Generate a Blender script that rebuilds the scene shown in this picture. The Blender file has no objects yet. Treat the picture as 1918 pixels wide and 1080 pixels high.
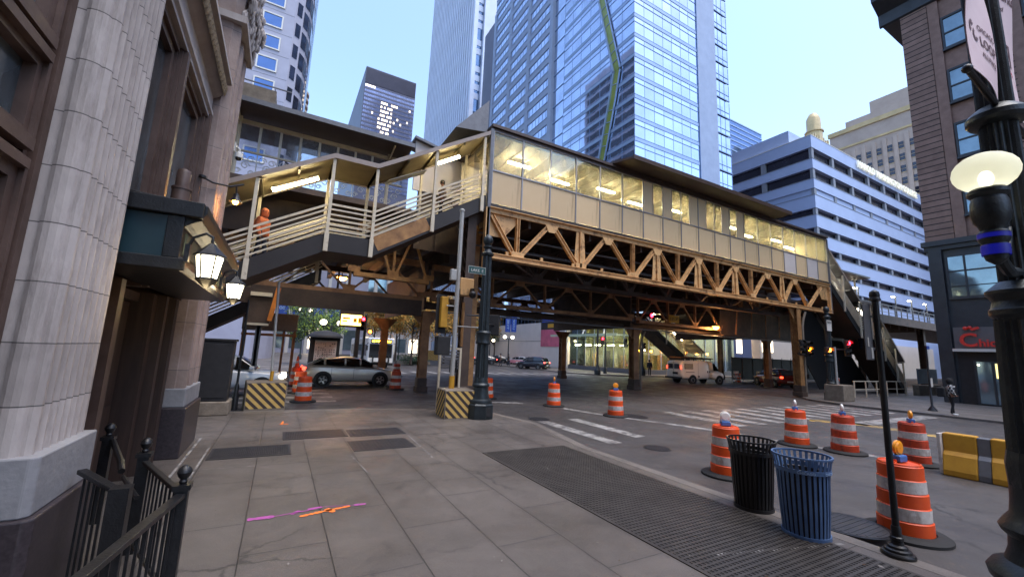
import bpy, math, random
from mathutils import Vector, Matrix
random.seed(7)
scene = bpy.context.scene
COL = scene.collection
PI = math.pi
rad = math.radians
# ------------------------------------------------------------------ camera model
FPX, PW, PH = 769.2, 959.0, 540.0
YAW, PITCH, ROLL, EYE = .50596, .15221, .04203, 2.1
_F = Vector((math.sin(YAW)*math.cos(PITCH), math.cos(YAW)*math.cos(PITCH), math.sin(PITCH)))
_R0 = Vector((math.cos(YAW), -math.sin(YAW), 0)); _U0 = _R0.cross(_F)
_R = math.cos(ROLL)*_R0 + math.sin(ROLL)*_U0
_U = -math.sin(ROLL)*_R0 + math.cos(ROLL)*_U0
CAMP = Vector((0, 0, EYE))
def ray(x, y): return _F + (x-PW)/FPX*_R - (y-PH)/FPX*_U
def GZ(x, y, z=0.0):
    d = ray(x, y); return CAMP + d*((z-EYE)/d.z)
def GX(x, y, X):
    d = ray(x, y); return CAMP + d*(X/d.x)
def GY(x, y, Y):
    d = ray(x, y); return CAMP + d*(Y/d.y)
cd = bpy.data.cameras.new('camera'); cam = bpy.data.objects.new('camera', cd); COL.objects.link(cam)
cam.matrix_world = Matrix(((_R.x, _U.x, -_F.x, 0), (_R.y, _U.y, -_F.y, 0), (_R.z, _U.z, -_F.z, EYE), (0, 0, 0, 1)))
cd.sensor_width = 36; cd.lens = FPX/1918*36; cd.clip_end = 6000; cd.clip_start = .05
scene.camera = cam
# ------------------------------------------------------------------ materials
def s2l(c):
    c /= 255.0
    return c/12.92 if c <= .04045 else ((c+.055)/1.055)**2.4
def C(r, g, b): return (s2l(r), s2l(g), s2l(b), 1)
def newmat(name):
    m = bpy.data.materials.new(name); m.use_nodes = True
    nt = m.node_tree; b = nt.nodes['Principled BSDF']
    return m, nt, b
def pm(name, rgb, var=.18, scale=6.0, rough=.7, metal=0.0, bump=0.0, rgb2=None, stretch=None, detail=6, spec=.5, coat=0):
    """painted / stone / metal surface: two close colours mixed by noise, plus bump"""
    m, nt, b = newmat(name)
    a = C(*rgb); c2 = C(*rgb2) if rgb2 else tuple(min(1, v*(1+var)) for v in a[:3])+(1,)
    c1 = tuple(v*(1-var) for v in a[:3])+(1,) if not rgb2 else a
    tc = nt.nodes.new('ShaderNodeTexCoord'); mp = nt.nodes.new('ShaderNodeMapping')
    if stretch: mp.inputs['Scale'].default_value = stretch
    n = nt.nodes.new('ShaderNodeTexNoise'); n.inputs['Scale'].default_value = scale
    n.inputs['Detail'].default_value = detail; n.inputs['Roughness'].default_value = .65
    r = nt.nodes.new('ShaderNodeValToRGB')
    r.color_ramp.elements[0].position = .32; r.color_ramp.elements[1].position = .68
    r.color_ramp.elements[0].color = c1; r.color_ramp.elements[1].color = c2
    L = nt.links.new
    L(tc.outputs['Object'], mp.inputs['Vector']); L(mp.outputs['Vector'], n.inputs['Vector'])
    L(n.outputs['Fac'], r.inputs['Fac']); L(r.outputs['Color'], b.inputs['Base Color'])
    b.inputs['Roughness'].default_value = rough; b.inputs['Metallic'].default_value = metal
    b.inputs['Specular IOR Level'].default_value = spec
    if coat: b.inputs['Coat Weight'].default_value = coat; b.inputs['Coat Roughness'].default_value = .06
    if bump:
        bn = nt.nodes.new('ShaderNodeBump'); bn.inputs['Strength'].default_value = bump; bn.inputs['Distance'].default_value = .02
        n2 = nt.nodes.new('ShaderNodeTexNoise'); n2.inputs['Scale'].default_value = scale*7; n2.inputs['Detail'].default_value = 5
        L(mp.outputs['Vector'], n2.inputs['Vector']); L(n2.outputs['Fac'], bn.inputs['Height']); L(bn.outputs['Normal'], b.inputs['Normal'])
    return m
def em(name, rgb, s, base=(200, 200, 200)):
    m, nt, b = newmat(name)
    b.inputs['Base Color'].default_value = C(*base)
    b.inputs['Emission Color'].default_value = C(*rgb); b.inputs['Emission Strength'].default_value = s
    return m
def facade_glass(name, rgb, rough=.04, var=.25, scale=.4, spec=1.0, metal=.75):
    """reflective tower glazing: coloured mirror with slight pane to pane waviness"""
    m = pm(name, rgb, var, scale, rough, metal, spec=spec)
    nt = m.node_tree; b = nt.nodes['Principled BSDF']
    bn = nt.nodes.new('ShaderNodeBump'); bn.inputs['Strength'].default_value = .02; bn.inputs['Distance'].default_value = .2
    n2 = nt.nodes.new('ShaderNodeTexNoise'); n2.inputs['Scale'].default_value = .6
    tc = nt.nodes.new('ShaderNodeTexCoord')
    nt.links.new(tc.outputs['Object'], n2.inputs['Vector']); nt.links.new(n2.outputs['Fac'], bn.inputs['Height']); nt.links.new(bn.outputs['Normal'], b.inputs['Normal'])
    return m
def worn(mat, rgb, amount, scale=3.2, stretch=None, top=.85):
    """patches where the coat has gone and another colour shows"""
    nt = mat.node_tree; N = nt.nodes.new; L = nt.links.new; b = nt.nodes['Principled BSDF']; src = b.inputs['Base Color'].links[0].from_socket
    tc = N('ShaderNodeTexCoord'); mp = N('ShaderNodeMapping'); n = N('ShaderNodeTexNoise'); n.inputs['Scale'].default_value = scale; n.inputs['Detail'].default_value = 11; n.inputs['Roughness'].default_value = .72
    if stretch: mp.inputs['Scale'].default_value = stretch
    L(tc.outputs['Object'], mp.inputs[0]); L(mp.outputs[0], n.inputs['Vector']); r = N('ShaderNodeMapRange'); r.inputs['From Min'].default_value = .62-amount*.35; r.inputs['From Max'].default_value = .74-amount*.3; r.inputs['To Max'].default_value = top; L(n.outputs['Fac'], r.inputs['Value'])
    x = N('ShaderNodeMix'); x.data_type = 'RGBA'; L(r.outputs[0], x.inputs[0]); L(src, x.inputs[6]); x.inputs[7].default_value = C(*rgb); L(x.outputs[2], b.inputs['Base Color'])
    return mat
def vary(mat, lo=.9, hi=1.06, snap=None):
    """piece to piece (and, with snap, pane to pane) difference in brightness"""
    nt = mat.node_tree; N = nt.nodes.new; L = nt.links.new; b = nt.nodes['Principled BSDF']; src = b.inputs['Base Color'].links[0].from_socket
    oi = N('ShaderNodeObjectInfo'); wn = N('ShaderNodeTexWhiteNoise'); wn.noise_dimensions = '4D'; L(oi.outputs['Random'], wn.inputs['W'])
    if snap:
        tc = N('ShaderNodeTexCoord'); v = N('ShaderNodeVectorMath'); v.operation = 'SNAP'; v.inputs[1].default_value = snap; L(tc.outputs['Object'], v.inputs[0]); L(v.outputs[0], wn.inputs['Vector'])
    else: wn.inputs['Vector'].default_value = (0, 0, 0)
    r = N('ShaderNodeMapRange'); r.inputs['To Min'].default_value = lo; r.inputs['To Max'].default_value = hi; L(wn.outputs['Value'], r.inputs['Value'])
    h = N('ShaderNodeHueSaturation'); L(r.outputs[0], h.inputs['Value']); L(src, h.inputs['Color']); L(h.outputs[0], b.inputs['Base Color']); return mat
def window_glass(name, tint=(225, 235, 225), dirt=.25, dirtrgb=(190, 185, 150), scale=1.5, gloss=.25):
    """clear pane one can look through, streaked with dirt that catches light"""
    m = bpy.data.materials.new(name); m.use_nodes = True; nt = m.node_tree; nt.nodes.clear()
    N = nt.nodes.new; L = nt.links.new
    o = N('ShaderNodeOutputMaterial'); tr = N('ShaderNodeBsdfTransparent'); tr.inputs['Color'].default_value = C(*tint)
    gl = N('ShaderNodeBsdfGlossy'); gl.inputs['Roughness'].default_value = .03
    tl = N('ShaderNodeBsdfTranslucent'); tl.inputs['Color'].default_value = C(*dirtrgb)
    df = N('ShaderNodeBsdfDiffuse'); df.inputs['Color'].default_value = C(*dirtrgb)
    m0 = N('ShaderNodeMixShader'); m0.inputs['Fac'].default_value = .5; L(tl.outputs[0], m0.inputs[1]); L(df.outputs[0], m0.inputs[2])
    tc = N('ShaderNodeTexCoord'); mp = N('ShaderNodeMapping'); mp.inputs['Scale'].default_value = (1, 1, .6)
    n = N('ShaderNodeTexNoise'); n.inputs['Scale'].default_value = scale; n.inputs['Detail'].default_value = 8; n.inputs['Distortion'].default_value = 1.2
    r = N('ShaderNodeValToRGB'); r.color_ramp.elements[0].position = .35; r.color_ramp.elements[1].position = .75
    r.color_ramp.elements[0].color = (dirt*.25,)*3+(1,); r.color_ramp.elements[1].color = (min(1, dirt*2),)*3+(1,)
    L(tc.outputs['Object'], mp.inputs['Vector']); L(mp.outputs['Vector'], n.inputs['Vector']); L(n.outputs['Fac'], r.inputs['Fac'])
    m1 = N('ShaderNodeMixShader'); L(r.outputs['Color'], m1.inputs['Fac']); L(tr.outputs[0], m1.inputs[1]); L(m0.outputs[0], m1.inputs[2])
    fr = N('ShaderNodeFresnel'); fr.inputs['IOR'].default_value = 1.5
    mm = N('ShaderNodeMath'); mm.operation = 'MULTIPLY'; mm.inputs[1].default_value = gloss*4; L(fr.outputs[0], mm.inputs[0])
    m2 = N('ShaderNodeMixShader'); L(mm.outputs[0], m2.inputs['Fac']); L(m1.outputs[0], m2.inputs[1]); L(gl.outputs[0], m2.inputs[2])
    L(m2.outputs[0], o.inputs['Surface'])
    return m
# ------------------------------------------------------------------ mesh builder
class MB:
    def __init__(s): s.v = []; s.f = []; s.m = []
    def add(s, vs, fs, mi=0):
        k = len(s.v); s.v += [tuple(v) for v in vs]
        for f in fs: s.f.append([i+k for i in f]); s.m.append(mi)
        return s
    def box(s, x0, x1, y0, y1, z0, z1, mi=0):
        v = [(x0, y0, z0), (x1, y0, z0), (x1, y1, z0), (x0, y1, z0), (x0, y0, z1), (x1, y0, z1), (x1, y1, z1), (x0, y1, z1)]
        return s.add(v, [(0, 3, 2, 1), (4, 5, 6, 7), (0, 1, 5, 4), (1, 2, 6, 5), (2, 3, 7, 6), (3, 0, 4, 7)], mi)
    def bar(s, a, b, w, h, mi=0, up=(0, 0, 1)):
        a, b = Vector(a), Vector(b); d = (b-a).normalized(); up = Vector(up)
        if abs(d.dot(up)) > .98: up = Vector((0, 1, 0))
        x = d.cross(up).normalized(); y = x.cross(d)
        o = [x*(-w/2)+y*(-h/2), x*(w/2)+y*(-h/2), x*(w/2)+y*(h/2), x*(-w/2)+y*(h/2)]
        return s.add([a+k for k in o]+[b+k for k in o], [(0, 1, 2, 3), (7, 6, 5, 4), (0, 4, 5, 1), (1, 5, 6, 2), (2, 6, 7, 3), (3, 7, 4, 0)], mi)
    def tube(s, a, b, r0, r1=None, n=10, mi=0, caps=True):
        r1 = r0 if r1 is None else r1
        return s.path([a, b], [r0, r1], n, mi, caps)
    def path(s, pts, rs, n=8, mi=0, caps=True):
        pts = [Vector(p) for p in pts]
        if not isinstance(rs, (list, tuple)): rs = [rs]*len(pts)
        vs = []; prev = None
        for i, p in enumerate(pts):
            d = (pts[min(i+1, len(pts)-1)]-pts[max(i-1, 0)]).normalized()
            if prev is None:
                u = Vector((0, 0, 1)) if abs(d.z) < .9 else Vector((1, 0, 0))
                x = d.cross(u).normalized()
            else:
                x = (prev-d*prev.dot(d)).normalized()
            prev = x; y = d.cross(x)
            vs += [p+(x*math.cos(2*PI*k/n)+y*math.sin(2*PI*k/n))*rs[i] for k in range(n)]
        fs = []
        for i in range(len(pts)-1):
            for k in range(n):
                fs.append((i*n+k, i*n+(k+1) % n, (i+1)*n+(k+1) % n, (i+1)*n+k))
        if caps: fs += [tuple(range(n))[::-1], tuple(range((len(pts)-1)*n, len(pts)*n))]
        return s.add(vs, fs, mi)
    def lathe(s, prof, c=(0, 0, 0), n=24, mi=0, flute=0, fl=(0, 0), caps=True, sx=1, sy=1):
        """prof: list of (r, z[, material])"""
        vs = []; k0 = len(s.v)
        for j, p in enumerate(prof):
            r, z = p[0], p[1]
            for k in range(n):
                a = 2*PI*k/n; rr = r
                if flute and fl[0] <= j <= fl[1]: rr = r*(1-flute*(k % 2))
                vs.append((c[0]+rr*math.cos(a)*sx, c[1]+rr*math.sin(a)*sy, c[2]+z))
        s.v += vs
        for j in range(len(prof)-1):
            mm = prof[j+1][2] if len(prof[j+1]) > 2 else mi
            for k in range(n):
                s.f.append([k0+j*n+k, k0+j*n+(k+1) % n, k0+(j+1)*n+(k+1) % n, k0+(j+1)*n+k]); s.m.append(mm)
        if caps:
            s.f.append([k0+k for k in range(n)][::-1]); s.m.append(mi)
            q = k0+(len(prof)-1)*n; s.f.append([q+k for k in range(n)]); s.m.append(prof[-1][2] if len(prof[-1]) > 2 else mi)
        return s
    def ball(s, c, r, n=14, m=9, mi=0, sz=1.0):
        prof = [(max(r*math.sin(PI*j/m), 1e-4), -r*math.cos(PI*j/m)*sz) for j in range(m+1)]
        return s.lathe(prof, c, n, mi, caps=False)
    def prism(s, poly, ext, mi=0):
        """extrude a planar polygon by vector ext"""
        n = len(poly); e = Vector(ext); P = [Vector(p) for p in poly]
        return s.add(P+[p+e for p in P], [tuple(range(n))[::-1], tuple(range(n, 2*n))]+[(i, (i+1) % n, n+(i+1) % n, n+i) for i in range(n)], mi)
    def quad(s, a, b, c, d, mi=0): return s.add([a, b, c, d], [(0, 1, 2, 3)], mi)
    def build(s, name, mats, parent=None, smooth=False, bevel=0, loc=None):
        me = bpy.data.meshes.new(name); me.from_pydata(s.v, [], s.f)
        mats = mats if isinstance(mats, (list, tuple)) else [mats]
        for m in mats: me.materials.append(m)
        if len(mats) > 1: me.polygons.foreach_set('material_index', s.m)
        if smooth:
            me.polygons.foreach_set('use_smooth', [True]*len(me.polygons))
            me.set_sharp_from_angle(angle=rad(smooth if smooth > 1 else 35))
        me.update()
        o = bpy.data.objects.new(name, me); COL.objects.link(o)
        if parent: o.parent = parent
        if loc: o.location = loc
        if bevel:
            b = o.modifiers.new('bevel', 'BEVEL'); b.width = bevel; b.segments = 2; b.limit_method = 'ANGLE'; b.angle_limit = rad(40)
        return o
def tag(o, label=None, cat=None, group=None, kind=None):
    if label: o['label'] = label
    if cat: o['category'] = cat
    if group: o['group'] = group
    if kind: o['kind'] = kind
    return o
def thing(name, label, cat, loc=(0, 0, 0), group=None, rz=0):
    o = bpy.data.objects.new(name, None); COL.objects.link(o); o.empty_display_size = .2
    o.location = loc; o.rotation_euler = (0, 0, rz)
    return tag(o, label, cat, group)
class W:
    """world-coordinate builder for the parts of a thing standing at loc (no rotation)"""
    def __init__(s, root): s.r = root; s.o = Vector(root.location)
    def __call__(s, name, mb, mats, smooth=False, bevel=0, sub=None):
        mb.v = [tuple(Vector(v)-s.o) for v in mb.v]
        return mb.build(name, mats, sub or s.r, smooth, bevel)
def dup(root, loc, rz=None, label=None, group=None):
    def cp(o, par):
        c = o.copy(); COL.objects.link(c)
        if par: c.parent = par
        for ch in o.children: cp(ch, c)
        return c
    r = cp(root, None); r.location = loc
    if rz is not None: r.rotation_euler = (0, 0, rz)
    if label: r['label'] = label
    if group: r['group'] = group
    return r
def text_mb(s, size, depth=.01, bold=False, spacing=1.0):
    """letters standing in the local XZ plane, facing -Y, starting at the origin; returns an MB and the width"""
    cu = bpy.data.curves.new('letters', 'FONT'); cu.body = s; cu.size = size; cu.extrude = depth/2; cu.space_character = spacing
    if bold: cu.offset = size*.02
    cu.resolution_u = 3
    ob = bpy.data.objects.new('letters', cu); COL.objects.link(ob)
    dg = bpy.context.evaluated_depsgraph_get()
    me = bpy.data.meshes.new_from_object(ob.evaluated_get(dg))
    mb = MB(); mb.add([(v.co.x, v.co.z, v.co.y) for v in me.vertices], [tuple(p.vertices)[::-1] for p in me.polygons])
    bpy.data.objects.remove(ob); bpy.data.curves.remove(cu); bpy.data.meshes.remove(me)
    w = max([v[0] for v in mb.v] or [0])
    return mb, w
def xform(mb, M):
    mb.v = [tuple(M @ Vector(v)) for v in mb.v]; return mb
def lamp(parent, loc, rgb, power, size=.1, kind='POINT', rot=None, spot=None):
    l = bpy.data.lights.new('bulb', kind); l.energy = power; l.color = C(*rgb)[:3]
    if kind == 'POINT': l.shadow_soft_size = size
    elif kind == 'AREA': l.size = size
    elif kind == 'SPOT': l.shadow_soft_size = size; l.spot_size = spot or 2.4; l.spot_blend = .6
    o = bpy.data.objects.new('bulb', l); COL.objects.link(o)
    if parent: o.parent = parent; o.location = Vector(loc)-Vector(parent.location)
    else: o.location = loc
    if rot: o.rotation_euler = rot
    return o
# ------------------------------------------------------------------ palette
M = {}
M['terra'] = pm('grey_terracotta', (156, 146, 141), .12, 1.6, .78, bump=.5, rgb2=(178, 169, 165), stretch=(1, 1, .5))
M['granite'] = pm('dark_granite', (40, 35, 38), .4, 30, .4, rgb2=(64, 56, 60))
M['brownmetal'] = pm('brown_bronze_frame', (74, 56, 48), .2, 3, .5, .1, bump=.1, rgb2=(98, 78, 70))
M['darkbrown'] = pm('dark_brown_timber', (44, 30, 25), .3, 2, .6, rgb2=(66, 48, 40), stretch=(6, 6, .5))
M['black'] = pm('black_iron', (20, 20, 22), .3, 8, .38, .2, bump=.15, rgb2=(34, 34, 37))
M['void'] = pm('near_black', (9, 9, 10), .2, 3, .9)  # near-black for the sheet and stringers of the right covered stair
M['blackmatte'] = pm('black_matte', (22, 21, 23), .3, 5, .7, rgb2=(36, 34, 36))
M['lampgreen'] = pm('black_green_cast_iron', (26, 32, 36), .25, 6, .42, .25, bump=.2, rgb2=(44, 52, 56))
M['white'] = pm('white_paint', (204, 200, 192), .08, 4, .5)
M['cream'] = pm('cream_steel_paint', (200, 186, 162), .1, 5, .55, rgb2=(212, 200, 178))
M['galv'] = pm('galvanised_steel', (168, 166, 162), .12, 14, .45, .15)
M['steelgrey'] = pm('grey_steel', (104, 104, 108), .15, 6, .5, .3)
M['concrete'] = pm('cast_concrete', (106, 96, 84), .2, 4, .9, bump=.4, rgb2=(134, 122, 108))
M['yellow'] = pm('worn_yellow_paint', (196, 146, 40), .12, 5, .6, rgb2=(178, 126, 30))
M['tan'] = pm('ochre_bridge_paint', (206, 156, 100), .15, 1.6, .55, bump=.15, rgb2=(224, 180, 124))
M['tanrust'] = pm('rusty_ochre_paint', (120, 82, 48), .25, 2.2, .65, bump=.2, rgb2=(176, 130, 78))
M['rust'] = pm('rusty_brown_steel', (108, 76, 54), .3, 1.4, .7, bump=.25, rgb2=(164, 122, 86))
M['darksteel'] = pm('sooty_dark_steel', (54, 42, 36), .3, 1.2, .7, bump=.2, rgb2=(82, 64, 54))
M['darkstringer'] = pm('dark_brown_steel', (28, 22, 22), .2, 2, .6, rgb2=(38, 31, 30))
M['panel'] = pm('beige_wall_panel', (214, 184, 140), .06, .8, .55, rgb2=(220, 192, 150))
M['panelw'] = pm('pale_wall_panel', (204, 194, 188), .05, .8, .5)
worn(M['panel'], (124, 96, 62), .22, 1.3, (2.2, 2.2, .22), .4); vary(M['panel'], .9, 1.04); vary(M['panelw'], .92, 1.03); worn(M['tan'], (96, 54, 28), .3, 2.6, None, .85); worn(M['cream'], (104, 72, 46), .12, 3.5, None, .7)
M['alu'] = pm('aluminium_mullion', (150, 146, 146), .1, 6, .4, .4)
M['roofmetal'] = pm('brown_roof_metal', (74, 58, 50), .15, 2, .45, .3)
M['orange'] = pm('orange_plastic', (232, 88, 26), .12, 3.5, .5, rgb2=(212, 68, 18))
M['orangedull'] = pm('scuffed_orange_plastic', (202, 68, 28), .2, 9, .55, rgb2=(164, 50, 20))
M['reflect'] = worn(pm('white_reflective_band', (205, 200, 196), .1, 12, .4, rgb2=(178, 168, 162)), (116, 96, 86), .3, 7, (1, 1, .5), .7)
worn(M['orange'], (92, 46, 30), .12, 6, (1, 1, .35), .6); worn(M['orangedull'], (82, 44, 34), .35, 6, (1, 1, .35), .7)
for k in ('orange', 'orangedull'): vary(M[k], .82, 1.08)
M['rubber'] = pm('black_rubber', (26, 25, 26), .2, 9, .8)
M['tube'] = em('fluorescent_tube', (255, 238, 186), 14)
M['tubebright'] = em('bright_fluorescent_tube', (255, 246, 208), 36)
M['tubedim'] = em('dim_fluorescent_tube', (255, 246, 220), 5)
M['tubec'] = em('cool_fluorescent_tube', (255, 246, 214), 12)
M['sodium'] = em('sodium_lamp_glass', (255, 150, 50), 14)
def globe_mat():
    m = bpy.data.materials.new('milky_lamp_globe'); m.use_nodes = True; nt = m.node_tree; nt.nodes.clear(); N = nt.nodes.new; L = nt.links.new
    o = N('ShaderNodeOutputMaterial'); tl = N('ShaderNodeBsdfTranslucent'); tl.inputs['Color'].default_value = C(238, 240, 228)
    rf = N('ShaderNodeBsdfRefraction'); rf.inputs['Roughness'].default_value = .55; rf.inputs['IOR'].default_value = 1.05; rf.inputs['Color'].default_value = C(250, 250, 238)
    df = N('ShaderNodeBsdfDiffuse'); df.inputs['Color'].default_value = C(214, 214, 204)
    a = N('ShaderNodeMixShader'); a.inputs[0].default_value = .35; L(tl.outputs[0], a.inputs[1]); L(rf.outputs[0], a.inputs[2])
    b = N('ShaderNodeMixShader'); b.inputs[0].default_value = .45; L(a.outputs[0], b.inputs[1]); L(df.outputs[0], b.inputs[2])
    L(b.outputs[0], o.inputs[0]); return m
M['globe'] = globe_mat()
M['bulbwhite'] = em('frosted_lamp_glass', (255, 240, 205), 2.2)
M['red_on'] = em('red_signal_lens', (255, 25, 40), 7)
M['amber_on'] = em('amber_signal_lens', (255, 140, 20), 7)
M['hand_on'] = em('orange_hand_signal', (255, 110, 30), 6)
M['taillight'] = em('lit_tail_lamp', (255, 60, 30), 1.1)
M['headlight'] = em('lit_head_lamp', (255, 238, 200), 3)
M['amberdull'] = pm('amber_lens', (235, 150, 30), .1, 9, .3)
M['clearlens'] = pm('clear_lens', (222, 218, 210), .08, 9, .25)
M['bluebox'] = pm('blue_battery_box', (60, 104, 168), .1, 8, .45)
M['carglass'] = pm('dark_car_glass', (16, 18, 20), .2, 2, .05, 0, spec=.9)
M['tyre'] = pm('tyre_rubber', (22, 21, 21), .2, 8, .85)
M['rim'] = pm('alloy_rim', (140, 138, 138), .1, 8, .3, .8)
M['winglass'] = facade_glass('dark_window_glass', (120, 140, 150), .05, .2, .8, metal=.6)
M['skin'] = pm('skin', (150, 104, 82), .08, 9, .6)
M['skind'] = pm('dark_skin', (92, 62, 48), .08, 9, .6)
# ------------------------------------------------------------------ ground, road, pavement
def ground_mat(name, c1, c2, joints=None, rough=.8, cracks=0.0, rustle=(120, 98, 80)):
    m, nt, b = newmat(name); N = nt.nodes.new; L = nt.links.new
    tc = N('ShaderNodeTexCoord')
    def noise(sc, det=6, dist=0):
        n = N('ShaderNodeTexNoise'); n.inputs['Scale'].default_value = sc; n.inputs['Detail'].default_value = det
        n.inputs['Distortion'].default_value = dist; n.inputs['Roughness'].default_value = .62
        L(tc.outputs['Object'], n.inputs['Vector']); return n
    def mix(fac, a, c, mode='MIX'):
        x = N('ShaderNodeMix'); x.data_type = 'RGBA'; x.blend_type = mode
        if hasattr(fac, 'is_output'): L(fac, x.inputs[0])
        else: x.inputs[0].default_value = fac
        for s, i in ((a, 6), (c, 7)):
            if hasattr(s, 'is_output'): L(s, x.inputs[i])
            else: x.inputs[i].default_value = s
        return x.outputs[2]
    def math_(op, a, c=None, d=None):
        x = N('ShaderNodeMath'); x.operation = op
        for i, s in enumerate((a, c, d)):
            if s is None: continue
            if hasattr(s, 'is_output'): L(s, x.inputs[i])
            else: x.inputs[i].default_value = s
        return x.outputs[0]
    def ramp(fac, p0, p1, v0=0, v1=1):
        x = N('ShaderNodeMapRange'); x.inputs['From Min'].default_value = p0; x.inputs['From Max'].default_value = p1
        x.inputs['To Min'].default_value = v0; x.inputs['To Max'].default_value = v1; L(fac, x.inputs['Value']); return x.outputs[0]
    col = mix(ramp(noise(.55, 8, .4).outputs['Fac'], .35, .65), C(*c1), C(*c2))
    col = mix(ramp(noise(1.3, 10, 1.2).outputs['Fac'], .5, .72, 0, .6), col, tuple(v*.5 for v in C(*c1)[:3])+(1,))
    col = mix(ramp(noise(5, 9, 2.5).outputs['Fac'], .56, .74, 0, .55), col, C(*rustle))
    col = mix(ramp(noise(60, 4).outputs['Fac'], .38, .66, 0, .5), col, tuple(v*1.5 for v in C(*c2)[:3])+(1,))
    gum = N('ShaderNodeTexVoronoi'); gum.inputs['Scale'].default_value = 3.6; L(tc.outputs['Object'], gum.inputs['Vector'])
    col = mix(ramp(gum.outputs['Distance'], .05, .075, .55, 0), col, (.03, .028, .026, 1))
    col = mix(ramp(noise(.22, 5, 1.5).outputs['Fac'], .42, .62, 0, .45), col, tuple(v*.55 for v in C(*c1)[:3])+(1,))
    h = noise(90, 4).outputs['Fac']
    if joints:
        sx, ox, sy, oy = joints
        sep = N('ShaderNodeSeparateXYZ'); L(tc.outputs['Object'], sep.inputs[0])
        wob = ramp(noise(3).outputs['Fac'], 0, 1, -.006, .006)
        xx = math_('DIVIDE', math_('ADD', math_('ADD', sep.outputs['X'], ox), wob), sx); ix = math_('FLOOR', xx); fx = math_('FRACT', xx)
        yy = math_('ADD', math_('DIVIDE', math_('ADD', math_('ADD', sep.outputs['Y'], oy), wob), sy), math_('MULTIPLY', ix, .5))
        iy = math_('FLOOR', yy); fy = math_('FRACT', yy)
        dx = math_('MULTIPLY', math_('MINIMUM', fx, math_('SUBTRACT', 1.0, fx)), sx)
        dy = math_('MULTIPLY', math_('MINIMUM', fy, math_('SUBTRACT', 1.0, fy)), sy)
        d = math_('MINIMUM', dx, dy); j = ramp(d, .002, .008, .9, 0)
        wn = N('ShaderNodeTexWhiteNoise'); wn.noise_dimensions = '2D'
        cb = N('ShaderNodeCombineXYZ'); L(ix, cb.inputs[0]); L(iy, cb.inputs[1]); L(cb.outputs[0], wn.inputs['Vector'])
        col = mix(ramp(wn.outputs['Value'], 0, 1, 0, .3), col, tuple(v*1.35 for v in C(*c2)[:3])+(1,))
        edge = ramp(d, .0, .09, .16, 0); col = mix(edge, col, tuple(v*.55 for v in C(*c1)[:3])+(1,))
        col = mix(j, col, (.02, .018, .017, 1))
        h = math_('SUBTRACT', h, math_('MULTIPLY', j, 2.0))
    if cracks:
        v = N('ShaderNodeTexVoronoi'); v.feature = 'DISTANCE_TO_EDGE'; v.inputs['Scale'].default_value = .55
        nz = noise(1.2, 5); mv = N('ShaderNodeVectorMath'); mv.operation = 'ADD'
        L(tc.outputs['Object'], mv.inputs[0]); L(nz.outputs['Color'], mv.inputs[1]); L(mv.outputs[0], v.inputs['Vector'])
        ck = math_('MULTIPLY', ramp(v.outputs['Distance'], .004, .016, cracks, 0), ramp(noise(.35).outputs['Fac'], .45, .55))
        col = mix(ck, col, (.015, .014, .013, 1))
    L(col, b.inputs['Base Color'])
    L(ramp(noise(.8, 6, .5).outputs['Fac'], .35, .7, rough-.28, rough+.06), b.inputs['Roughness'])
    bn = N('ShaderNodeBump'); bn.inputs['Strength'].default_value = .4; bn.inputs['Distance'].default_value = .014
    L(h, bn.inputs['Height']); L(bn.outputs[0], b.inputs['Normal'])
    return m
M['pave'] = ground_mat('pavement_concrete', (70, 64, 59), (96, 89, 84), (.81, .12, 1.7, 0.0), .6, .55, (104, 80, 60))
M['pave2'] = ground_mat('far_pavement_concrete', (82, 76, 72), (100, 94, 90), (1.5, 0, 1.5, 0), .7)
M['kerb'] = ground_mat('kerb_concrete', (88, 82, 76), (108, 100, 94), None, .75)
M['asphalt'] = ground_mat('worn_asphalt', (54, 50, 49), (70, 66, 65), None, .72, .8)
M['roadpaint'] = ground_mat('worn_white_road_paint', (136, 132, 128), (160, 156, 152), None, .7, .9, (78, 74, 70))
M['yellowline'] = ground_mat('worn_yellow_road_paint', (176, 140, 66), (196, 160, 80), None, .7, .9)
worn(M['roadpaint'], (66, 62, 62), .5); worn(M['yellowline'], (66, 62, 60), .6)
ZR = -.10
def sheet(name, poly, z, mat, label=None, thick=0, kind='structure', zb=None):
    mb = MB()
    P = [(p[0], p[1], z) for p in poly]
    if thick: mb.prism([(p[0], p[1], z-thick) for p in poly], (0, 0, thick))
    else: mb.add(P, [tuple(range(len(P)))])
    o = mb.build(name, mat); o['kind'] = kind; return o
sheet('ground', [(-900, -600), (3000, -600), (3000, 3000), (-900, 3000)], -.25, M['asphalt'])
sheet('road', [(-300, -120), (420, -120), (420, 420), (-300, 420)], ZR, M['asphalt'])
# near pavement with its kerb
inner = [(-9, -8), (6.2, -8), (6.25, 7.8), (6.85, 10.8), (6.45, 12.9), (5.1, 14.0), (2.5, 14.75), (-9, 14.85)]
outer = [(6.2, -8), (6.42, -8), (6.47, 7.75), (7.08, 10.8), (6.66, 13.05), (5.2, 14.22), (2.55, 14.97), (-9, 15.07), (-9, 14.85), (2.5, 14.75), (5.1, 14.0), (6.45, 12.9), (6.85, 10.8), (6.25, 7.8)]
sheet('pavement', inner, 0, M['pave'], thick=.16)
mb = MB()
n = len(inner)
for a, b_ in ((0, 13), (1, 12), (2, 11), (3, 10), (4, 9), (5, 8)):
    pass
seg = [(6.2, -8), (6.25, 7.8), (6.85, 10.8), (6.45, 12.9), (5.1, 14.0), (2.5, 14.75), (-9, 14.85)]
sego = [(6.42, -8), (6.47, 7.75), (7.08, 10.8), (6.66, 13.05), (5.2, 14.22), (2.55, 14.97), (-9, 15.07)]
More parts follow.
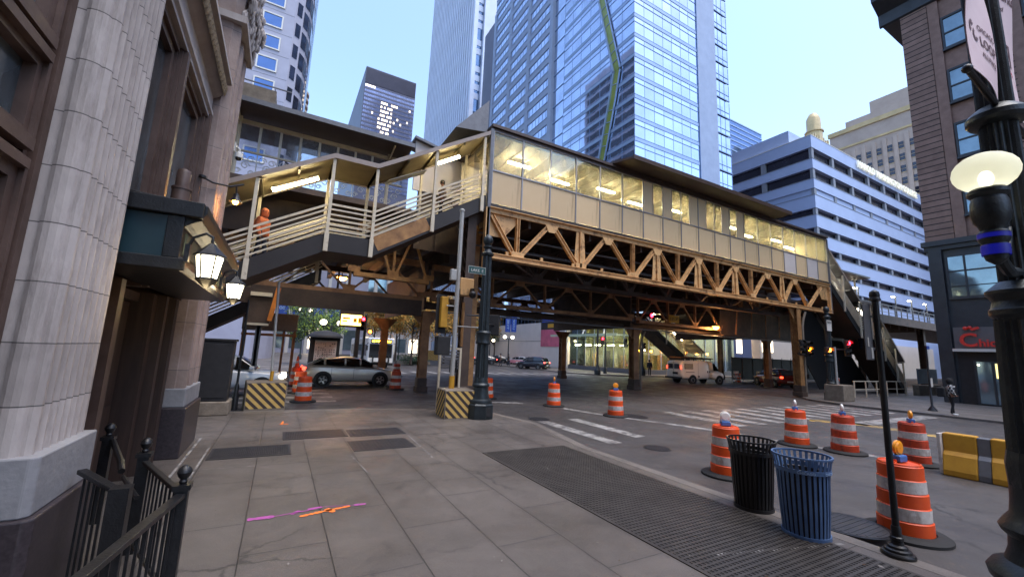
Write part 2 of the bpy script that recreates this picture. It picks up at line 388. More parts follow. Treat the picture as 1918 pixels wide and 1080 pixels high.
for i in range(6):
    a, b_, c, d = seg[i], seg[i+1], sego[i+1], sego[i]
    mb.prism([(a[0], a[1], -.16), (d[0], d[1], -.16), (c[0], c[1], -.16), (b_[0], b_[1], -.16)], (0, 0, .163))
k = mb.build('kerb', M['kerb']); k['kind'] = 'structure'
# far pavements round the crossing
def block_pave(name, poly):
    o = sheet(name, poly, 0, M['pave2'], thick=.16); return o
block_pave('pavement', [(27.6, -40), (27.6, 11.5), (28.6, 13.6), (31, 15.6), (36, 16.4), (200, 16.4), (200, -40)])
block_pave('pavement', [(29.4, 120), (29.4, 38.5), (31.5, 35.2), (36, 34), (200, 34), (200, 120)])
block_pave('pavement', [(-120, 34), (3.5, 34), (6.2, 36), (6.6, 40), (6.4, 140), (-120, 140)])
# markings
def stripe(name, quadpx=None, pts=None, mat='roadpaint', dz=.004):
    if quadpx: pts = [GZ(x, y, ZR) for x, y in quadpx]
    mb = MB(); mb.add([(p[0], p[1], ZR+dz) for p in pts], [tuple(range(len(pts)))])
    o = mb.build(name, M[mat]); o['kind'] = 'structure'; return o
for x0, y0, y1 in ((7.75, 8.2, 11.6), (9.05, 8.6, 11.7)):
    stripe('crosswalk_stripe', pts=[(x0-.19, y0), (x0+.22, y0), (x0+.22, y1), (x0-.2, y1)])
for i in range(11):
    x = 14.2+i*1.22
    stripe('crosswalk_stripe', pts=[(x-.28, 8.85), (x+.28, 8.85), (x+.28, 12.1), (x-.28, 12.1)])
stripe('lane_line', [(1055, 763), (1056, 766), (1126, 777), (1348, 808), (1460, 827), (1657, 859), (1772, 876), (1772, 872), (1657, 855), (1460, 824.5), (1348, 805.5), (1126, 774.5)])
stripe('lane_line', [(893, 751), (980, 753.5), (980, 756), (893, 753)])
stripe('lane_line', [(1516, 784), (1516, 788), (1615, 797), (1767, 820.5), (1767, 815.5), (1615, 793)], mat='yellowline')
stripe('stop_line', pts=[(19.6, 7.4), (27.0, 7.4), (27.0, 8.05), (19.6, 8.05)])
for i in range(14):
    x = 9.5+i*1.5
    stripe('crosswalk_stripe', pts=[(x-.3, 35.2), (x+.3, 35.2), (x+.3, 38.4), (x-.3, 38.4)])
for i in range(5):
    stripe('crosswalk_stripe', pts=[(-1.5, 17.6+i*1.35), (2.2, 17.6+i*1.35), (2.2, 18.05+i*1.35), (-1.5, 18.05+i*1.35)])
for i in range(6):
    stripe('crosswalk_stripe', pts=[(30.5+i*.3, 20+i*1.5), (34.5, 20+i*1.5), (34.5, 20.4+i*1.5), (30.5+i*.3, 20.4+i*1.5)])
# gratings
def grate(name, label, x0, x1, y0, y1, nx, ny, mats, w=.012, z=.012, group=None, frame=.05):
    t = thing(name, label, 'grate', ((x0+x1)/2, (y0+y1)/2, 0), group); q = W(t)
    q('pit', MB().box(x0, x1, y0, y1, .001, .004), M['blackmatte'])
    f = MB()
    f.box(x0, x1, y0, y0+frame, .004, z).box(x0, x1, y1-frame, y1, .004, z).box(x0, x0+frame, y0+frame, y1-frame, .004, z).box(x1-frame, x1, y0+frame, y1-frame, .004, z)
    q('frame', f, mats)
    s = MB()
    for i in range(nx):
        x = x0+frame+(i+.5)*(x1-x0-2*frame)/nx; s.box(x-w/2, x+w/2, y0+frame, y1-frame, .005, z-.001)
    for j in range(ny):
        y = y0+frame+(j+.5)*(y1-y0-2*frame)/ny; s.box(x0+frame, x1-frame, y-w*.7, y+w*.7, .006, z)
    q('slats', s, mats); return t
M['grate'] = pm('worn_grating_steel', (82, 76, 72), .25, 2.5, .55, .4, bump=.2, rgb2=(60, 55, 52))
M['grateblue'] = pm('dark_vault_plate', (48, 47, 50), .25, 5, .5, .4, bump=.2, rgb2=(64, 62, 64))
grate('subway_grate', 'large worn steel ventilation grating let into the pavement beside the kerb', 3.92, 6.0, 1.6, 8.05, 34, 92, M['grate'], .022)
grate('pavement_grate', 'pair of small square-meshed grates nearest the left building wall', -.9, .43, 9.15, 10.05, 40, 26, M['grateblue'], .012, group='small pavement grates')
grate('pavement_grate', 'long brownish grate between two pavement plates, farthest from the camera', .3, 1.63, 10.5, 11.4, 36, 22, M['grateblue'], .014, group='small pavement grates')
def plate(label, x0, x1, y0, y1):
    t = thing('pavement_plate', label, 'metal plate', ((x0+x1)/2, (y0+y1)/2, 0), 'small pavement plates'); q = W(t)
    q('plate', MB().box(x0, x1, y0, y1, .001, .010), M['grateblue'])
    s = MB(); rr = random.Random(3)
    for i in range(14):
        for j in range(9):
            x = x0+.05+(i+.5)*(x1-x0-.1)/14; y = y0+.05+(j+.5)*(y1-y0-.1)/9
            s.bar((x-.028, y-.02, .0115), (x+.028, y+.02, .0115), .008, .003)
    q('tread', s, M['grateblue'])
plate('dark steel tread plate right of the brownish grate, farther of the two plates', 1.68, 2.96, 10.42, 11.25)
plate('dark steel tread plate in the middle of the pavement, nearer of the two plates', 1.54, 2.8, 9.0, 9.95)
def manhole(label, x, y, r, z):
    t = thing('manhole_cover', label, 'manhole cover', (x, y, z), 'manhole covers'); q = W(t)
    q('rim', MB().lathe([(r*1.1, .0), (r*1.1, .006), (r, .006), (r, .003)], (x, y, z), 32, caps=False), M['black'])
    s = MB().lathe([(r*.98, .001), (r*.98, .007)], (x, y, z), 32)
    for i in range(-5, 6):
        w = math.sqrt(max(0, (r*.9)**2-(i*r*.17)**2))
        if w > .03: s.box(x-w, x+w, y+i*r*.17-.012, y+i*r*.17+.012, z+.007, z+.011)
    q('lid', s, M['grateblue'], smooth=True)
manhole('round manhole cover with blue paint traces beyond the big pavement grate', 8.41, 7.45, .3, ZR)
manhole('round manhole cover by the corner kerb near the fluted black pole', 7.9, 12.0, .34, ZR)
manhole('large flat dark round cover behind the drum with the amber light', 11.8, 11.6, .5, ZR)
manhole('round cover with a raised dark rim next to the blue litter bin', 6.9, 2.9, .42, .004)
# spray marks on the pavement
M['pink'] = pm('magenta_spray_paint', (168, 82, 150), .2, 12, .8); M['orangespray'] = pm('orange_spray_paint', (244, 126, 50), .1, 12, .7)
def spray(label, col, strokes):
    t = MB(); rr = random.Random(len(strokes))
    for (x0, y0), (x1, y1), w in strokes:
        d = Vector((x1-x0, y1-y0, 0)); L_ = d.length; d /= L_; p = Vector((-d.y, d.x, 0)); k = 14
        vs = []
        for i in range(k+1):
            c = Vector((x0, y0, .006))+d*(L_*i/k); ww = w*(.6+.7*rr.random())*(.6 if i in (0, k) else 1)
            vs += [c+p*ww/2, c-p*ww/2]
        t.add(vs, [(2*i, 2*i+1, 2*i+3, 2*i+2) for i in range(k)])
    tag(t.build('spray_mark', col), label, 'spray paint', 'survey marks sprayed on the pavement')
spray('long thin magenta survey arrow sprayed across the pavement joints', M['pink'], [((-.1, 6.05), (.18, 6.04), .09), ((.18, 6.04), (.62, 6.1), .018), ((.36, 6.03), (.46, 6.12), .05), ((.55, 6.12), (.72, 6.15), .07), ((.72, 6.15), (1.1, 6.06), .012), ((1.1, 6.06), (1.25, 6.05), .05)])
spray('short orange survey dash sprayed over the magenta line', M['orangespray'], [((.45, 5.92), (.72, 5.99), .06), ((.72, 5.99), (1.05, 6.05), .05), ((.76, 6.06), (.84, 5.92), .07)])
spray('faint orange arrow mark near the far end of the pavement', M['orangespray'], [((.28, 12.4), (.32, 12.9), .05), ((.24, 12.5), (.44, 12.45), .07)])
# white survey outlines
for pts in ([(-.98, 8.1), (-.98, 10.3), (-.95, 10.3), (-.95, 8.1)], [(-1.25, 7.6), (-1.25, 11.2), (-1.21, 11.2), (-1.21, 7.6)], [(-.95, 8.55), (-.1, 8.5), (-.1, 8.52), (-.95, 8.57)], [(1.53, 7.3), (1.42, 8.8), (1.44, 8.8), (1.55, 7.3)], [(2.83, 8.05), (2.95, 10.2), (2.97, 10.2), (2.86, 8.05)], [(4.4, 3.1), (6.1, 2.62), (6.12, 2.66), (4.42, 3.14)]):
    mb = MB(); mb.add([(x, y, .005) for x, y in pts], [(0, 1, 2, 3)]); o = mb.build('chalk_line', M['roadpaint']); o['kind'] = 'structure'
db = MB(); rr = random.Random(77)
for i in range(150):
    x, y = rr.uniform(-.9, 6.2), rr.uniform(1.8, 13); s = rr.uniform(.006, .022)*(1 if rr.random() < .85 else 2.2); a = rr.uniform(0, PI); c_, s_ = math.cos(a)*s, math.sin(a)*s*.9
    db.add([(x-c_, y-s_, .0145), (x+s_*.4, y-c_*.4, .0155), (x+c_, y+s_, .0145), (x-s_*.4, y+c_*.4, .0165)], [(0, 1, 2, 3)], rr.choices((0, 1), (2, 1))[0])
tag(db.build('litter_scraps', [pm('pale_paper_scrap', (150, 144, 138), .1, 9, .9), pm('brown_leaf_scrap', (84, 58, 36), .2, 9, .9)]), 'tiny scraps of paper and leaf scattered over the pavement', 'litter', kind='stuff')
# ------------------------------------------------------------------ daylight
wd = bpy.data.worlds.new('World'); scene.world = wd; wd.use_nodes = True
nt = wd.node_tree; bg = nt.nodes['Background']; sky = nt.nodes.new('ShaderNodeTexSky'); sky.sky_type = 'NISHITA'
SUN_EL, SUN_AZ = rad(70), rad(150)
sky.sun_disc = False; sky.sun_elevation = SUN_EL; sky.sun_rotation = SUN_AZ
sky.air_density = 1.0; sky.dust_density = 1.4; sky.ozone_density = 2.0; sky.altitude = 180
nt.links.new(sky.outputs[0], bg.inputs['Color']); bg.inputs['Strength'].default_value = .085
sl = bpy.data.lights.new('sun', 'SUN'); sl.energy = .5; sl.angle = rad(40); sl.color = (1, .95, .9)
so = bpy.data.objects.new('sun', sl); COL.objects.link(so)
sd = Vector((math.sin(SUN_AZ)*math.cos(SUN_EL), math.cos(SUN_AZ)*math.cos(SUN_EL), math.sin(SUN_EL)))
so.rotation_euler = sd.to_track_quat('Z', 'Y').to_euler(); so.location = (0, 0, 60)
vs = scene.view_settings; vs.view_transform = 'Standard'; vs.look = 'None'; vs.gamma = 1; vs.exposure = 2.5
scene.display_settings.display_device = 'sRGB'
scene.cycles.use_denoising = True; scene.cycles.max_bounces = 8; scene.cycles.transparent_max_bounces = 16
scene.cycles.sample_clamp_indirect = 6; scene.cycles.caustics_reflective = False; scene.cycles.caustics_refractive = False
# ------------------------------------------------------------------ left terracotta building
def coursed(name, base, step, off, axis='Z', w=.004, line=(.09, .08, .08, 1)):
    m = base.copy(); m.name = name; nt = m.node_tree; N = nt.nodes.new; L = nt.links.new; b = nt.nodes['Principled BSDF']
    src = b.inputs['Base Color'].links[0].from_socket
    tc = N('ShaderNodeTexCoord'); sp = N('ShaderNodeSeparateXYZ'); L(tc.outputs['Object'], sp.inputs[0])
    def mt(op, a, c):
        x = N('ShaderNodeMath'); x.operation = op
        for i, s in enumerate((a, c)):
            if hasattr(s, 'is_output'): L(s, x.inputs[i])
            else: x.inputs[i].default_value = s
        return x.outputs[0]
    f = mt('FRACT', mt('DIVIDE', mt('ADD', sp.outputs[axis], off), step), 0)
    d = mt('MULTIPLY', mt('MINIMUM', f, mt('SUBTRACT', 1.0, f)), step)
    r = N('ShaderNodeMapRange'); r.inputs['From Min'].default_value = w*.6; r.inputs['From Max'].default_value = w*1.6
    r.inputs['To Min'].default_value = 1; r.inputs['To Max'].default_value = 0; L(d, r.inputs['Value'])
    x = N('ShaderNodeMix'); x.data_type = 'RGBA'; L(r.outputs[0], x.inputs[0]); L(src, x.inputs[6]); x.inputs[7].default_value = line
    wn = N('ShaderNodeTexWhiteNoise'); wn.noise_dimensions = '1D'
    L(mt('FLOOR', mt('DIVIDE', mt('ADD', sp.outputs[axis], off), step), 0), wn.inputs['W'])
    hs = N('ShaderNodeHueSaturation'); rr = N('ShaderNodeMapRange'); rr.inputs['To Min'].default_value = .86; rr.inputs['To Max'].default_value = 1.1
    L(wn.outputs['Value'], rr.inputs['Value']); L(rr.outputs[0], hs.inputs['Value']); L(x.outputs[2], hs.inputs['Color'])
    L(hs.outputs['Color'], b.inputs['Base Color']); return m
M['terrac'] = worn(coursed('coursed_terracotta', M['terra'], .43, .13), (104, 95, 90), .3, 2.2, (3.5, 3.5, .5), .4)
M['plinth'] = pm('bluish_limestone_plinth', (122, 121, 124), .1, 2, .7, bump=.3, rgb2=(142, 141, 144))
M['pierst'] = coursed('pinkish_terracotta', pm('pink_terracotta', (134, 114, 106), .12, 3, .75, bump=.3, rgb2=(156, 138, 130)), .86, .2)
M['ornament'] = pm('gilded_ornament_moulding', (118, 96, 66), .3, 24, .6, bump=.8, rgb2=(160, 138, 106))
M['shopglass'] = window_glass('shop_window_glass', (170, 185, 190), .5, (150, 165, 172), 1.2, .4)
B = thing('terracotta_building', 'grey fluted terracotta building with brown window frames along the left edge', 'building', (-1.9, 4.6, 0)); q = W(B)
q('wall', MB().box(-14, -2.6, -9, 10.9, 0, 30), M['brownmetal']); q('wall', MB().box(-30, -1.5, -140, -9.01, 0, 40).box(-30, -14.01, -9, 10.9, 0, 40), M['terra'])
# fluted pilaster: cross section extruded upward
def pilaster(name, y0, y1, x, xin, z0, z1, mat, flutes, south=True):
    poly = [(xin, y0)]
    if south:
        poly += [(x-.22, y0)]
        for i in range(7):
            a = PI*i/6; poly.append((x-.20+.075-.075*math.cos(a), y0-.05*math.sin(a)))
        poly += [(x-.03, y0), (x, y0+.03)]
    fw = (y1-y0-.10)/flutes
    for i in range(flutes):
        a0 = y0+.05+i*fw
        for k in range(6):
            a = PI*k/5; poly.append((x-.055*math.sin(a), a0+fw*.09+fw*.82*k/5))
    poly += [(x, y1-.02), (xin, y1)]
    mb = MB(); mb.prism([(p[0], p[1], z0) for p in poly], (0, 0, z1-z0)); return q(name, mb, mat)
pilaster('pilaster', 4.17, 5.08, -1.4, -2.6, 1.26, 26, M['terrac'], 7)
mb = MB().prism([(-2.6, 4.1, 0.87), (-1.37, 4.1, .87), (-1.33, 4.14, .87), (-1.33, 5.14, .87), (-2.6, 5.14, .87)], (0, 0, .39))
q('plinth', mb, M['plinth'], bevel=.012)
mb = MB().prism([(-2.6, 4.06, 0), (-1.33, 4.06, 0), (-1.29, 4.1, 0), (-1.29, 5.18, 0), (-2.6, 5.18, 0)], (0, 0, .87))
q('granite_base', mb, M['granite'], bevel=.012)
# bay nearest the camera
def frame_window(y0, y1, z0, z1, x, fr=.09, dep=.12, mat='brownmetal', glass='shopglass', bars=(), name='window', hb=()):
    f = MB()
    f.box(x-dep, x, y0, y0+fr, z0, z1).box(x-dep, x, y1-fr, y1, z0, z1).box(x-dep, x, y0+fr, y1-fr, z0, z0+fr).box(x-dep, x, y0+fr, y1-fr, z1-fr, z1)
    f.box(x-dep*.6, x+.03, y0-.04, y0, z0-.04, z1+.04).box(x-dep*.6, x+.03, y1, y1+.04, z0-.04, z1+.04)
    f.box(x-dep*.6, x+.05, y0, y1, z0-.09, z0).box(x-dep*.6, x+.05, y0, y1, z1, z1+.07)
    for b in bars: f.box(x-dep, x-.02, b-.03, b+.03, z0+fr, z1-fr)
    for b in hb: f.box(x-dep, x-.02, y0+fr, y1-fr, b-.03, b+.03)
    o = q(name, f, M[mat])
    g = MB().box(x-dep*.7, x-dep*.6, y0+fr, y1-fr, z0+fr, z1-fr)
    g.v = [tuple(Vector(v)-q.o) for v in g.v]; g.build('pane', M[glass], o); return o
frame_window(1.2, 3.98, 3.42, 4.0, -1.68, fr=.06)
frame_window(1.2, 3.98, 4.2, 8.5, -1.68, fr=.08, bars=(2.6,))
frame_window(1.2, 3.98, .3, 3.2, -1.68, glass='carglass', bars=(2.6,))
q('jamb', MB().box(-2.6, -1.70, 4.03, 4.08, 0, 26).box(-2.6, -1.65, 4.08, 4.16, .9, 26), M['brownmetal'])
q('lintel', MB().box(-2.6, -1.72, 1.2, 4.02, 3.24, 3.33).box(-2.6, -1.72, 1.2, 4.02, 4.07, 4.11), M['brownmetal'])
# middle bay: storefront under the canopy, windows, cornice
q('jamb', MB().box(-2.6, -1.7, 5.09, 5.3, 0, 2.75).box(-2.6, -1.62, 5.3, 5.46, 0, 2.75).box(-2.6, -1.72, 5.46, 5.72, 0, 2.75).box(-2.6, -1.62, 5.72, 5.86, 0, 2.75).box(-2.6, -1.76, 5.86, 6.3, 0, 2.75).box(-2.6, -1.66, 6.3, 6.46, 0, 2.75), M['brownmetal'])
q('jamb', MB().box(-2.6, -1.78, 8.3, 8.5, 0, 2.75).box(-2.6, -1.66, 8.5, 8.66, 0, 2.75).box(-2.6, -1.78, 8.66, 8.98, 0, 2.75).box(-2.6, -1.62, 8.98, 9.2, 0, 2.75).box(-2.6, -1.7, 9.2, 9.42, 0, 2.75), M['darkbrown'])
q('wooden_door', MB().box(-2.55, -2.05, 7.2, 8.29, 0, 2.6).box(-2.04, -2.02, 7.3, 8.15, .2, 1.1).box(-2.04, -2.02, 7.3, 8.15, 1.25, 2.4), M['darkbrown'])
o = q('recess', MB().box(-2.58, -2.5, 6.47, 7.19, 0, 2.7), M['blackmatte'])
q('transom', MB().box(-2.5, -1.95, 6.47, 8.29, 2.62, 2.75), M['darkbrown'])
frame_window(5.2, 7.15, 3.62, 6.2, -1.78, fr=.10)
frame_window(7.45, 9.15, 3.62, 6.2, -1.78, fr=.10)
frame_window(5.2, 7.15, 2.95, 3.42, -1.78, fr=.07); frame_window(7.45, 9.15, 2.95, 3.42, -1.78, fr=.07)
q('mullion', MB().box(-2.5, -1.7, 7.195, 7.24, 2.76, 6.29).box(-2.5, -1.64, 7.24, 7.36, 2.76, 6.29).box(-2.5, -1.7, 7.36, 7.405, 2.76, 6.29), M['brownmetal'])
q('jamb', MB().box(-2.5, -1.7, 9.2, 9.3, 2.76, 6.35).box(-2.5, -1.62, 9.3, 9.42, 2.76, 6.35), M['brownmetal'])
cm = MB()
prof = [(-1.78, 6.3), (-1.66, 6.3), (-1.66, 6.36), (-1.62, 6.40), (-1.62, 6.47), (-1.66, 6.5), (-1.66, 6.78), (-1.60, 6.82), (-1.5, 6.92), (-1.48, 7.12), (-1.40, 7.15), (-1.40, 7.22), (-2.5, 7.22), (-2.5, 6.3)]
cm.prism([(p[0], 5.09, p[1]) for p in prof], (0, 4.38, 0)); q('cornice', cm, M['terra'])
om = MB(); ny = 500; zs = [6.86, 6.9, 6.94, 6.98, 7.02, 7.06, 7.1]; vs_ = []
for i in range(ny+1):
    y = 5.12+i*4.33/ny; f = abs(math.sin(y*PI/.075)); g = abs(math.sin(y*PI/.15+.8))
    for k, z in enumerate(zs): e_ = math.sin(PI*(k+.4)/6.8); vs_.append((-1.50+.055*e_*(.25+.75*f)*(.7+.3*g)+.012*(k % 2)*g, y, z))
om.add(vs_, [(i*7+k, (i+1)*7+k, (i+1)*7+k+1, i*7+k+1) for i in range(ny) for k in range(6)])
q('egg_and_dart_band', om, M['ornament'], smooth=True)
for y0, y1 in ((5.3, 7.05), (7.5, 9.2)):
    frame_window(y0, y1, 7.5, 10.5, -1.9, fr=.1)
q('upper_wall', MB().box(-2.5, -2.0, 5.09, 9.45, 7.22, 26), M['terrac'])
# corner pier
def pier(y0, y1, x, xin, z0, z1):
    poly = [(xin, y0), (x-.14, y0), (x-.14, y0+.02), (x, y0+.05), (x, y0+.2), (x-.03, y0+.23), (x-.09, y0+.25), (x-.09, y0+.55), (x-.03, y0+.57), (x, y0+.6), (x, y1-.6), (x-.03, y1-.57), (x-.09, y1-.55), (x-.09, y1-.25), (x-.03, y1-.23), (x, y1-.2), (x, y1), (xin, y1)]
    mb = MB(); mb.prism([(p[0], p[1], z0) for p in poly], (0, 0, z1-z0)); return mb
q('corner_pier', pier(9.5, 10.95, -1.4, -2.6, 1.2, 26), M['pierst'], bevel=.012)
q('plinth', MB().box(-2.6, -1.36, 9.46, 11.0, .87, 1.2), M['plinth'], bevel=.02)
q('granite_base', MB().box(-2.6, -1.32, 9.42, 11.05, 0, .87), M['granite'], bevel=.02)
cp = MB().box(-2.6, -1.3, 9.4, 11.05, 8.55, 8.7).box(-2.6, -1.2, 9.3, 11.15, 9.5, 9.8)
rr = random.Random(9)
for i in range(130):
    y = rr.uniform(9.45, 11.2); z = rr.uniform(8.7, 9.5); t = (z-8.7)/.8
    cp.lathe([(.005, -.12), (.05, -.04), (.06, .05), (.005, .12)], (-1.38+.2*t+rr.uniform(-.04, .06), y, z), 6, caps=False, sx=.8, sy=1)
    if i % 3 == 0: cp.lathe([(.005, -.12), (.05, -.04), (.06, .05), (.005, .12)], (rr.uniform(-2.2, -1.3), 11.0+.18*t, z), 6, caps=False)
q('capital', cp, M['terra'], smooth=True)
# entrance canopy
ca = MB()
prof = [(-1.7, 2.78), (-.98, 2.78), (-.95, 2.84), (-.95, 2.9), (-1.0, 2.93), (-1.0, 3.24), (-.95, 3.28), (-.86, 3.33), (-.82, 3.42), (-.82, 3.5), (-1.7, 3.56)]
ca.prism([(p[0], 5.3, p[1]) for p in prof], (0, 3.9, 0))
ca.box(-1.7, -.84, 5.2, 5.3, 3.34, 3.5).box(-1.7, -.93, 5.24, 5.3, 2.78, 2.9).box(-1.7, -1.55, 5.25, 5.3, 2.9, 3.34).box(-1.13, -.99, 5.25, 5.3, 2.9, 3.34)
q('canopy', ca, M['black'], bevel=.008)
M['tealpane'] = pm('teal_glass_panel', (24, 46, 54), .2, 1.5, .3, rgb2=(34, 58, 66)); M['sagepanel'] = pm('sage_canopy_panel', (86, 92, 74), .2, 4, .5)
q('canopy_panel', MB().box(-1.55, -1.13, 5.27, 5.31, 2.9, 3.33), M['tealpane'])
pn = MB()
for i in range(4): pn.box(-1.0, -.985, 5.45+i*.93, 6.25+i*.93, 2.97, 3.2)
q('canopy_panel', pn, M['sagepanel'])
st = MB()
for i in range(3): st.box(-.985, -.975, 6.9+i*.12, 6.98+i*.12, 3.0, 3.17)
q('canopy_lettering', st, M['lampgreen'])
tag(q('wall_notice', MB().box(-1.755, -1.74, 5.56, 5.72, 1.75, 2.0), pm('mint_paper', (140, 190, 180), .1, 8, .8)), 'mint green paper notice stuck to the frame')
# small cylinder light on the window post
t = thing('post_light', 'brown cylinder light fixed to the window post above the canopy', 'light', (-1.5, 7.3, 4.05))
q2 = W(t); q2('body', MB().lathe([(.0, -.28), (.10, -.28), (.11, -.1), (.11, .1), (.12, .1), (.12, .13), (.085, .14), (.085, .36), (.07, .4)], (-1.47, 7.3, 4.1), 20), M['brownmetal'], smooth=True)
# lanterns on the canopy
def lantern(label, x, y, z):
    t = thing('wall_lantern', label, 'lantern', (x-.2, y, z), 'lanterns on the canopy'); q = W(t)
    q('bracket', MB().path([(x-.2, y, z+.1), (x-.16, y, z+.24), (x-.06, y, z+.3), (x, y, z+.27), (x, y, z+.2)], .014, 8).box(x-.21, x-.17, y-.05, y+.05, z-.02, z+.16), M['black'], smooth=True)
    q('roof', MB().lathe([(.025, .2), (.05, .17), (.10, .12), (.145, .08), (.15, .06)], (x, y, z), 6), M['black'])
    fr = MB()
    for k in range(6):
        a = 2*PI*k/6; b = (math.cos(a), math.sin(a))
        fr.bar((x+b[0]*.125, y+b[1]*.125, z+.06), (x+b[0]*.09, y+b[1]*.09, z-.16), .014, .014)
    fr.lathe([(.095, -.16), (.10, -.18), (.05, -.23), (.015, -.26)], (x, y, z), 6)
    q('cage', fr, M['black'])
    q('glass', MB().lathe([(.118, .055), (.085, -.155)], (x, y, z), 6), M['bulbwhite'])
    lamp(t, (x, y, z-.32), (255, 226, 170), 1.6, .1); lamp(t, (x-.1, y+.02, z+.0), (255, 226, 170), .6, .05)
p1 = GX(392, 492, -.72); p2 = GX(440, 540, -.72)
lantern('nearer lit black lantern on the canopy face over the doorway', -.72, p1.y, p1.z)
lantern('farther lit black lantern at the far end of the canopy', -.72, p2.y, p2.z)
# gooseneck lamp and security camera
h = GY(441, 378, 9.9)
t = thing('gooseneck_lamp', 'lit gooseneck wall lamp curving out over the pavement from the corner pier', 'lamp', (-1.6, 9.3, h.z+.25)); q2 = W(t)
q2('arm', MB().path([(-1.62, 9.3, h.z+.2), (-1.45, 9.45, h.z+.17), (-1.2, 9.65, h.z+.22), (-1.0, 9.8, h.z+.36), (h.x-.02, 9.88, h.z+.33), (h.x, 9.9, h.z+.15)], .018, 10).lathe([(.06, -.02), (.06, .02), (.02, .04)], (-1.6, 9.3, h.z+.2), 12), M['black'], smooth=True)
q2('shade', MB().lathe([(.02, .18), (.05, .16), (.06, .08), (.12, 0), (.125, -.01), (.1, 0), (.05, .07), (.01, .08)], (h.x, 9.9, h.z), 16, caps=False), M['black'], smooth=True)
q2('globe', MB().ball((h.x, 9.9, h.z-.0), .055, 12, 8), M['sodium'], smooth=True)
lamp(t, (h.x, 9.9, h.z-.1), (255, 190, 110), 3, .06)
cpt = GY(447, 293, 11.25)
t = thing('security_camera', 'white dome security camera on a bent arm at the building corner', 'camera', (-1.4, 11.0, cpt.z+.1)); q2 = W(t)
q2('arm', MB().box(-1.42, -1.38, 10.95, 11.06, cpt.z, cpt.z+.22).path([(-1.4, 11.0, cpt.z+.14), (cpt.x-.06, 11.2, cpt.z+.2), (cpt.x, 11.25, cpt.z+.17), (cpt.x, 11.25, cpt.z+.06)], .03, 8), M['white'], smooth=True)
q2('housing', MB().lathe([(.03, .1), (.075, .07), (.085, 0), (.085, -.04)], (cpt.x, 11.25, cpt.z), 16), M['white'], smooth=True)
q2('dome', MB().ball((cpt.x, 11.25, cpt.z-.04), .07, 14, 10), M['carglass'], smooth=True)
# ------------------------------------------------------------------ iron railings by the doorway
def post(q, x, y, h=.92, name='post'):
    q(name, MB().box(x-.045, x+.045, y-.045, y+.045, 0, h-.1).box(x-.06, x+.06, y-.06, y+.06, h-.1, h-.06).lathe([(.022, 0), (.03, .02), (.022, .035), (.042, .06), (.052, .09), (.042, .12), (.02, .14), (.001, .145)], (x, y, h-.06), 14), M['black'], smooth=30)
def rail(q, a, b, ztop=.82, n=8, wide=.05, za=None, zb=None):
    za = za or ztop; zb = zb or ztop
    a = Vector((a[0], a[1], 0)); b = Vector((b[0], b[1], 0)); Z = Vector((0, 0, 1))
    q('handrail', MB().bar(a+Z*za, b+Z*zb, wide, .035), M['black'], bevel=.006)
    q('bottom_rail', MB().bar(a+Z*.12, b+Z*.12, .03, .03), M['black'])
    for i in range(n):
        t = (i+1)/(n+1); p = a.lerp(b, t); zt = za+(zb-za)*t
        q('picket', MB().bar(p+Z*.12, p+Z*zt, .016, .016), M['black'])
t = thing('iron_railing', 'black iron railing with ball-topped posts on the pavement side of the entrance ramp', 'railing', (-.55, 4.34, 0)); q2 = W(t)
post(q2, -.55, 4.34, 1.0); post(q2, -1.06, 5.6, 1.0)
rail(q2, (-.58, 4.42), (-1.03, 5.52), .86, 9); rail(q2, (-.55, 4.3), (-.78, 2.7), .8, 13, .07, .86, .9)
t = thing('iron_railing', 'shorter black iron railing set against the granite base of the pilaster', 'railing', (-1.1, 4.9, 0)); q2 = W(t)
post(q2, -1.6, 6.6, 1.0); q2('post', MB().box(-.97, -.85, 4.2, 4.32, 0, .98), M['black'])
rail(q2, (-.95, 4.3), (-1.28, 4.75), .86, 6, .06, .95, 1.0)
q2('handrail', MB().path([(-1.55, 6.55, .9), (-1.3, 5.9, .8), (-1.25, 5.75, .74)], .03, 8).path([(-1.2, 5.6, .72), (-.95, 5.0, .68)], .02, 8), M['black'], smooth=True)
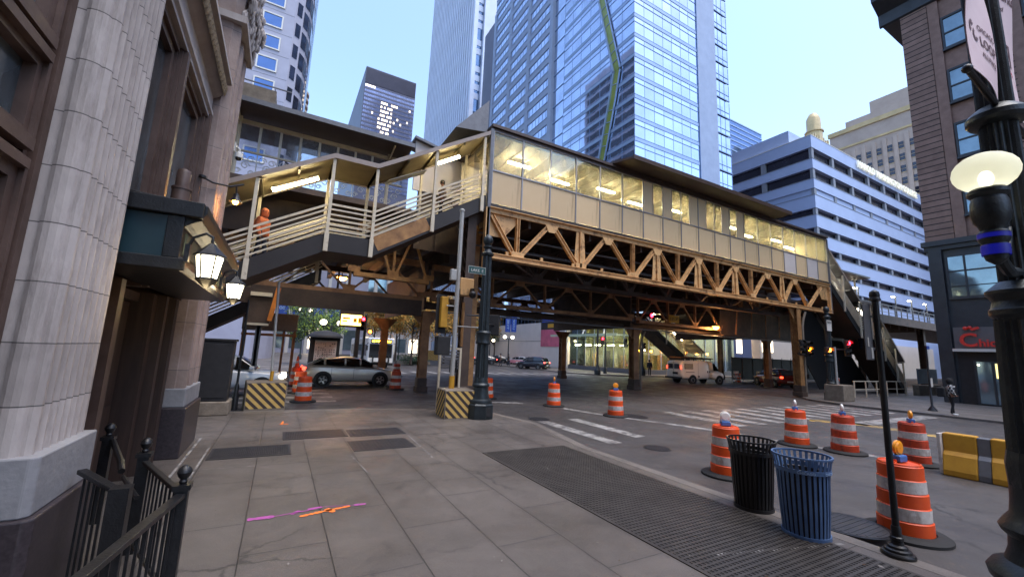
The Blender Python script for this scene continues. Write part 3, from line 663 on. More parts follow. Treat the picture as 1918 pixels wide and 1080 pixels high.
# ------------------------------------------------------------------ traffic drums
def make_drum(label, body='orange', light='amber', tilt=0, dirty=False):
    t = thing('traffic_drum', label, 'traffic drum', (0, 0, 0), 'orange traffic drums')
    r = [.290, .285, .275, .268, .262]; z0 = .06; h = .172
    prof = [(.29, z0)]
    def seg(i, m):
        a = z0+i*h; ri = .29-.012*i
        return [(ri, a+.012, m), (ri, a+h-.02, m), (ri-.014, a+h-.008, 0), (ri-.012, a+h, 0)]
    for i in range(5): prof += seg(i, 1 if i in (1, 3) else 0)
    prof += [(.225, z0+5*h+.01, 0), (.21, z0+5*h+.015, 0), (.205, z0+5*h, 0)]
    MB().lathe(prof, (0, 0, 0), 32).build('barrel', [M[body], M['reflect']], t, smooth=28)
    top = z0+5*h
    MB().box(-.10, .10, -.022, .022, top+.01, top+.045).box(-.14, -.10, -.03, .03, top, top+.02).box(.10, .14, -.03, .03, top, top+.02).build('handle', M[body], t, bevel=.01)
    MB().lathe([(.46, 0), (.46, .035), (.42, .06), (.31, .07), (.30, .05)], (0, 0, 0), 28).build('rubber_base', M['rubber'], t, smooth=True)
    if light:
        w = MB().box(-.09, .09, -.06, .06, top+.01, top+.10).build('battery_box', M['bluebox'], t, bevel=.015)
        l = MB(); l.lathe([(.005, -.032), (.07, -.03), (.088, -.016), (.088, .016), (.07, .03), (.005, .032)], (0, 0, 0), 22, caps=False)
        R_ = Matrix.Translation((0, 0, top+.19)) @ Matrix.Rotation(PI/2, 4, 'X'); xform(l, R_)
        l.build('warning_light', M['amberdull' if light != 'clear' else 'clearlens'], t, smooth=True)
        rg = MB(); rg.lathe([(.088, -.017), (.1, -.015), (.1, .015), (.088, .017)], (0, 0, 0), 22, caps=False); xform(rg, R_)
        rg.build('lens_ring', M['clearlens' if light == 'clear' else 'amberdull'], t, smooth=True)
    return t
D_am = make_drum('orange and white drum with an amber warning light facing the camera, on the near road edge')
D_cl = make_drum('orange and white drum with a clear round light', light='clear')
D_no = make_drum('nearest of the drums beside the silver car, at its rear end', light=None)
def drum(src, first, px, py, label, rz=0.0, body=None, s=1.0):
    p = GZ(px, py, ZR)
    o = src if first else dup(src, (0, 0, 0), 0, label)
    o.location = (p.x, p.y, ZR); o.rotation_euler = (0, 0, math.atan2(p.y, p.x)+rz); o['label'] = label
    o.scale = (s, s, s)
    if body:
        for ch in o.children:
            if ch.name.split('.')[0] in ('barrel', 'handle'):
                ch.data = ch.data.copy(); ch.data.materials[0] = M[body]
    return o
YW = .2
drum(D_am, True, 1153, 779, 'drum with an amber warning light turned to the camera, right of the crosswalk stripes', -1.4)
drum(D_cl, True, 1362, 890, 'drum with a clear disc light half hidden behind the black litter bin', -1.25)
drum(D_no, True, 567, 752, 'nearest of the three drums behind the silver car', .2)
drum(D_no, False, 560, 736, 'middle drum of the three behind the silver car, half hidden by the nearest one', .6)
drum(D_no, False, 552, 722, 'farthest drum of the three behind the silver car, with a red cone standing on it', 1.0)
drum(D_no, False, 740, 729, 'dull drum right in front of the bonnet of the silver car', .3, 'orangedull')
drum(D_no, False, 742, 705, 'small far drum in front of the bus headlight', .1, 'orangedull')
drum(D_no, False, 912, 746, 'drum peeking out behind the fluted black corner pole', .4)
drum(D_am, False, 1037, 760, 'drum with its light turned edge-on, left of the amber-lit one on the road', .15)
drum(D_cl, False, 1493, 833, 'drum with a pale edge-on light, leftmost in the row beside the yellow barrier', .22)
drum(D_cl, False, 1583, 847, 'dented drum with a blue light box, middle of the row beside the barrier', .2, 'orangedull')
drum(D_am, False, 1714, 868, 'drum just left of the yellow plastic barrier, with an orange edge-on light', .25, 'orangedull')
drum(D_am, False, 1697, 1000, 'nearest and largest drum, behind the black sign post foot', -.45)
drum(D_no, False, 1458, 722, 'far drum beside the red parked car', .3)
drum(D_no, False, 1383, 716, 'far drum right of the white van', .7)
# ------------------------------------------------------------------ litter bins
def litter_bin(label, x, y, mat, band=None, rz=0):
    t = thing('litter_bin', label, 'litter bin', (x, y, 0), 'slatted litter bins', rz); n = 30
    sl = MB()
    for k in range(n):
        a = 2*PI*k/n; c, s = math.cos(a), math.sin(a)
        P = [(.245, .03), (.265, .3), (.285, .72), (.295, .80), (.322, .95)]
        w = .032
        vs = []
        for r, z in P:
            for sg, d in ((-1, 0), (1, 0), (1, -.008), (-1, -.008)):
                rr = r+d; vs.append((rr*c-sg*w*s*.5*1.0, rr*s+sg*w*c*.5, z))
        fs = []
        for i in range(len(P)-1):
            for j in range(4): fs.append((i*4+j, i*4+(j+1) % 4, i*4+4+(j+1) % 4, i*4+4+j))
        sl.add(vs, fs)
    sl.build('slats', M[mat], t)
    def ring(name, r, z, hh, th=.012):
        MB().lathe([(r-th, z), (r, z), (r, z+hh), (r-th, z+hh), (r-th, z)], (0, 0, 0), 40, caps=False).build(name, M[mat], t, smooth=True)
    ring('rim', .332, .94, .022, .02); ring('band', .303, .765, .05); ring('foot_ring', .262, .0, .045)
    MB().lathe([(.235, .02), (.25, .3), (.268, .7), (.272, .76), (.26, .76), (.225, .05)], (0, 0, 0), 30).build('liner', M['blackmatte'], t, smooth=True)
    if band:
        for a0 in (-2.2, -1.15):
            mb, w = text_mb('CHICAGO', .042, .004, True)
            L_ = w
            def bend(v):
                a = a0+(v[0]-L_/2)/.306; r = .3045-v[1]; return (r*math.cos(a), r*math.sin(a), .772+v[2])
            mb.v = [bend(v) for v in mb.v]
            mb.build('lettering', M['bandtext'], t)
    return t
M['binblue'] = pm('blue_powder_coat', (70, 98, 140), .12, 5, .5, bump=.1, rgb2=(88, 116, 156)); M['bandtext'] = pm('pale_lettering', (150, 176, 210), .05, 8, .5)
M['binblack'] = pm('black_powder_coat', (20, 19, 21), .2, 8, .4, rgb2=(30, 29, 31))
p = GZ(1412, 950, 0); litter_bin('black slatted steel litter bin, left of the pair on the big grating', p.x, p.y, 'binblack')
p = GZ(1510, 1000, 0); litter_bin('blue slatted steel litter bin with lettering on its band, right of the pair', p.x, p.y, 'binblue', True, rz=-.35)
# ------------------------------------------------------------------ sign post seen from behind
p = GZ(1683, 1040, 0); bx, by = p.x, p.y
t = thing('sign_post', 'black post carrying a grey sign seen from behind, next to the blue litter bin', 'sign post', (bx, by, 0)); q = W(t)
q('foot', MB().lathe([(.155, 0), (.155, .03), (.145, .045), (.125, .05), (.12, .075), (.095, .085), (.09, .11), (.06, .125), (.055, .16), (.062, .17), (.06, .2), (.048, .21), (.046, .3), (.04, .32)], (bx, by, 0), 24), M['black'], smooth=30)
q('pole', MB().tube((bx, by, .3), (bx, by, 2.92), .034, .032, 16), M['black'], smooth=True)
q('finial', MB().lathe([(.036, 0), (.06, .01), (.06, .03), (.05, .05), (.055, .08), (.045, .12), (.015, .145), (.002, .15)], (bx, by, 2.9), 18), M['black'], smooth=True)
q('sign', MB().box(bx-.22, bx-.02, by+.045, by+.06, 2.18, 2.86).box(bx-.05, bx+.0, by+.03, by+.05, 2.3, 2.33).box(bx-.05, bx+.0, by+.03, by+.05, 2.7, 2.73), M['steelgrey'], bevel=.01)
stk = MB().box(bx-.18, bx-.15, by+.04, by+.044, 2.34, 2.45).box(bx-.1, bx-.045, by+.04, by+.044, 2.2, 2.33)
q('sticker', stk, M['white'])
# ------------------------------------------------------------------ big near street lamp
M['globebulb'] = em('glowing_bulb', (255, 248, 226), 3.6)
LX, LY = 6.02, .99
t = thing('street_lamp', 'big fluted black street lamp with a lit globe and banners at the right edge', 'street lamp', (LX, LY, 0)); q_ = W(t); c0 = (LX, LY, 0); KS = .66
def q(name, mb, mats, smooth=False, ax=None, **k):
    ax = ax or (LX, LY); mb.v = [(ax[0]+(v[0]-ax[0])*KS, ax[1]+(v[1]-ax[1])*KS, v[2]) for v in mb.v]; return q_(name, mb, mats, smooth)

q('base', MB().lathe([(.52, 0), (.52, .18), (.50, .22), (.66, .30), (.68, .36), (.62, .42), (.50, .46), (.45, .56), (.44, .66), (.50, .70), (.52, .74), (.47, .80), (.40, .86), (.38, .98), (.37, 1.1)], c0, 32), M['lampgreen'], smooth=32)
q('pedestal', MB().lathe([(.37, 1.1), (.375, 1.13), (.365, 1.16), (.355, 1.2), (.31, 2.58), (.31, 2.6)], c0, 48, flute=.09, fl=(3, 4)).lathe([(.38, 1.1), (.39, 1.28), (.36, 1.4)], c0, 12, caps=False), M['lampgreen'], smooth=28)
q('collar', MB().lathe([(.31, 2.6), (.345, 2.63), (.345, 2.68), (.32, 2.70), (.30, 2.76), (.33, 2.80), (.36, 2.83), (.36, 2.86), (.3, 2.9), (.22, 2.95)], c0, 36), M['lampgreen'], smooth=30)
q('shaft', MB().lathe([(.215, 2.95), (.205, 4.52)], c0, 40, flute=.12, fl=(0, 1)).lathe([(.20, 4.7), (.18, 9.2)], c0, 40, flute=.12, fl=(0, 1)), M['lampgreen'], smooth=28)
q('collar', MB().lathe([(.205, 4.52), (.30, 4.55), (.33, 4.58), (.33, 4.63), (.30, 4.66), (.2, 4.72)], c0, 36), M['lampgreen'], smooth=30)
g = GY(1833, 332, LY); GXx, GZz = LX-.72, g.z
for sgn in (-1, 1):
    gx = LX+sgn*.68; gz = 3.80; AX = (gx, LY)
    q_('bracket', MB().path([(LX+sgn*.12, LY, 3.02), (LX+sgn*.34, LY, 3.0), (LX+sgn*.52, LY, 3.06), (LX+sgn*.62, LY, 3.16)], [.05, .045, .045, .04], 10)
      .path([(LX+sgn*.12, LY, 3.45), (LX+sgn*.26, LY, 3.25), (LX+sgn*.4, LY, 3.22), (LX+sgn*.46, LY, 3.34), (LX+sgn*.38, LY, 3.42), (LX+sgn*.33, LY, 3.34)], .022, 8), M['lampgreen'], 30)
    q('lamp_holder', MB().lathe([(.03, -.78), (.10, -.74), (.13, -.66), (.12, -.6), (.15, -.56), (.15, -.5), (.12, -.48), (.13, -.44), (.17, -.4), (.19, -.32), (.18, -.22), (.16, -.18), (.2, -.15), (.2, -.12), (.17, -.1)], (gx, LY, gz), 24), M['lampgreen'], 30, AX)
    q('blue_light', MB().lathe([(.131, -.7), (.135, -.655), (.131, -.61)], (gx, LY, gz), 24, caps=False).lathe([(.152, -.55), (.153, -.51)], (gx, LY, gz), 24, caps=False), M['bluelamp'] if 'bluelamp' in M else M.setdefault('bluelamp', em('blue_lamp_ring', (30, 40, 255), .03, (8, 8, 36))), True, AX)
    mb = MB(); prof = [(.165, -.11)]+[(.325*math.sin(PI*(j+1.6)/11), .06-.175*math.cos(PI*(j+1.6)/11)*1.0) for j in range(10)]+[(.002, .24)]
    q('globe', mb.lathe(prof, (gx, LY, gz), 32, caps=False), M['globe'], 60, AX)
    q('lamp_bulb', MB().ball((gx, LY, gz+.0), .07, 12, 8), M['globebulb'], True, AX)
# banners on the lamp
M['banner'] = pm('pale_pink_banner', (214, 190, 196), .05, 2, .7, rgb2=(226, 206, 210)); M['bannertext'] = pm('brown_banner_print', (92, 64, 72), .1, 9, .7); M['bannerred'] = pm('red_banner_print', (196, 84, 96), .1, 9, .7)
def banner(label, sgn, lines, top=(.16, .1), logo=True):
    t = thing('banner', label, 'banner', (LX+sgn*.22, LY, 4.72), 'banners on the big lamp'); q = W(t)
    W_, H_ = .74, 2.3
    def at(u, v, d=0):                    # u outward 0..1, v up 0..1: twisted sheet
        tw = v*v*.9 if sgn < 0 else .1*v
        x = LX+sgn*(.15+W_*u*(1-.55*v*(sgn < 0))); y = LY-.05-(.25*tw*u)-.03*math.sin(6*v+3*u)+d
        return (x, y, 4.72+H_*v+(.06*u if sgn < 0 else 0))
    mb = MB(); n, m = 8, 16
    vs = [at(i/n, j/m) for j in range(m+1) for i in range(n+1)]
    k = len(vs); vs += [(v[0], v[1]+.006, v[2]) for v in vs]
    fs = []
    for j in range(m):
        for i in range(n):
            a = j*(n+1)+i; fs += [(a, a+1, a+n+2, a+n+1), (k+a+n+1, k+a+n+2, k+a+1, k+a)]
    mb.add(vs, fs); q('cloth', mb, M['banner'], smooth=True)
    q('arm', MB().tube((LX+sgn*.17, LY-.03, 4.70), (LX+sgn*.92, LY-.03, 4.76 if sgn < 0 else 4.70), .03, .025, 10).ball((LX+sgn*.94, LY-.03, 4.76 if sgn < 0 else 4.70), .04, 10, 6), M['black'], smooth=True)
    for s, size, u0, v0, mt in lines:
        tm, w = text_mb(s, size, .002, True)
        def f(v): 
            x = u0+v[0]/W_ if sgn > 0 else 1-(u0+v[0]/W_)
            return at(x, v0+v[2]/H_, -.004+v[1]*.3)
        tm.v = [f(v) for v in tm.v]; q('print', tm, M[mt])
    if logo:
        lg = MB()
        for cx, cz, fl in ((.17, .46, 1), (.26, .40, -1)):
            pts = []
            for i in range(9):
                a = PI*(.15+1.2*i/8)*fl; pts.append(Vector((cx+.055*math.cos(a)*.9, 0, cz+.05*math.sin(a))))
            for i in range(8):
                a_, b_ = pts[i], pts[i+1]
                f2 = lambda uu, vv: at(1-uu if sgn < 0 else uu, vv, -.005)
                d = (b_-a_).normalized(); nrm = Vector((-d.z, 0, d.x))*.02
                lg.add([f2((a_-nrm).x, (a_-nrm).z*.5), f2((b_-nrm).x, (b_-nrm).z*.5), f2((b_+nrm).x, (b_+nrm).z*.5), f2((a_+nrm).x, (a_+nrm).z*.5)], [(0, 1, 2, 3)])
        q('logo', lg, M['bannertext'])
banner('pale banner hanging on the left side of the big lamp, printed with a knot logo', -1, [('CHICAGO', .09, .36, .24, 'bannertext'), ('LOOP', .15, .38, .165, 'bannertext'), ('ALLIANCE', .08, .38, .11, 'bannertext'), ('LoopChicago', .1, .2, .5, 'bannerred')])
banner('pale banner hanging on the right side of the big lamp, cut by the picture edge', 1, [('mindworks', .15, .1, .66, 'bannertext'), ('the science of', .08, .1, .6, 'bannertext'), ('[   ]', .3, .25, .34, 'bannertext'), ('LoopChicago', .11, .08, .2, 'bannerred')], logo=False)
# ------------------------------------------------------------------ yellow plastic barrier
p0 = GZ(1770, 885, ZR)
t = thing('plastic_barrier', 'yellow and grey water-filled plastic road barrier beside the big lamp', 'barrier', (12.88, 2.6, ZR)); q = W(t)
pr = [(-.28, 0), (.28, 0), (.28, .12), (.2, .42), (.13, .5), (.11, .86), (-.11, .86), (-.13, .5), (-.2, .42), (-.28, .12)]
def sect(y0, y1, ins=0): return MB().prism([(12.88+a*(1-ins), y0, ZR+b*(1-ins*.3)) for a, b in pr], (0, y1-y0, 0))
q('body', sect(2.99, 3.5), M['yellow'], bevel=.025); q('body', sect(1.5, 2.8), M['yellow'], bevel=.025)
q('centre_band', sect(2.8, 2.99, .06), M['steelgrey'], bevel=.02)
q('end_cap', MB().box(12.64, 13.1, 3.5, 3.56, ZR+.02, ZR+.84), M['reflect'], bevel=.01)
q('brace', MB().bar((12.66, 2.3, ZR+.52), (12.66, 1.7, ZR+.12), .05, .1).box(12.62, 12.7, 1.3, 2.35, ZR+.40, ZR+.48), M['yellow'], bevel=.01)
# ------------------------------------------------------------------ striped concrete blocks with poles
M['stripey'] = pm('yellow_stripe_paint', (186, 150, 78), .15, 6, .75, rgb2=(206, 172, 100)); M['stripek'] = pm('dark_stripe_paint', (58, 46, 42), .2, 8, .75)
def striped_face(mb, o, ux, uz, w, h, nrm, wd=.085, flip=False):
    """diagonal bands clipped to the face, laid 3 mm proud"""
    o, ux, nrm = Vector(o), Vector(ux), Vector(nrm); uz = Vector((0, 0, 1))
    k = -h
    while k < w+.01:
        poly = [(k, h), (k+wd*1.4, h), (k+wd*1.4+h, 0), (k+h, 0)]
        def clip(P, f, g):
            out = []
            for i in range(len(P)):
                a, b = P[i], P[(i+1) % len(P)]; fa, fb = f(a), f(b)
                if fa >= 0: out.append(a)
                if fa*fb < 0: s = fa/(fa-fb); out.append((a[0]+(b[0]-a[0])*s, a[1]+(b[1]-a[1])*s))
            return out
        P = clip(poly, lambda p: p[0], 0); P = clip(P, lambda p: w-p[0], 0) if len(P) > 2 else P
        if len(P) > 2:
            if flip: P = [(w-a, b) for a, b in P]
            mb.add([o+ux*a+uz*b+nrm*.003 for a, b in P], [tuple(range(len(P)))])
        k += wd*2.9
def block(label, cx, cy, rz, w, d, h, faces, top=.03):
    t = thing('concrete_block', label, 'concrete block', (cx, cy, 0), 'striped concrete blocks', rz)
    MB().box(-w/2, w/2, -d/2, d/2, -.1, h).build('block', M['concrete'], t, bevel=.03)
    mb = MB(); mk = MB()
    for f in faces:
        if f == 'S': mb.quad((-w/2+.03, -d/2-.0015, .03), (w/2-.03, -d/2-.0015, .03), (w/2-.03, -d/2-.0015, h-.04), (-w/2+.03, -d/2-.0015, h-.04)); striped_face(mk, (-w/2+.03, -d/2-.001, .03), (1, 0, 0), 0, w-.06, h-.07, (0, -1, 0))
        if f == 'W': mb.quad((-w/2-.0015, d/2-.03, .03), (-w/2-.0015, -d/2+.03, .03), (-w/2-.0015, -d/2+.03, h-.04), (-w/2-.0015, d/2-.03, h-.04)); striped_face(mk, (-w/2-.001, d/2-.03, .03), (0, -1, 0), 0, d-.06, h-.07, (-1, 0, 0), flip=True)
    mb.build('yellow_coat', M['stripey'], t); mk.build('diagonal_stripes', M['stripek'], t); return t
b1 = GZ(834, 787, 0)
block('yellow and brown striped concrete block under a tall metal pole by the fluted black pole', b1.x+.55, b1.y+.62, rad(-4), 1.0, .95, .86, 'SW')
b2 = GZ(492, 767, 0)
block('striped concrete block in front of the white car', b2.x, b2.y+.5, rad(6), 1.12, .9, .84, 'S')
# tall pole with signals on the striped block
px_, py_ = b1.x+.42, b1.y+.75
t = thing('signal_pole', 'tall bright metal pole with signal heads standing on the striped concrete block', 'signal pole', (px_, py_, .86)); q = W(t)
q('pole', MB().tube((px_, py_, .86), (px_, py_, 6.75), .075, .07, 16).lathe([(.075, 6.75), (.09, 6.76), (.09, 6.82), (.04, 6.86)], (px_, py_, 0), 16), M['galv'], smooth=True)
q('sleeve', MB().tube((px_, py_, .86), (px_, py_, 1.25), .09, .09, 14), M['yellow'], smooth=True)
q('junction_box', MB().box(px_-.28, px_-.08, py_-.08, py_+.08, 4.35, 4.72), M['galv'], bevel=.015)
def signal_head(q, x, y, z, face, on=None, n=3, mat='blackmatte', name='signal_head', wd=.34):
    """face: unit vector the lenses look along"""
    f = Vector(face).normalized(); s = Vector((-f.y, f.x, 0)); Z = Vector((0, 0, 1)); c = Vector((x, y, z))
    h = .34*n/2
    o = q(name, MB().bar(c-Z*h, c+Z*h, wd, .2, up=f), M[mat], bevel=.02)
    for i in range(n):
        zc = c+Z*(h-.17-.34*i)+f*.105
        vis = MB()
        for k in range(9):
            a0 = -.25+PI*1.15*(k/9)*1.15; a1 = -.25+PI*1.15*((k+1)/9)*1.15
            A = zc+s*.14*math.cos(a0)+Z*.14*math.sin(a0); Bq = zc+s*.14*math.cos(a1)+Z*.14*math.sin(a1)
            vis.add([A, Bq, Bq+f*.2, A+f*.2], [(0, 1, 2, 3)])
        q('visor', vis, M[mat], sub=o)
        m_ = on[1] if on and on[0] == i else 'carglass'
        q('lens', MB().tube(zc-f*.003, zc+f*.015, .12, .12, 18), M[m_], smooth=True, sub=o)
    return o
signal_head(q, px_-.34, py_+.25, 3.3, (0, 1, 0), n=3, mat='yellow', wd=.23); q('backplate', MB().box(px_-.56, px_-.2, py_+.36, py_+.38, 2.6, 3.9), M['blackmatte'])
q('ped_signal', MB().box(px_-.62, px_-.18, py_-.16, py_+.16, 1.9, 2.5), M['blackmatte'], bevel=.03)
q('bracket', MB().tube((px_-.3, py_, 2.2), (px_, py_, 2.2), .025).tube((px_-.3, py_+.1, 3.5), (px_, py_, 3.5), .025).tube((px_, py_, 2.85), (px_+.95, py_+.05, 2.85), .02), M['galv'])
q('cable', MB().path([(px_+.09, py_, 4.1), (px_+.12, py_, 3.5), (px_+.07, py_, 3.0), (px_+.16, py_, 2.5)], .015, 6), M['black'])
# fluted black pole without lantern
fx, fy = 5.74, 12.14
def fluted_pole(label, x, y, h, rb=.36, rs=.155, z0=0):
    t = thing('fluted_pole', label, 'lamp post', (x, y, z0), 'fluted black posts'); q = W(t); c = (x, y, z0)
    q('base', MB().lathe([(rb*1.05, 0), (rb*1.05, .42), (rb*.95, .46), (rb*.95, .5)], c, 8).lathe([(rb*.9, .5), (rb*.88, .56), (rb*.7, .6), (rb*.62, .75), (rb*.58, .95), (rb*.66, .98), (rb*.66, 1.03), (rb*.55, 1.08), (rb*.5, 1.25)], c, 24), M['lampgreen'], smooth=30)
    q('hatch', MB().box(x-.02, x+.2, y-rb*1.02-.0, y-rb*.95, z0+.1, z0+.36), M['blackmatte'])
    q('shaft', MB().lathe([(rb*.5, 1.25), (rs*1.12, 2.1), (rs*1.1, 2.3)], c, 32, flute=.12, fl=(0, 2)).lathe([(rs*1.35, 2.3), (rs*1.45, 2.34), (rs*1.35, 2.4), (rs*1.4, 2.62), (rs*1.5, 2.66), (rs*1.3, 2.72)], c, 24).lathe([(rs*1.05, 2.72), (rs*.85, h-.75)], c, 32, flute=.12, fl=(0, 1)), M['lampgreen'], smooth=28)
    q('finial', MB().lathe([(rs*.9, h-.75), (rs*1.2, h-.72), (rs*1.25, h-.66), (rs*.8, h-.6), (rs*.6, h-.5), (rs*.9, h-.45), (rs*.9, h-.42), (rs*.6, h-.38), (rs*.95, h-.27), (rs*1.0, h-.18), (rs*.7, h-.06), (rs*.15, h)], c, 20), M['lampgreen'], smooth=True)
    return t, q
t, q = fluted_pole('fluted black pole with an acorn top, on the corner beside the striped concrete block', fx, fy, 5.95, .42, .17)
q('sign_arm', MB().tube((fx-.6, fy+.1, 3.2), (fx, fy, 3.2), .025).box(fx-.55, fx+.0, fy-.02, fy+.02, 4.62, 4.66), M['black'])
signal_head(q, fx+.5, fy+.25, 2.95, (.5, .85, 0), n=2)
q('pipe_bracket', MB().tube((fx, fy, 2.95), (fx+.5, fy+.2, 2.95), .03), M['black'])
t = thing('street_sign', 'small green street sign reading LAKE E on the fluted corner pole', 'street sign', (fx-.5, fy-.2, 4.7)); q = W(t)
M['signgreen'] = pm('green_sign_face', (32, 70, 66), .1, 4, .4); 
q('plate', MB().box(fx-.74, fx-.16, fy-.24, fy-.22, 4.53, 4.74), M['signgreen'])
q('border', MB().box(fx-.75, fx-.15, fy-.236, fy-.224, 4.74, 4.752).box(fx-.75, fx-.15, fy-.236, fy-.224, 4.518, 4.53).box(fx-.75, fx-.74, fy-.236, fy-.224, 4.53, 4.74).box(fx-.16, fx-.15, fy-.236, fy-.224, 4.55, 4.74), M['white'])
tm, w = text_mb('LAKE  E', .13, .004); tm.v = [(fx-.45-w/2+v[0], fy-.243+v[1]*.2, 4.585+v[2]) for v in tm.v]; q('lettering', tm, M['white'])
t = thing('signal_cabinet', 'tan metal control box with a black dome camera behind the corner pole', 'control box', (fx-.35, fy+.9, 4.0)); q = W(t)
q('box', MB().box(fx-.6, fx-.1, fy+.75, fy+1.1, 3.92, 4.52), M['tan'], bevel=.02)
q('dome_camera', MB().ball((fx-.2, fy+.6, 3.95), .13, 14, 9).box(fx-.24, fx-.16, fy+.55, fy+.75, 4.02, 4.16), M['black'], smooth=True)
q('mount', MB().tube((fx-.36, fy+.95, 2.2), (fx-.36, fy+.95, 3.7), .05), M['tanrust'])
# notice boards and call box between block and pole
t = thing('call_box', 'black meter post with white number 4 behind the striped block', 'meter post', (fx-.42, fy+1.4, 0)); q = W(t)
q('post', MB().box(fx-.5, fx-.34, fy+1.36, fy+1.48, 0, 1.3), M['black'], bevel=.02)
q('head', MB().box(fx-.54, fx-.3, fy+1.32, fy+1.5, 1.3, 1.75), M['black'], bevel=.03)
tm, w = text_mb('4', .18, .004, True); tm.v = [(fx-.42-w/2+v[0], fy+1.315, 1.44+v[2]) for v in tm.v]; q('numeral', tm, M['white'])
t = thing('notice_frame', 'pale timetable frame on two legs behind the striped block', 'notice frame', (fx-.35, fy+2, 0)); q = W(t)
q('frame', MB().box(fx-.75, fx-.68, fy+1.95, fy+2.02, 0, 2.15).box(fx+.02, fx+.09, fy+1.95, fy+2.02, 0, 2.15).box(fx-.68, fx+.02, fy+1.95, fy+2.02, 2.08, 2.15), M['cream'])
nb = MB()
for i in range(6): nb.box(fx-.66, fx+.0, fy+1.94, fy+1.99, 1.4+i*.11, 1.47+i*.11)
q('notice', nb, M['steelgrey'])
# cabinet and its concrete foot beside the left building
c1 = GZ(362, 776, 0); cx0, cx1, cyy = -1.95, -1.1, 14.3
t = thing('utility_cabinet', 'dark utility cabinet standing on a stone foot next to the building corner', 'cabinet', ((cx0+cx1)/2, cyy+.4, 0)); q = W(t)
q('foot', MB().box(cx0-.05, cx1+.06, cyy-.05, cyy+.85, 0, .38), M['concrete'], bevel=.03)
q('cabinet', MB().box(cx0, cx1-.02, cyy, cyy+.8, .38, 2.05).box(cx0-.04, cx1+.02, cyy-.04, cyy+.84, 2.05, 2.12), M['blackmatte'], bevel=.015)
q('door', MB().box(cx0+.06, cx1-.08, cyy-.02, cyy-.001, .48, 1.98), M['blackmatte'], bevel=.01)
# leaning thin pole with base and the pole on block 2
pb = GZ(495, 720, .84)
t = thing('sign_pole', 'leaning thin metal pole rising from the striped block in front of the white car', 'pole', (b2.x+.2, b2.y+.5, .84)); q = W(t)
tp = GY(523, 528, b2.y+.6); q('pole', MB().tube((b2.x+.12, b2.y+.5, .84), tp, .04, .04, 12), M['galv'], smooth=True)
q('sleeve', MB().tube((b2.x+.12, b2.y+.5, .84), (b2.x+.13, b2.y+.5, 1.15), .055, .055, 12), M['yellow'], smooth=True)
t = thing('thin_post', 'thin black post with a bulbous foot beside the dark utility cabinet', 'post', (-.98, 15.3, 0)); q = W(t)
tp = GY(452, 560, 15.3); q('post', MB().tube((-.98, 15.3, 0), (-.98, 15.3, tp.z), .035, .03, 10).lathe([(.09, 0), (.09, .4), (.06, .55), (.07, .7), (.035, .8)], (-.98, 15.3, 0), 12), M['black'], smooth=True)
# ------------------------------------------------------------------ station house on its bridge truss
YF, YB = 14.7, 18.3
SX0, SX1 = 6.95, 34.75
NB = 19; BW = (SX1-SX0)/NB
M['dirtyglass'] = window_glass('dirty_station_glass', (244, 243, 230), .22, (220, 216, 186), 1.1, .16)
M['clearglass'] = window_glass('platform_screen_glass', (242, 245, 250), .3, (150, 156, 168), 1.0, .3)
S = thing('station_house', 'long elevated station house with beige panels and yellow-lit windows spanning the street', 'station', ((SX0+SX1)/2, 16.5, 8.0)); q = W(S)
ZB, ZM, ZT = 8.12, 9.55, 11.28
q('floor', MB().box(SX0, SX1, YF+.05, YB, 7.98, 8.1), M['darksteel'])
q('sill_beam', MB().box(SX0-.05, SX1+.05, YF-.05, YF+.04, 7.93, 8.1), M['darkstringer'])
q('roof', MB().box(SX0-.12, SX1+.1, YF-.16, YB+.1, 11.42, 11.55).box(SX0-.06, SX1+.06, YF-.06, YB, 11.30, 11.42), M['roofmetal'])
q('ceiling', MB().box(SX0+.1, SX1-.1, YF+.12, YB-.1, 11.2, 11.28), M['cream'])
rb = MB()
for i in range(40): rb.box(SX0+.3+i*.7, SX0+.36+i*.7, YF+.2, YB-.2, 11.12, 11.195)
q('ceiling_ribs', rb, M['cream'])
q('back_wall', MB().box(SX0, SX1, YB-.08, YB, 8.1, 11.3), M['cream'])
q('end_wall', MB().box(SX1-.08, SX1, YF+.1, YB-.09, 8.1, 11.3), M['cream'])
half = {6: 'pw', 7: 'pw', 8: 'wp', 9: 'pw', 10: 'wp', 11: 'wp'}
gl0 = MB().box(-BW/2+.05, BW/2-.05, -.012, 0, 0, ZT-ZM-.06); pn0 = MB().box(-BW/2+.035, BW/2-.035, -.02, 0, 0, ZM-ZB-.06)
gh0 = MB().box(-BW/4+.04, BW/4-.04, -.012, 0, 0, ZT-ZM-.06); ph0 = MB().box(-BW/4+.03, BW/4-.03, -.02, 0, 0, ZT-ZM-.06)
def shared(name, mb, mat):
    me = bpy.data.meshes.new(name); me.from_pydata(mb.v, [], mb.f); me.materials.append(mat); return me
SM = {'g': shared('window_pane', gl0, M['dirtyglass']), 'p': shared('wall_panel', pn0, M['panel']), 'gh': shared('window_pane', gh0, M['dirtyglass']), 'ph': shared('wall_panel', ph0, M['panel']), 'pw': shared('wall_panel', pn0, M['panelw'])}
def inst(key, name, x, y, z):
    o = bpy.data.objects.new(name, SM[key]); COL.objects.link(o); o.parent = S; o.location = Vector((x, y, z))-q.o; return o
for i in range(NB):
    xc = SX0+(i+.5)*BW
    inst('pw' if i in (15, 17) else 'p', 'wall_panel', xc, YF, ZB+.02)
    if i in half:
        for j, ch in enumerate(half[i]):
            xx = xc+(j-.5)*BW/2
            inst('gh' if ch == 'w' else 'ph', 'window_pane' if ch == 'w' else 'wall_panel', xx, YF, ZM+.04)
    else: inst('g', 'window_pane', xc, YF, ZM+.04)
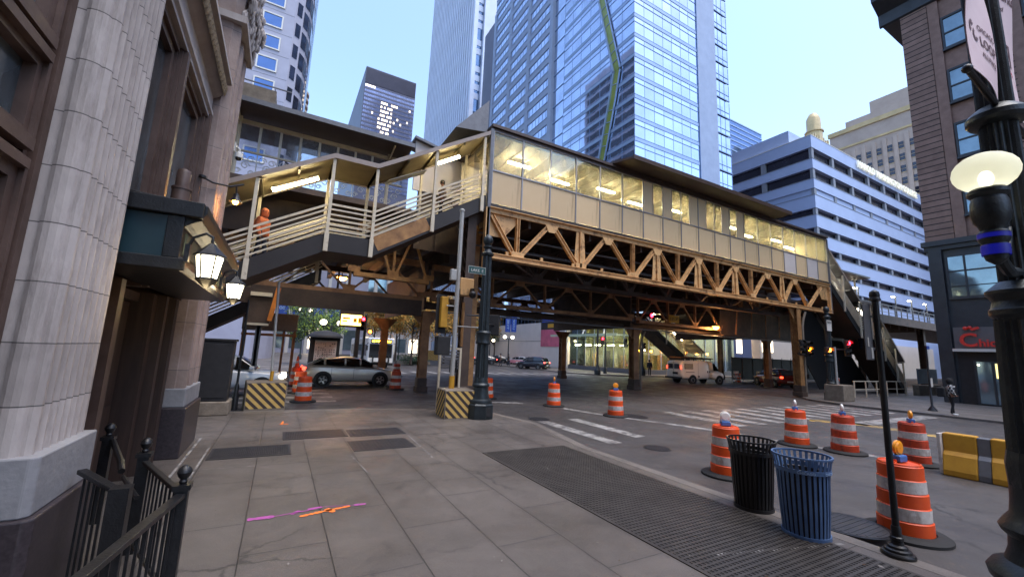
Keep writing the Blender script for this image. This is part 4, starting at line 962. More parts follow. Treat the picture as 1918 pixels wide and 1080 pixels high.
for i in range(NB+1):
    x = SX0+i*BW; q('mullion', MB().box(x-.03, x+.03, YF-.05, YF+.02, ZB, ZT), M['alu'])
    if i in half: q('mullion', MB().box(x+BW/2-.02, x+BW/2+.02, YF-.04, YF+.02, ZM+.03, ZT), M['alu'])
q('rail_band', MB().box(SX0, SX1, YF-.056, YF+.015, ZM-.03, ZM+.03), M['alu'])
q('head_band', MB().box(SX0, SX1, YF-.056, YF+.015, ZT, ZT+.05), M['alu'])
q('corner_post', MB().box(SX0-.16, SX0-.02, YF-.1, YF+.1, 5.4, 11.35), M['steelgrey'])
q('corner_post', MB().box(SX1+.02, SX1+.14, YF-.1, YF+.1, 5.8, 11.35), M['steelgrey'])
# projecting metal canopy
cz = MB().prism([(13.5, YF-.165, 11.56), (14.0, YF-1.05, 11.62), (28.0, YF-1.05, 11.62), (28.0, YF-.165, 11.56), (28.0, YB-1, 11.56), (13.5, YB-1, 11.56)], (0, 0, .12))
q('canopy', cz, M['roofmetal'])
q('gutter', MB().box(13.98, 28.04, YF-1.12, YF-1.05, 11.58, 11.8), M['roofmetal'])
# inside: tubes, frames, stair posts
def tube_light(q, a, b, r=.05, mat='tube', power=0, root=None):
    o = q('tube_light', MB().bar(a, b, .16, .05), M['cream']); 
    a2, b2 = Vector(a)-Vector((0, 0, .06)), Vector(b)-Vector((0, 0, .06))
    mb = MB().tube(a2, b2, r, r, 8); mb.v = [tuple(Vector(v)-q.o) for v in mb.v]; mb.build('tube', M[mat], o, smooth=True)
for i in range(10):
    x = SX0+1.6+i*2.75; tube_light(q, (x, YF+1.6+.5*(i % 2), 11.05), (x+1.2, YF+1.6+.5*(i % 2), 11.05), .06, 'tubebright')
fr = MB()
for i in range(9):
    x = SX0+2+i*3.05; fr.box(x-.05, x+.05, YB-.5, YB-.4, 8.1, 11.2).bar((x, YB-.45, 10.6), (x+.8, YB-.45, 11.2), .06, .06)
fr.box(SX0+1, SX1-1, YB-.6, YB-.5, 9.2, 9.27).box(SX0+1, SX1-1, YB-.6, YB-.5, 8.7, 8.75)
q('inner_frame', fr, M['cream'])
pn = MB(); rr = random.Random(11)
for i in range(14):
    x = SX0+1.2+i*1.95; pn.box(x, x+rr.uniform(.5, 1.2), YB-.2, YB-.12, 8.6, 8.6+rr.uniform(.8, 2.0))
q('notice_panels', pn, M['panelw'])
q('gable_screen', MB().add([(SX0-.03, YF+.3, 8.1), (SX0-.03, YF+1.9, 8.1), (SX0-.03, YF+1.9, 11.2), (SX0-.03, YF+.3, 11.2)], [(0, 1, 2, 3)]), M['dirtyglass'])
# --- the ochre truss below
def member(mb, a, b, w=.18, t=.03, depth=.16):
    """steel member of two flanges and a web in the XZ plane of the truss"""
    a, b = Vector(a), Vector(b); d = (b-a).normalized(); s = Vector((-d.z, 0, d.x)); Y = Vector((0, 1, 0))
    mb.bar(a+s*(w/2-t/2), b+s*(w/2-t/2), depth, t, up=s); mb.bar(a-s*(w/2-t/2), b-s*(w/2-t/2), depth, t, up=s)
    mb.bar(a+Y*.01, b+Y*.01, w-2*t, t, up=Y) if False else mb.bar(a, b, t, w-2*t-.004, up=s)
    return mb
def truss(label, name, x0, y, z0, z1, nodes, tops, verts, wides, mat, end_gusset=True, chord=.22, cat='truss', x1=None, group=None):
    t = thing(name, label, cat, ((nodes[0]+nodes[-1])/2, y, z0), group); q = W(t)
    x1 = x1 or nodes[-1]
    q('top_chord', MB().box(x0, x1, y-.16, y+.16, z1-.03, z1).box(x0, x1, y-.05, y+.05, z1-chord, z1-.03), M[mat])
    q('bottom_chord', MB().box(x0, x1, y-.18, y+.18, z0, z0+.03).box(x0, x1, y-.12, y+.12, z0+.03, z0+.19).box(x0, x1, y-.18, y+.18, z0+.19, z0+.22), M[mat])
    zb, zt = z0+.24, z1-chord-.005
    for i, xn in enumerate(tops):
        l = [n for n in nodes if n < xn]; r_ = [n for n in nodes if n > xn]
        if l: q('diagonal', member(MB(), (l[-1]+.10, y, zb), (xn-.1, y, zt)), M[mat])
        if r_: q('diagonal', member(MB(), (xn+.1, y, zt), (r_[0]-.1, y, zb)), M[mat])
        q('gusset', MB().prism([(xn-.36, y-.075, zt), (xn+.36, y-.075, zt), (xn+.16, y-.075, zt-.34), (xn-.16, y-.075, zt-.34)], (0, -.02, 0)), M[mat])
    for xn in verts: q('vertical', member(MB(), (xn, y+.02, zb), (xn, y+.02, zt), .14, .025, .2), M[mat])
    for xn in wides:
        mb = MB().box(xn-.06, xn+.06, y-.1, y+.1, zb, zt)
        mb.prism([(xn-.34, y-.02, zb), (xn-.065, y-.02, zb), (xn-.065, y-.02, zt), (xn-.22, y-.02, zt)], (0, .03, 0)).prism([(xn+.065, y-.02, zb), (xn+.34, y-.02, zb), (xn+.22, y-.02, zt), (xn+.065, y-.02, zt)], (0, .03, 0))
        q('plate_stiffener', mb, M[mat])
    for xn in nodes: q('bottom_gusset', MB().box(xn-.3, xn+.3, y-.10, y-.08, z0+.225, z0+.44), M[mat])
    if end_gusset:
        q('end_gusset', MB().prism([(x0, y+.06, zt), (x0+1.6, y+.06, zt), (x0+.75, y+.06, zt-.95), (x0, y+.06, zt-.95)], (0, .02, 0)), M[mat])
        q('end_gusset', MB().prism([(x1, y+.06, zt), (x1-1.6, y+.06, zt), (x1-1.0, y+.06, zt-.95), (x1-.1, y+.06, zt-.95)], (0, .02, 0)), M[mat])
    x = x0+.8
    while x < x1: q('bearing_block', MB().box(x, x+.12, y-.17, y-.101, z0+.225, z0+.36), M[mat]); x += 1.7
    return t, q
nodes = [8.3, 11.65, 15.0, 18.35, 21.7, 25.05, 28.5, 31.6]; tops = [10.0, 13.3, 16.7, 20.0, 23.4, 26.75, 30.0]
t, q = truss('ochre painted riveted bridge truss carrying the station house across the street', 'bridge_truss', SX0-.05, YF, 5.78, 7.93, nodes, tops, [8.3, 15.0, 18.35, 21.7, 25.05], [11.65, 16.7, 20.0, 23.4, 28.5], 'tan', x1=34.75)
q('diagonal', member(MB(), (SX0+.1, YF, 7.6), (8.15, YF, 6.05)), M['tan']); q('diagonal', member(MB(), (31.75, YF, 6.05), (33.6, YF, 7.6)), M['tan'])
q('end_post', MB().box(SX0-.2, SX0-.06, YF-.1, YF+.12, 5.0, 7.9).box(34.6, 34.76, YF-.1, YF+.1, 5.99, 7.7), M['tan'])
t2, q2 = truss('sooty rear truss under the back wall of the station house', 'rear_truss', SX0, YB, 5.78, 7.93, nodes, tops, nodes, [], 'darksteel', False, x1=34.75)
# floor beams between the trusses with pipes
t = thing('floor_framing', 'dark floor beams, joists and pipes under the station house', 'floor framing', (20, 16.5, 7)); q = W(t)
for i in range(17): q('floor_beam', MB().box(SX0+.3+i*1.7, SX0+.42+i*1.7, YF+.2, YB-.2, 7.45, 7.96), M['darksteel'])
q('pipe', MB().tube((SX0, YF+1.0, 7.1), (SX1, YF+1.0, 7.1), .05).tube((SX0, YF+1.3, 6.6), (SX1, YF+1.3, 6.6), .035).tube((SX0, YF+2.2, 6.9), (SX1, YF+2.2, 6.9), .06), M['steelgrey'])
for i in range(8): q('brace', MB().bar((SX0+1+i*3.4, YF+.3, 6.0), (SX0+4.2+i*3.4, YB-.3, 6.0), .1, .06), M['darksteel'])
t = thing('platform_back', 'dark solid back of the south platform behind the station truss', 'platform', (20, 19, 7)); q = W(t)
q('boarding', MB().box(5.0, 37.6, 18.75, 18.8, 6.7, 11.0), M['darksteel']); q('deck', MB().box(5.3, 37.6, 18.82, 20.35, 8.0, 8.2), M['darksteel'])
for i in range(12): q('stud', MB().box(6+i*2.8, 6.12+i*2.8, 18.66, 18.745, 6.7, 11.0), M['darksteel'])
# ------------------------------------------------------------------ columns
def column(label, x, y, ztop, w=.42, z0=0, mat='rust', brace=None, pipe=False):
    t = thing('steel_column', label, 'column', (x, y, z0), 'riveted steel columns'); q = W(t)
    q('shaft', MB().box(x-w/2, x+w/2, y-w/2, y-w/2+.04, z0+.25, ztop).box(x-w/2, x+w/2, y+w/2-.04, y+w/2, z0+.25, ztop).box(x-.04, x+.04, y-w/2+.04, y+w/2-.04, z0+.25, ztop), M[mat])
    lc = MB(); z = z0+.5
    while z < ztop-.6:
        lc.bar((x-w/2-.01, y-w/2+.03, z), (x-w/2-.01, y+w/2-.03, z+.4), .05, .015, up=(1, 0, 0)).bar((x+w/2+.01, y-w/2+.03, z), (x+w/2+.01, y+w/2-.03, z+.4), .05, .015, up=(1, 0, 0)); z += .42
    q('lacing', lc, M[mat])
    q('footing', MB().box(x-w*.68, x+w*.68, y-w*.68, y+w*.68, z0, z0+.28).box(x-w*.58, x+w*.58, y-w*.58, y+w*.58, z0+.28, z0+.7), M['darksteel'], bevel=.02)
    q('capital', MB().prism([(x-.9, y-.03, ztop), (x+.9, y-.03, ztop), (x+w/2, y-.03, ztop-.8), (x-w/2, y-.03, ztop-.8)], (0, .06, 0)), M[mat])
    if pipe: q('drain_pipe', MB().path([(x+.42, y-.2, z0), (x+.42, y-.2, ztop-1.2), (x+.6, y-.2, ztop-.7), (x+.9, y-.2, ztop-.2)], .07, 10), M['concrete'], smooth=True)
    return t
column('dark riveted column behind the tall metal pole under the west end of the station house', 6.35, 15.2, 7.9, .38, 0, 'darksteel')
column('rusty ochre column with pipes at the west end of the station truss', 7.15, 16.6, 7.9, .42, ZR, 'tanrust')
column('ochre riveted column under the east end of the station truss', 30.1, YF+.1, 5.78, .46, 0, 'tanrust', pipe=True)
for x in (-22, -8): column('rear riveted column of the elevated line left of the street', x, 20.9, 3.9, .42, ZR)
column('rusty column on the west kerb line behind the signal pole', 6.5, 20.9, 4.0, .42, ZR)
column('reddish column standing behind the bonnet of the silver car', 6.6, 30.8, 4.1, .45, ZR)
column('riveted column with a light drain pipe in the middle of the street', 21.4, 20.9, 4.1, .48, ZR, 'rust', pipe=True)
column('riveted column behind the left road drum, on the far side of the tracks', 22.6, 30.8, 4.1, .48, ZR)
column('column with an arched brace behind the construction fence, right of the white van', 45.6, 30.8, 5.0, .45, ZR)
column('column on the east pavement beneath the tracks behind the traffic signals', 37.5, 20.9, 4.1, .45, 0)
for x in (52, 68, 84): column('column of the elevated line farther along the street to the right', x, 19.5, 7.0, .6, 0, 'darksteel')
# ------------------------------------------------------------------ elevated track structure
def lattice(label, x0, x1, y, z0, z1, n, mat, plate=None, name='track_girder'):
    t = thing(name, label, 'girder', ((x0+x1)/2, y, z0)); q = W(t); d = (x1-x0)/n
    q('top_chord', MB().box(x0, x1, y-.15, y+.15, z1-.3, z1), M[mat]); q('bottom_chord', MB().box(x0, x1, y-.15, y+.15, z0, z0+.2), M[mat])
    for i in range(n):
        a = x0+i*d; m_ = a+d/2
        q('diagonal', MB().bar((a+.1, y, z0+.2), (m_-.05, y, z1-.3), .1, .14, up=(0, 1, 0)), M[mat]); q('diagonal', MB().bar((m_+.05, y, z1-.3), (a+d-.1, y, z0+.2), .1, .14, up=(0, 1, 0)), M[mat])
        q('vertical', MB().box(a-.05, a+.05, y-.09, y+.09, z0+.2, z1-.3), M[mat])
    for i in range(n+1): q('gusset', MB().box(x0+i*d-.26, x0+i*d+.26, y-.08, y+.08, z0+.205, z0+.46), M[mat])
    for i in range(n): q('gusset', MB().box(x0+(i+.5)*d-.3, x0+(i+.5)*d+.3, y-.08, y+.08, z1-.55, z1-.305), M[mat])
    if plate: q('web_plate', MB().box(x0, x1, y-.2, y-.16, plate[0], plate[1]).box(x0, x1, y-.3, y-.1, plate[0]-.05, plate[0]), M['darksteel'])
    return t, q
lattice('lattice girder of the south track over the left half of the street', 6.7, 21.1, 20.9, 4.55, 6.5, 4, 'rust')
lattice('lattice girder of the south track right of the middle column', 21.8, 31.0, 20.9, 4.45, 6.5, 3, 'rust')
lattice('lattice girder of the north track seen through the nearer girders, left half', 6.9, 22.2, 30.8, 5.2, 6.6, 6, 'rust')
lattice('lattice girder of the north track on the right half of the street', 22.9, 37.4, 30.8, 5.2, 6.6, 5, 'darksteel')
lattice('lattice girder of the elevated line west of the street above a deep plate', -26, 6.2, 20.9, 4.5, 6.6, 9, 'rust', (3.75, 4.5))
lattice('lattice girder of the middle of the tracks west of the street', -26, 6.2, 25.8, 4.5, 6.6, 9, 'darksteel')
lattice('short braced frame of crossed steel members left of the tall metal pole', 2.6, 6.1, 19.6, 5.2, 7.7, 2, 'tanrust', name='sway_frame')
t = thing('plate_girder', 'solid dark plate girder with raking braces behind the right end of the station truss', 'girder', (38, 20.9, 4.2)); q = W(t)
q('web_plate', MB().box(31.05, 60, 20.88, 20.94, 4.2, 7.0), M['darksteel']); q('flange', MB().box(31.05, 60, 20.7, 21.1, 4.1, 4.2).box(31.05, 60, 20.7, 21.1, 7.0, 7.1), M['darksteel'])
for i in range(6): q('stiffener', MB().bar((32+i*2.1, 20.2, 4.25), (33.3+i*2.1, 20.85, 6.2), .08, .1), M['rust'])
t = thing('track_deck', 'dark track deck of cross beams and sleepers of the elevated line', 'track deck', (15, 26, 6.6)); q = W(t)
for x0, x1 in ((-60, 6.4), (6.6, 60), (60.1, 150)): q('deck', MB().box(x0, x1, 20.4, 31.4, 7.3, 7.6), M['darksteel'])
for i in range(40): q('cross_beam', MB().box(-24+i*2.4, -23.75+i*2.4, 20.5, 31.2, 6.62, 7.3), M['darksteel'])
sp = MB()
for i in range(240): sp.box(-30+i*.5, -29.8+i*.5, 21.5, 30.2, 7.61, 7.76)
q('sleepers', sp, M['darksteel'])
q('rail', MB().box(-60, 150, 22.6, 22.7, 7.77, 7.92).box(-60, 150, 24.1, 24.2, 7.77, 7.92).box(-60, 150, 27.4, 27.5, 7.77, 7.92).box(-60, 150, 28.9, 29.0, 7.77, 7.92), M['rust'])
t = thing('street_girder', 'deep dark cross girders carrying the tracks beside the middle columns', 'girder', (21.4, 26, 4.1)); q = W(t)
for x in (6.5, 21.4, 37.5): q('web_plate', MB().box(x-.06, x+.06, 21.15, 30.5, 4.1, 6.6), M['darksteel']); 
t = thing('lower_bracing', 'horizontal bracing and cable runs hung beneath the tracks', 'bracing', (20, 26, 4.2)); q = W(t)
for i in range(5): q('brace', MB().box(6.7, 37.2, 21.8+i*2.0, 21.95+i*2.0, 4.2+i*.28, 4.38+i*.28), M['darksteel'])
for i in range(6): q('brace', MB().bar((7.5+i*5, 21.2, 4.4), (12.3+i*5, 30.4, 5.7), .1, .08), M['darksteel'])
q('cable_tray', MB().box(6.7, 45, 20.45, 20.6, 3.95, 4.02), M['steelgrey'])
# clearance sign, sodium luminaire, red marker
t = thing('clearance_sign', 'yellow clearance sign reading 13 feet 7 inches under the tracks', 'sign', GY(1263, 597, 20.4)); q = W(t)
a = GY(1253, 589, 20.3); b = GY(1272, 605, 20.3)
q('plate', MB().box(a.x, b.x, 20.3, 20.33, b.z, a.z), M['yellow']); tm, w = text_mb("13'-7\"", (a.z-b.z)*.5, .01, True)
tm.v = [(a.x+.08+v[0]*(b.x-a.x-.16)/w, 20.29+v[1]*.3, b.z+(a.z-b.z)*.3+v[2]) for v in tm.v]; q('lettering', tm, M['black'])
p = GY(1341, 614, 20.3)
def luminaire(label, x, y, z, rgb=(255, 186, 120), power=120, rz=0):
    t = thing('street_luminaire', label, 'luminaire', (x, y, z), 'sodium lights under the tracks'); q = W(t)
    q('hood', MB().box(x-.42, x+.42, y-.2, y+.2, z+.1, z+.22).tube((x, y, z+.2), (x, y, z+.6), .04), M['darksteel'], bevel=.03)
    q('lens', MB().lathe([(.02, -.1), (.2, -.05), (.28, .1)], (x, y, z), 14, sx=1.2, sy=.6), M['sodium'], smooth=True)
    lamp(t, (x, y, z-.2), rgb, power, .15); return t
luminaire('orange sodium light glowing under the tracks above the white van', p.x, p.y, p.z, power=60)
p = GY(640, 522, 29); luminaire('small sodium light under the tracks above the silver car roof', p.x, p.y, p.z, power=45)
p = GY(1221, 592, 20.6)
t = thing('marker_light', 'small red marker light beneath the tracks left of the clearance sign', 'light', p); q = W(t)
q('housing', MB().box(p.x-.14, p.x+.14, p.y+.02, p.y+.15, p.z-.2, p.z+.2), M['black']); q('lens', MB().tube((p.x, p.y+.02, p.z+.05), (p.x, p.y-.02, p.z+.05), .12, .12, 16), M['red_on'])
p = GY(1057, 591, 30.4)
t = thing('marker_light', 'small orange marker light on top of the far column behind the left drum', 'light', p); q = W(t)
q('housing', MB().box(p.x-.2, p.x+.2, p.y, p.y+.2, p.z-.2, p.z+.22), M['tanrust']); q('lens', MB().box(p.x-.15, p.x+.15, p.y-.03, p.y-.001, p.z-.15, p.z+.12), M['amber_on'])
# ------------------------------------------------------------------ stairways
def stairway(label, name, runs, y0, y1, roof=None, mat='darkstringer', rails=5, posts=(), lights=(), roofh=2.95, up=.32, dn=.30, tread=True, roofmat='cream', cat='stairs', railh=1.15, tube='tube'):
    """runs: list of (x,z) corner points of the nosing line"""
    xs = [p[0] for p in runs]; t = thing(name, label, cat, (sum(xs)/len(xs), (y0+y1)/2, min(p[1] for p in runs))); q = W(t)
    for y, nm in ((y0, 0), (y1, 1)):
        mb = MB()
        for (xa, za), (xb, zb) in zip(runs, runs[1:]):
            mb.prism([(xa, y, za-dn), (xb, y, zb-dn), (xb, y, zb+up), (xa, y, za+up)], (0, .05 if nm == 0 else -.05, 0))
        q('stringer', mb, M[mat])
    tr = MB()
    for (xa, za), (xb, zb) in zip(runs, runs[1:]):
        if abs(za-zb) < .05: tr.box(min(xa, xb), max(xa, xb), y0+.06, y1-.06, za-.05, za)
        else:
            n = max(2, int(abs(zb-za)/.18))
            for i in range(n):
                f0, f1 = i/n, (i+1)/n; zz = za+(zb-za)*(f0 if zb > za else f1)+abs(zb-za)/n
                x_a, x_b = sorted((xa+(xb-xa)*f0, xa+(xb-xa)*f1)); tr.box(x_a-.02, x_b+.02, y0+.06, y1-.06, zz-.05-.18, zz-.18)
        tr.prism([(xa, y0+.07, za-dn), (xb, y0+.07, zb-dn), (xb, y0+.07, zb-dn+.06), (xa, y0+.07, za-dn+.06)], (0, y1-y0-.14, 0))
    q('treads', tr, M['darksteel'])
    for y in (y0+.03, y1-.03):
        for k in range(rails+1):
            h = up+.12+(railh-.25)*k/rails if k < rails else railh+.18
            mb = MB()
            for (xa, za), (xb, zb) in zip(runs, runs[1:]): mb.bar((xa, y, za+h), (xb, y, zb+h), .05, .05 if k < rails else .07)
            q('handrail' if k == rails else 'rail', mb, M['cream'])
    def zat(x):
        for (xa, za), (xb, zb) in zip(runs, runs[1:]):
            if min(xa, xb) <= x <= max(xa, xb): return za+(zb-za)*(x-xa)/(xb-xa)
        return runs[0][1] if abs(x-runs[0][0]) < abs(x-runs[-1][0]) else runs[-1][1]
    for x in posts:
        for y in (y0-.04, y1+.04):
            q('post', MB().box(x-.05, x+.05, y-.05, y+.05, zat(x)-dn, zat(x)+(roofh-.08 if roof else railh+.2)).box(x-.07, x+.07, y-.045, y+.045, zat(x)-dn-.02, zat(x)+up), M['cream'])
    if roof:
        mb = MB(); ri = MB()
        for (xa, za), (xb, zb) in zip(runs, runs[1:]):
            mb.prism([(xa, y0-.12, za+roofh), (xb, y0-.12, zb+roofh), (xb, y0-.12, zb+roofh+.08), (xa, y0-.12, za+roofh+.08)], (0, y1-y0+.24, 0))
            n = max(1, int(abs(xb-xa)/.9))
            for i in range(n+1):
                f = i/n; x, z = xa+(xb-xa)*f, za+(zb-za)*f; q('roof_rib', MB().box(x-.03, x+.03, y0, y1, z+roofh-.12, z+roofh-.01), M[roofmat])
        q('roof', mb, M[roofmat])
        fa = MB()
        for y in (y0-.15, y1+.12):
            for (xa, za), (xb, zb) in zip(runs, runs[1:]):
                fa.prism([(xa, y, za+roofh-.06), (xb, y, zb+roofh-.06), (xb, y, zb+roofh+.11), (xa, y, za+roofh+.11)], (0, .03, 0))
        q('fascia', fa, M['fasciapaint'])
    for x, l in lights:
        z = zat(x)+roofh-.3; z2 = zat(x+l)+roofh-.3; ym = (y0+y1)/2
        tube_light(q, (x, ym-.3, z), (x+l, ym-.3, z2), .075, tube)
    return t, q
M['fasciapaint'] = pm('greyish_fascia_paint', (150, 136, 128), .1, 3, .55)
M['roofsheet'] = pm('ochre_roof_sheet', (118, 104, 76), .15, 2, .55, rgb2=(138, 124, 94))
WS, qw = stairway('long covered stair with lit tubes rising from the left to the station house', 'covered_stairway',
    [(-6.2, 1.35), (.98, 5.45), (2.42, 5.45), (6.75, 8.1)], YF, YF+1.9, True, posts=(-4.0, -1.15, .98, 2.42, 4.55, 6.55), lights=((-.75, 1.3), (4.75, .95)), roofh=2.98, roofmat='roofsheet')
p = GY(762, 436, YF); ws = MB().bar((2.55, YF-.006, 5.62), (4.4, YF-.006, 6.75), .012, .5, up=(0, 0, 1)); qw('painted_glow_strip', ws, M['tanrust'])  # ochre strip stands in for the yellow lamp glow on the stringer
qw('reflector_panel', MB().bar((2.95, YF+.9, 8.35), (4.4, YF+.9, 9.15), .5, .03), M['white'])
EX = [(34.85, 8.05), (39.3, 4.6), (41.2, 4.6), (46.6, 0.1)]
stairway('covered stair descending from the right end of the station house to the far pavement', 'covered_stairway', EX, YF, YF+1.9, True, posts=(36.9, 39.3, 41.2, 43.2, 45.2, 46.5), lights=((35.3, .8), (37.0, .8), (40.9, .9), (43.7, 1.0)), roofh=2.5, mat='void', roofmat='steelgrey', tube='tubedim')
stairway('lower open stair with pale railings at the far left, behind the white car', 'open_stairway', [(-9, 2.2), (-3.9, 2.2), (1.5, 5.6)], 23.0, 24.6, False, posts=(-8, -5.9, -3.9, -1.2, 1.3), mat='darkstringer')
stairway('far covered stair lit pale yellow, behind the white van', 'covered_stairway', [(33.5, 6.6), (44.5, .2)], 32.2, 34.2, True, posts=(35, 38, 41, 44), lights=((36, 1.5), (40, 1.5)), roofh=2.7, mat='blackmatte')
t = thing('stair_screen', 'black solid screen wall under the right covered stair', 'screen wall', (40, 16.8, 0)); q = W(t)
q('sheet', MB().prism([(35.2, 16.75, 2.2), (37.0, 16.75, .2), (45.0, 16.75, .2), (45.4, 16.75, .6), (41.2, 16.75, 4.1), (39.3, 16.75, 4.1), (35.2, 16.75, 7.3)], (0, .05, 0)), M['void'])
t = thing('guard_rail', 'low pale two-bar guard rail on the far pavement below the right stair', 'railing', (37, 13.4, 0)); q = W(t)
for i in range(6): q('post', MB().box(34.2+i*1.7, 34.26+i*1.7, 13.4, 13.46, 0, 1.05), M['cream'])
q('rail', MB().box(34.1, 42.9, 13.41, 13.45, 1.05, 1.11), M['cream']); q('rail', MB().box(34.1, 42.9, 13.47, 13.5, .5, .55), M['cream'])
# ------------------------------------------------------------------ platforms
t = thing('west_platform', 'roofed station platform with glass screens and wrought scrollwork, upper left', 'platform', (-8, 20, 8)); q = W(t); y = 20.0
q('deck', MB().box(-30, 5.2, 18.75, 20.35, 8.3, 8.55), M['darksteel']); q('edge_beam', MB().box(-30, 5.2, 19.8, 19.94, 8.4, 8.86), M['cream'])
q('roof', MB().box(-30, 4.6, 18.5, 22.4, 11.58, 11.66).box(-30, 4.62, 18.44, 18.5, 11.5, 11.7), M['steelgrey'])
q('soffit', MB().box(-30, 4.5, 18.52, 22.3, 11.52, 11.57), M['roofmetal'])
q('eaves_beam', MB().box(-30, 4.5, 19.92, 20.08, 11.26, 11.42), M['cream']); q('sill_beam', MB().box(-30, 4.5, 19.95, 20.05, 10.0, 10.07), M['cream']); q('foot_beam', MB().box(-30, 4.5, 19.95, 20.05, 8.87, 8.95), M['cream'])
for i in range(43):
    x = -29+i*.78
    if i % 8 == 2: q('post', MB().tube((x, y-.1, 8.5), (x, y-.1, 11.5), .085, .085, 12).bar((x, 19.9, 11.2), (x, 18.8, 11.5), .06, .08), M['cream'], smooth=True)
    q('mullion', MB().box(x-.05, x+.05, y-.03, y+.03, 10.08, 11.25), M['white'])
    q('glass_screen', MB().box(x+.055, x+.725, y-.008, y+.008, 10.09, 11.24), M['clearglass'])
    sc = MB()
    for cx_, cz_, r_ in ((.2, 9.75, .17), (.57, 9.72, .16), (.38, 9.42, .17), (.14, 9.15, .12), (.62, 9.13, .12)):
        sc.path([(x+cx_+r_*(1-.05*k)*math.cos(k*.62), y, cz_+r_*(1-.05*k)*math.sin(k*.62)) for k in range(14)], .02, 5)
    sc.box(x-.02, x+.02, y-.02, y+.02, 8.96, 9.99); q('scrollwork', sc, M['white'])
q('roof_tank', MB().box(-3.2, -1.25, 18.8, 20.2, 11.67, 12.45), M['concrete']); q('roof_rail', MB().box(-3.2, -.7, 18.8, 18.85, 12.58, 12.62).bar((-1.3, 18.8, 12.45), (-1.3, 18.8, 12.6), .03, .03), M['steelgrey'])
q('link_wall', MB().prism([(4.7, 18.6, 9.5), (8.2, 18.6, 9.5), (8.2, 18.6, 11.2), (4.7, 18.6, 12.0)], (0, .1, 0)), M['panelw'])
q('link_roof', MB().prism([(4.6, 18.4, 12.0), (8.4, 18.4, 11.2), (8.4, 18.4, 11.3), (4.6, 18.4, 12.12)], (0, 1.4, 0)), M['steelgrey'])
wq = W(bpy.data.objects['west_platform']); wq('skirt', MB().box(-30, 5.25, 20.2, 20.26, 6.65, 8.86), M['darksteel'])
t = thing('stair_hood', 'grey sloping hood where the stair roof meets the station house', 'roof hood', (6.6, 16.5, 11.5)); q = W(t)
q('hood', MB().prism([(5.4, YF+.4, 11.2), (6.85, YF+.4, 11.4), (6.85, YF+.4, 12.9)], (0, 2.6, 0)), M['steelgrey'])
t = thing('east_platform', 'distant open platform with lamps and railings to the right of the station house', 'platform', (55, 19, 7.5)); q = W(t)
q('deck', MB().box(38, 120, 18.2, 20.4, 7.1, 7.4), M['darksteel']); q('fascia', MB().box(38, 120, 18.1, 18.2, 6.6, 7.45), M['darksteel'])
for i in range(30):
    x = 41+i*1.6; q('post', MB().box(x-.04, x+.04, 18.15, 18.23, 7.45, 8.55), M['steelgrey'])
q('rail', MB().box(40, 92, 18.16, 18.2, 8.5, 8.56).box(40, 92, 18.16, 18.2, 8.1, 8.14).box(40, 92, 18.16, 18.2, 7.75, 7.79), M['steelgrey'])
q('mesh_panel', MB().box(40, 48, 18.24, 18.26, 7.5, 8.6), M['steelgrey'])
q('roof', MB().box(38, 49.5, 17.4, 20.6, 10.55, 10.7), M['roofmetal'])
for i in range(5): q('roof_post', MB().box(39+i*2.4, 39.12+i*2.4, 18.3, 18.42, 7.4, 10.55), M['cream'])
for i in range(3): tube_light(q, (40+i*3, 19, 10.4), (41.2+i*3, 19, 10.4), .06, 'tubec')
for i in range(6):
    x = 52+i*4.6; q('lamp_mast', MB().tube((x, 19.4, 7.4), (x, 19.4, 10.1), .07).box(x-.9, x+.2, 19.3, 19.5, 10.1, 10.18), M['steelgrey']); q('lamp_head', MB().box(x-.9, x-.35, 19.32, 19.48, 10.04, 10.095), M['tubec'])
# ------------------------------------------------------------------ towers
M['witglass'] = facade_glass('blue_curtain_glass', (190, 204, 228), .03, .1, .25, metal=.9)
vary(M['witglass'], .82, 1.05, (1.9, 1.9, 1.76))
M['witspan'] = pm('pale_blue_spandrel', (150, 168, 196), .1, .5, .3, .4)
M['witmull'] = pm('blue_grey_mullion', (118, 142, 178), .12, 1, .4, .3)
M['witconc'] = pm('blue_grey_concrete', (134, 148, 174), .06, .6, .6, rgb2=(146, 160, 186))
M['lime'] = pm('olive_green_fin_glass', (116, 130, 52), .15, .8, .25, .2, rgb2=(142, 152, 74))
M['towerwhite'] = pm('pale_tower_rib', (186, 196, 216), .08, .3, .55)
M['towerglass'] = facade_glass('dark_tower_glass', (96, 120, 150), .06, .3, .12, metal=.7)
M['ibm'] = pm('dark_bronze_tower', (76, 76, 92), .12, .2, .5, .2, rgb2=(88, 88, 106))
M['ibmglass'] = facade_glass('grey_tower_glass', (146, 150, 178), .1, .35, .3, metal=.5)
M['litwin'] = em('lit_office_window', (255, 232, 196), .9)
M['hotel'] = pm('grey_precast_concrete', (150, 150, 166), .06, .5, .75, rgb2=(162, 162, 178))
M['bluewin'] = facade_glass('blue_hotel_window', (84, 112, 158), .08, .2, .3, metal=.6)
M['hwc'] = pm('pale_blue_metal_band', (150, 164, 196), .05, .3, .5, .05, rgb2=(158, 172, 204))
M['hwcglass'] = facade_glass('smoked_ribbon_glass', (46, 46, 58), .08, .4, .5, metal=.4)
M['hwcpier'] = pm('grey_ribbon_pier', (120, 124, 134), .08, .5, .6)
M['beige'] = pm('beige_limestone', (168, 152, 140), .1, .25, .8, rgb2=(184, 168, 156))
M['gold'] = pm('pale_gold_terracotta', (190, 168, 124), .15, .4, .5, .1)
M['brick'] = pm('dark_brown_brick', (122, 96, 84), .15, 2.2, .8, bump=.3, rgb2=(142, 114, 102))
M['brickc'] = coursed('rusticated_dark_brick', M['brick'], .42, .1, w=.03, line=(.012, .01, .01, 1))
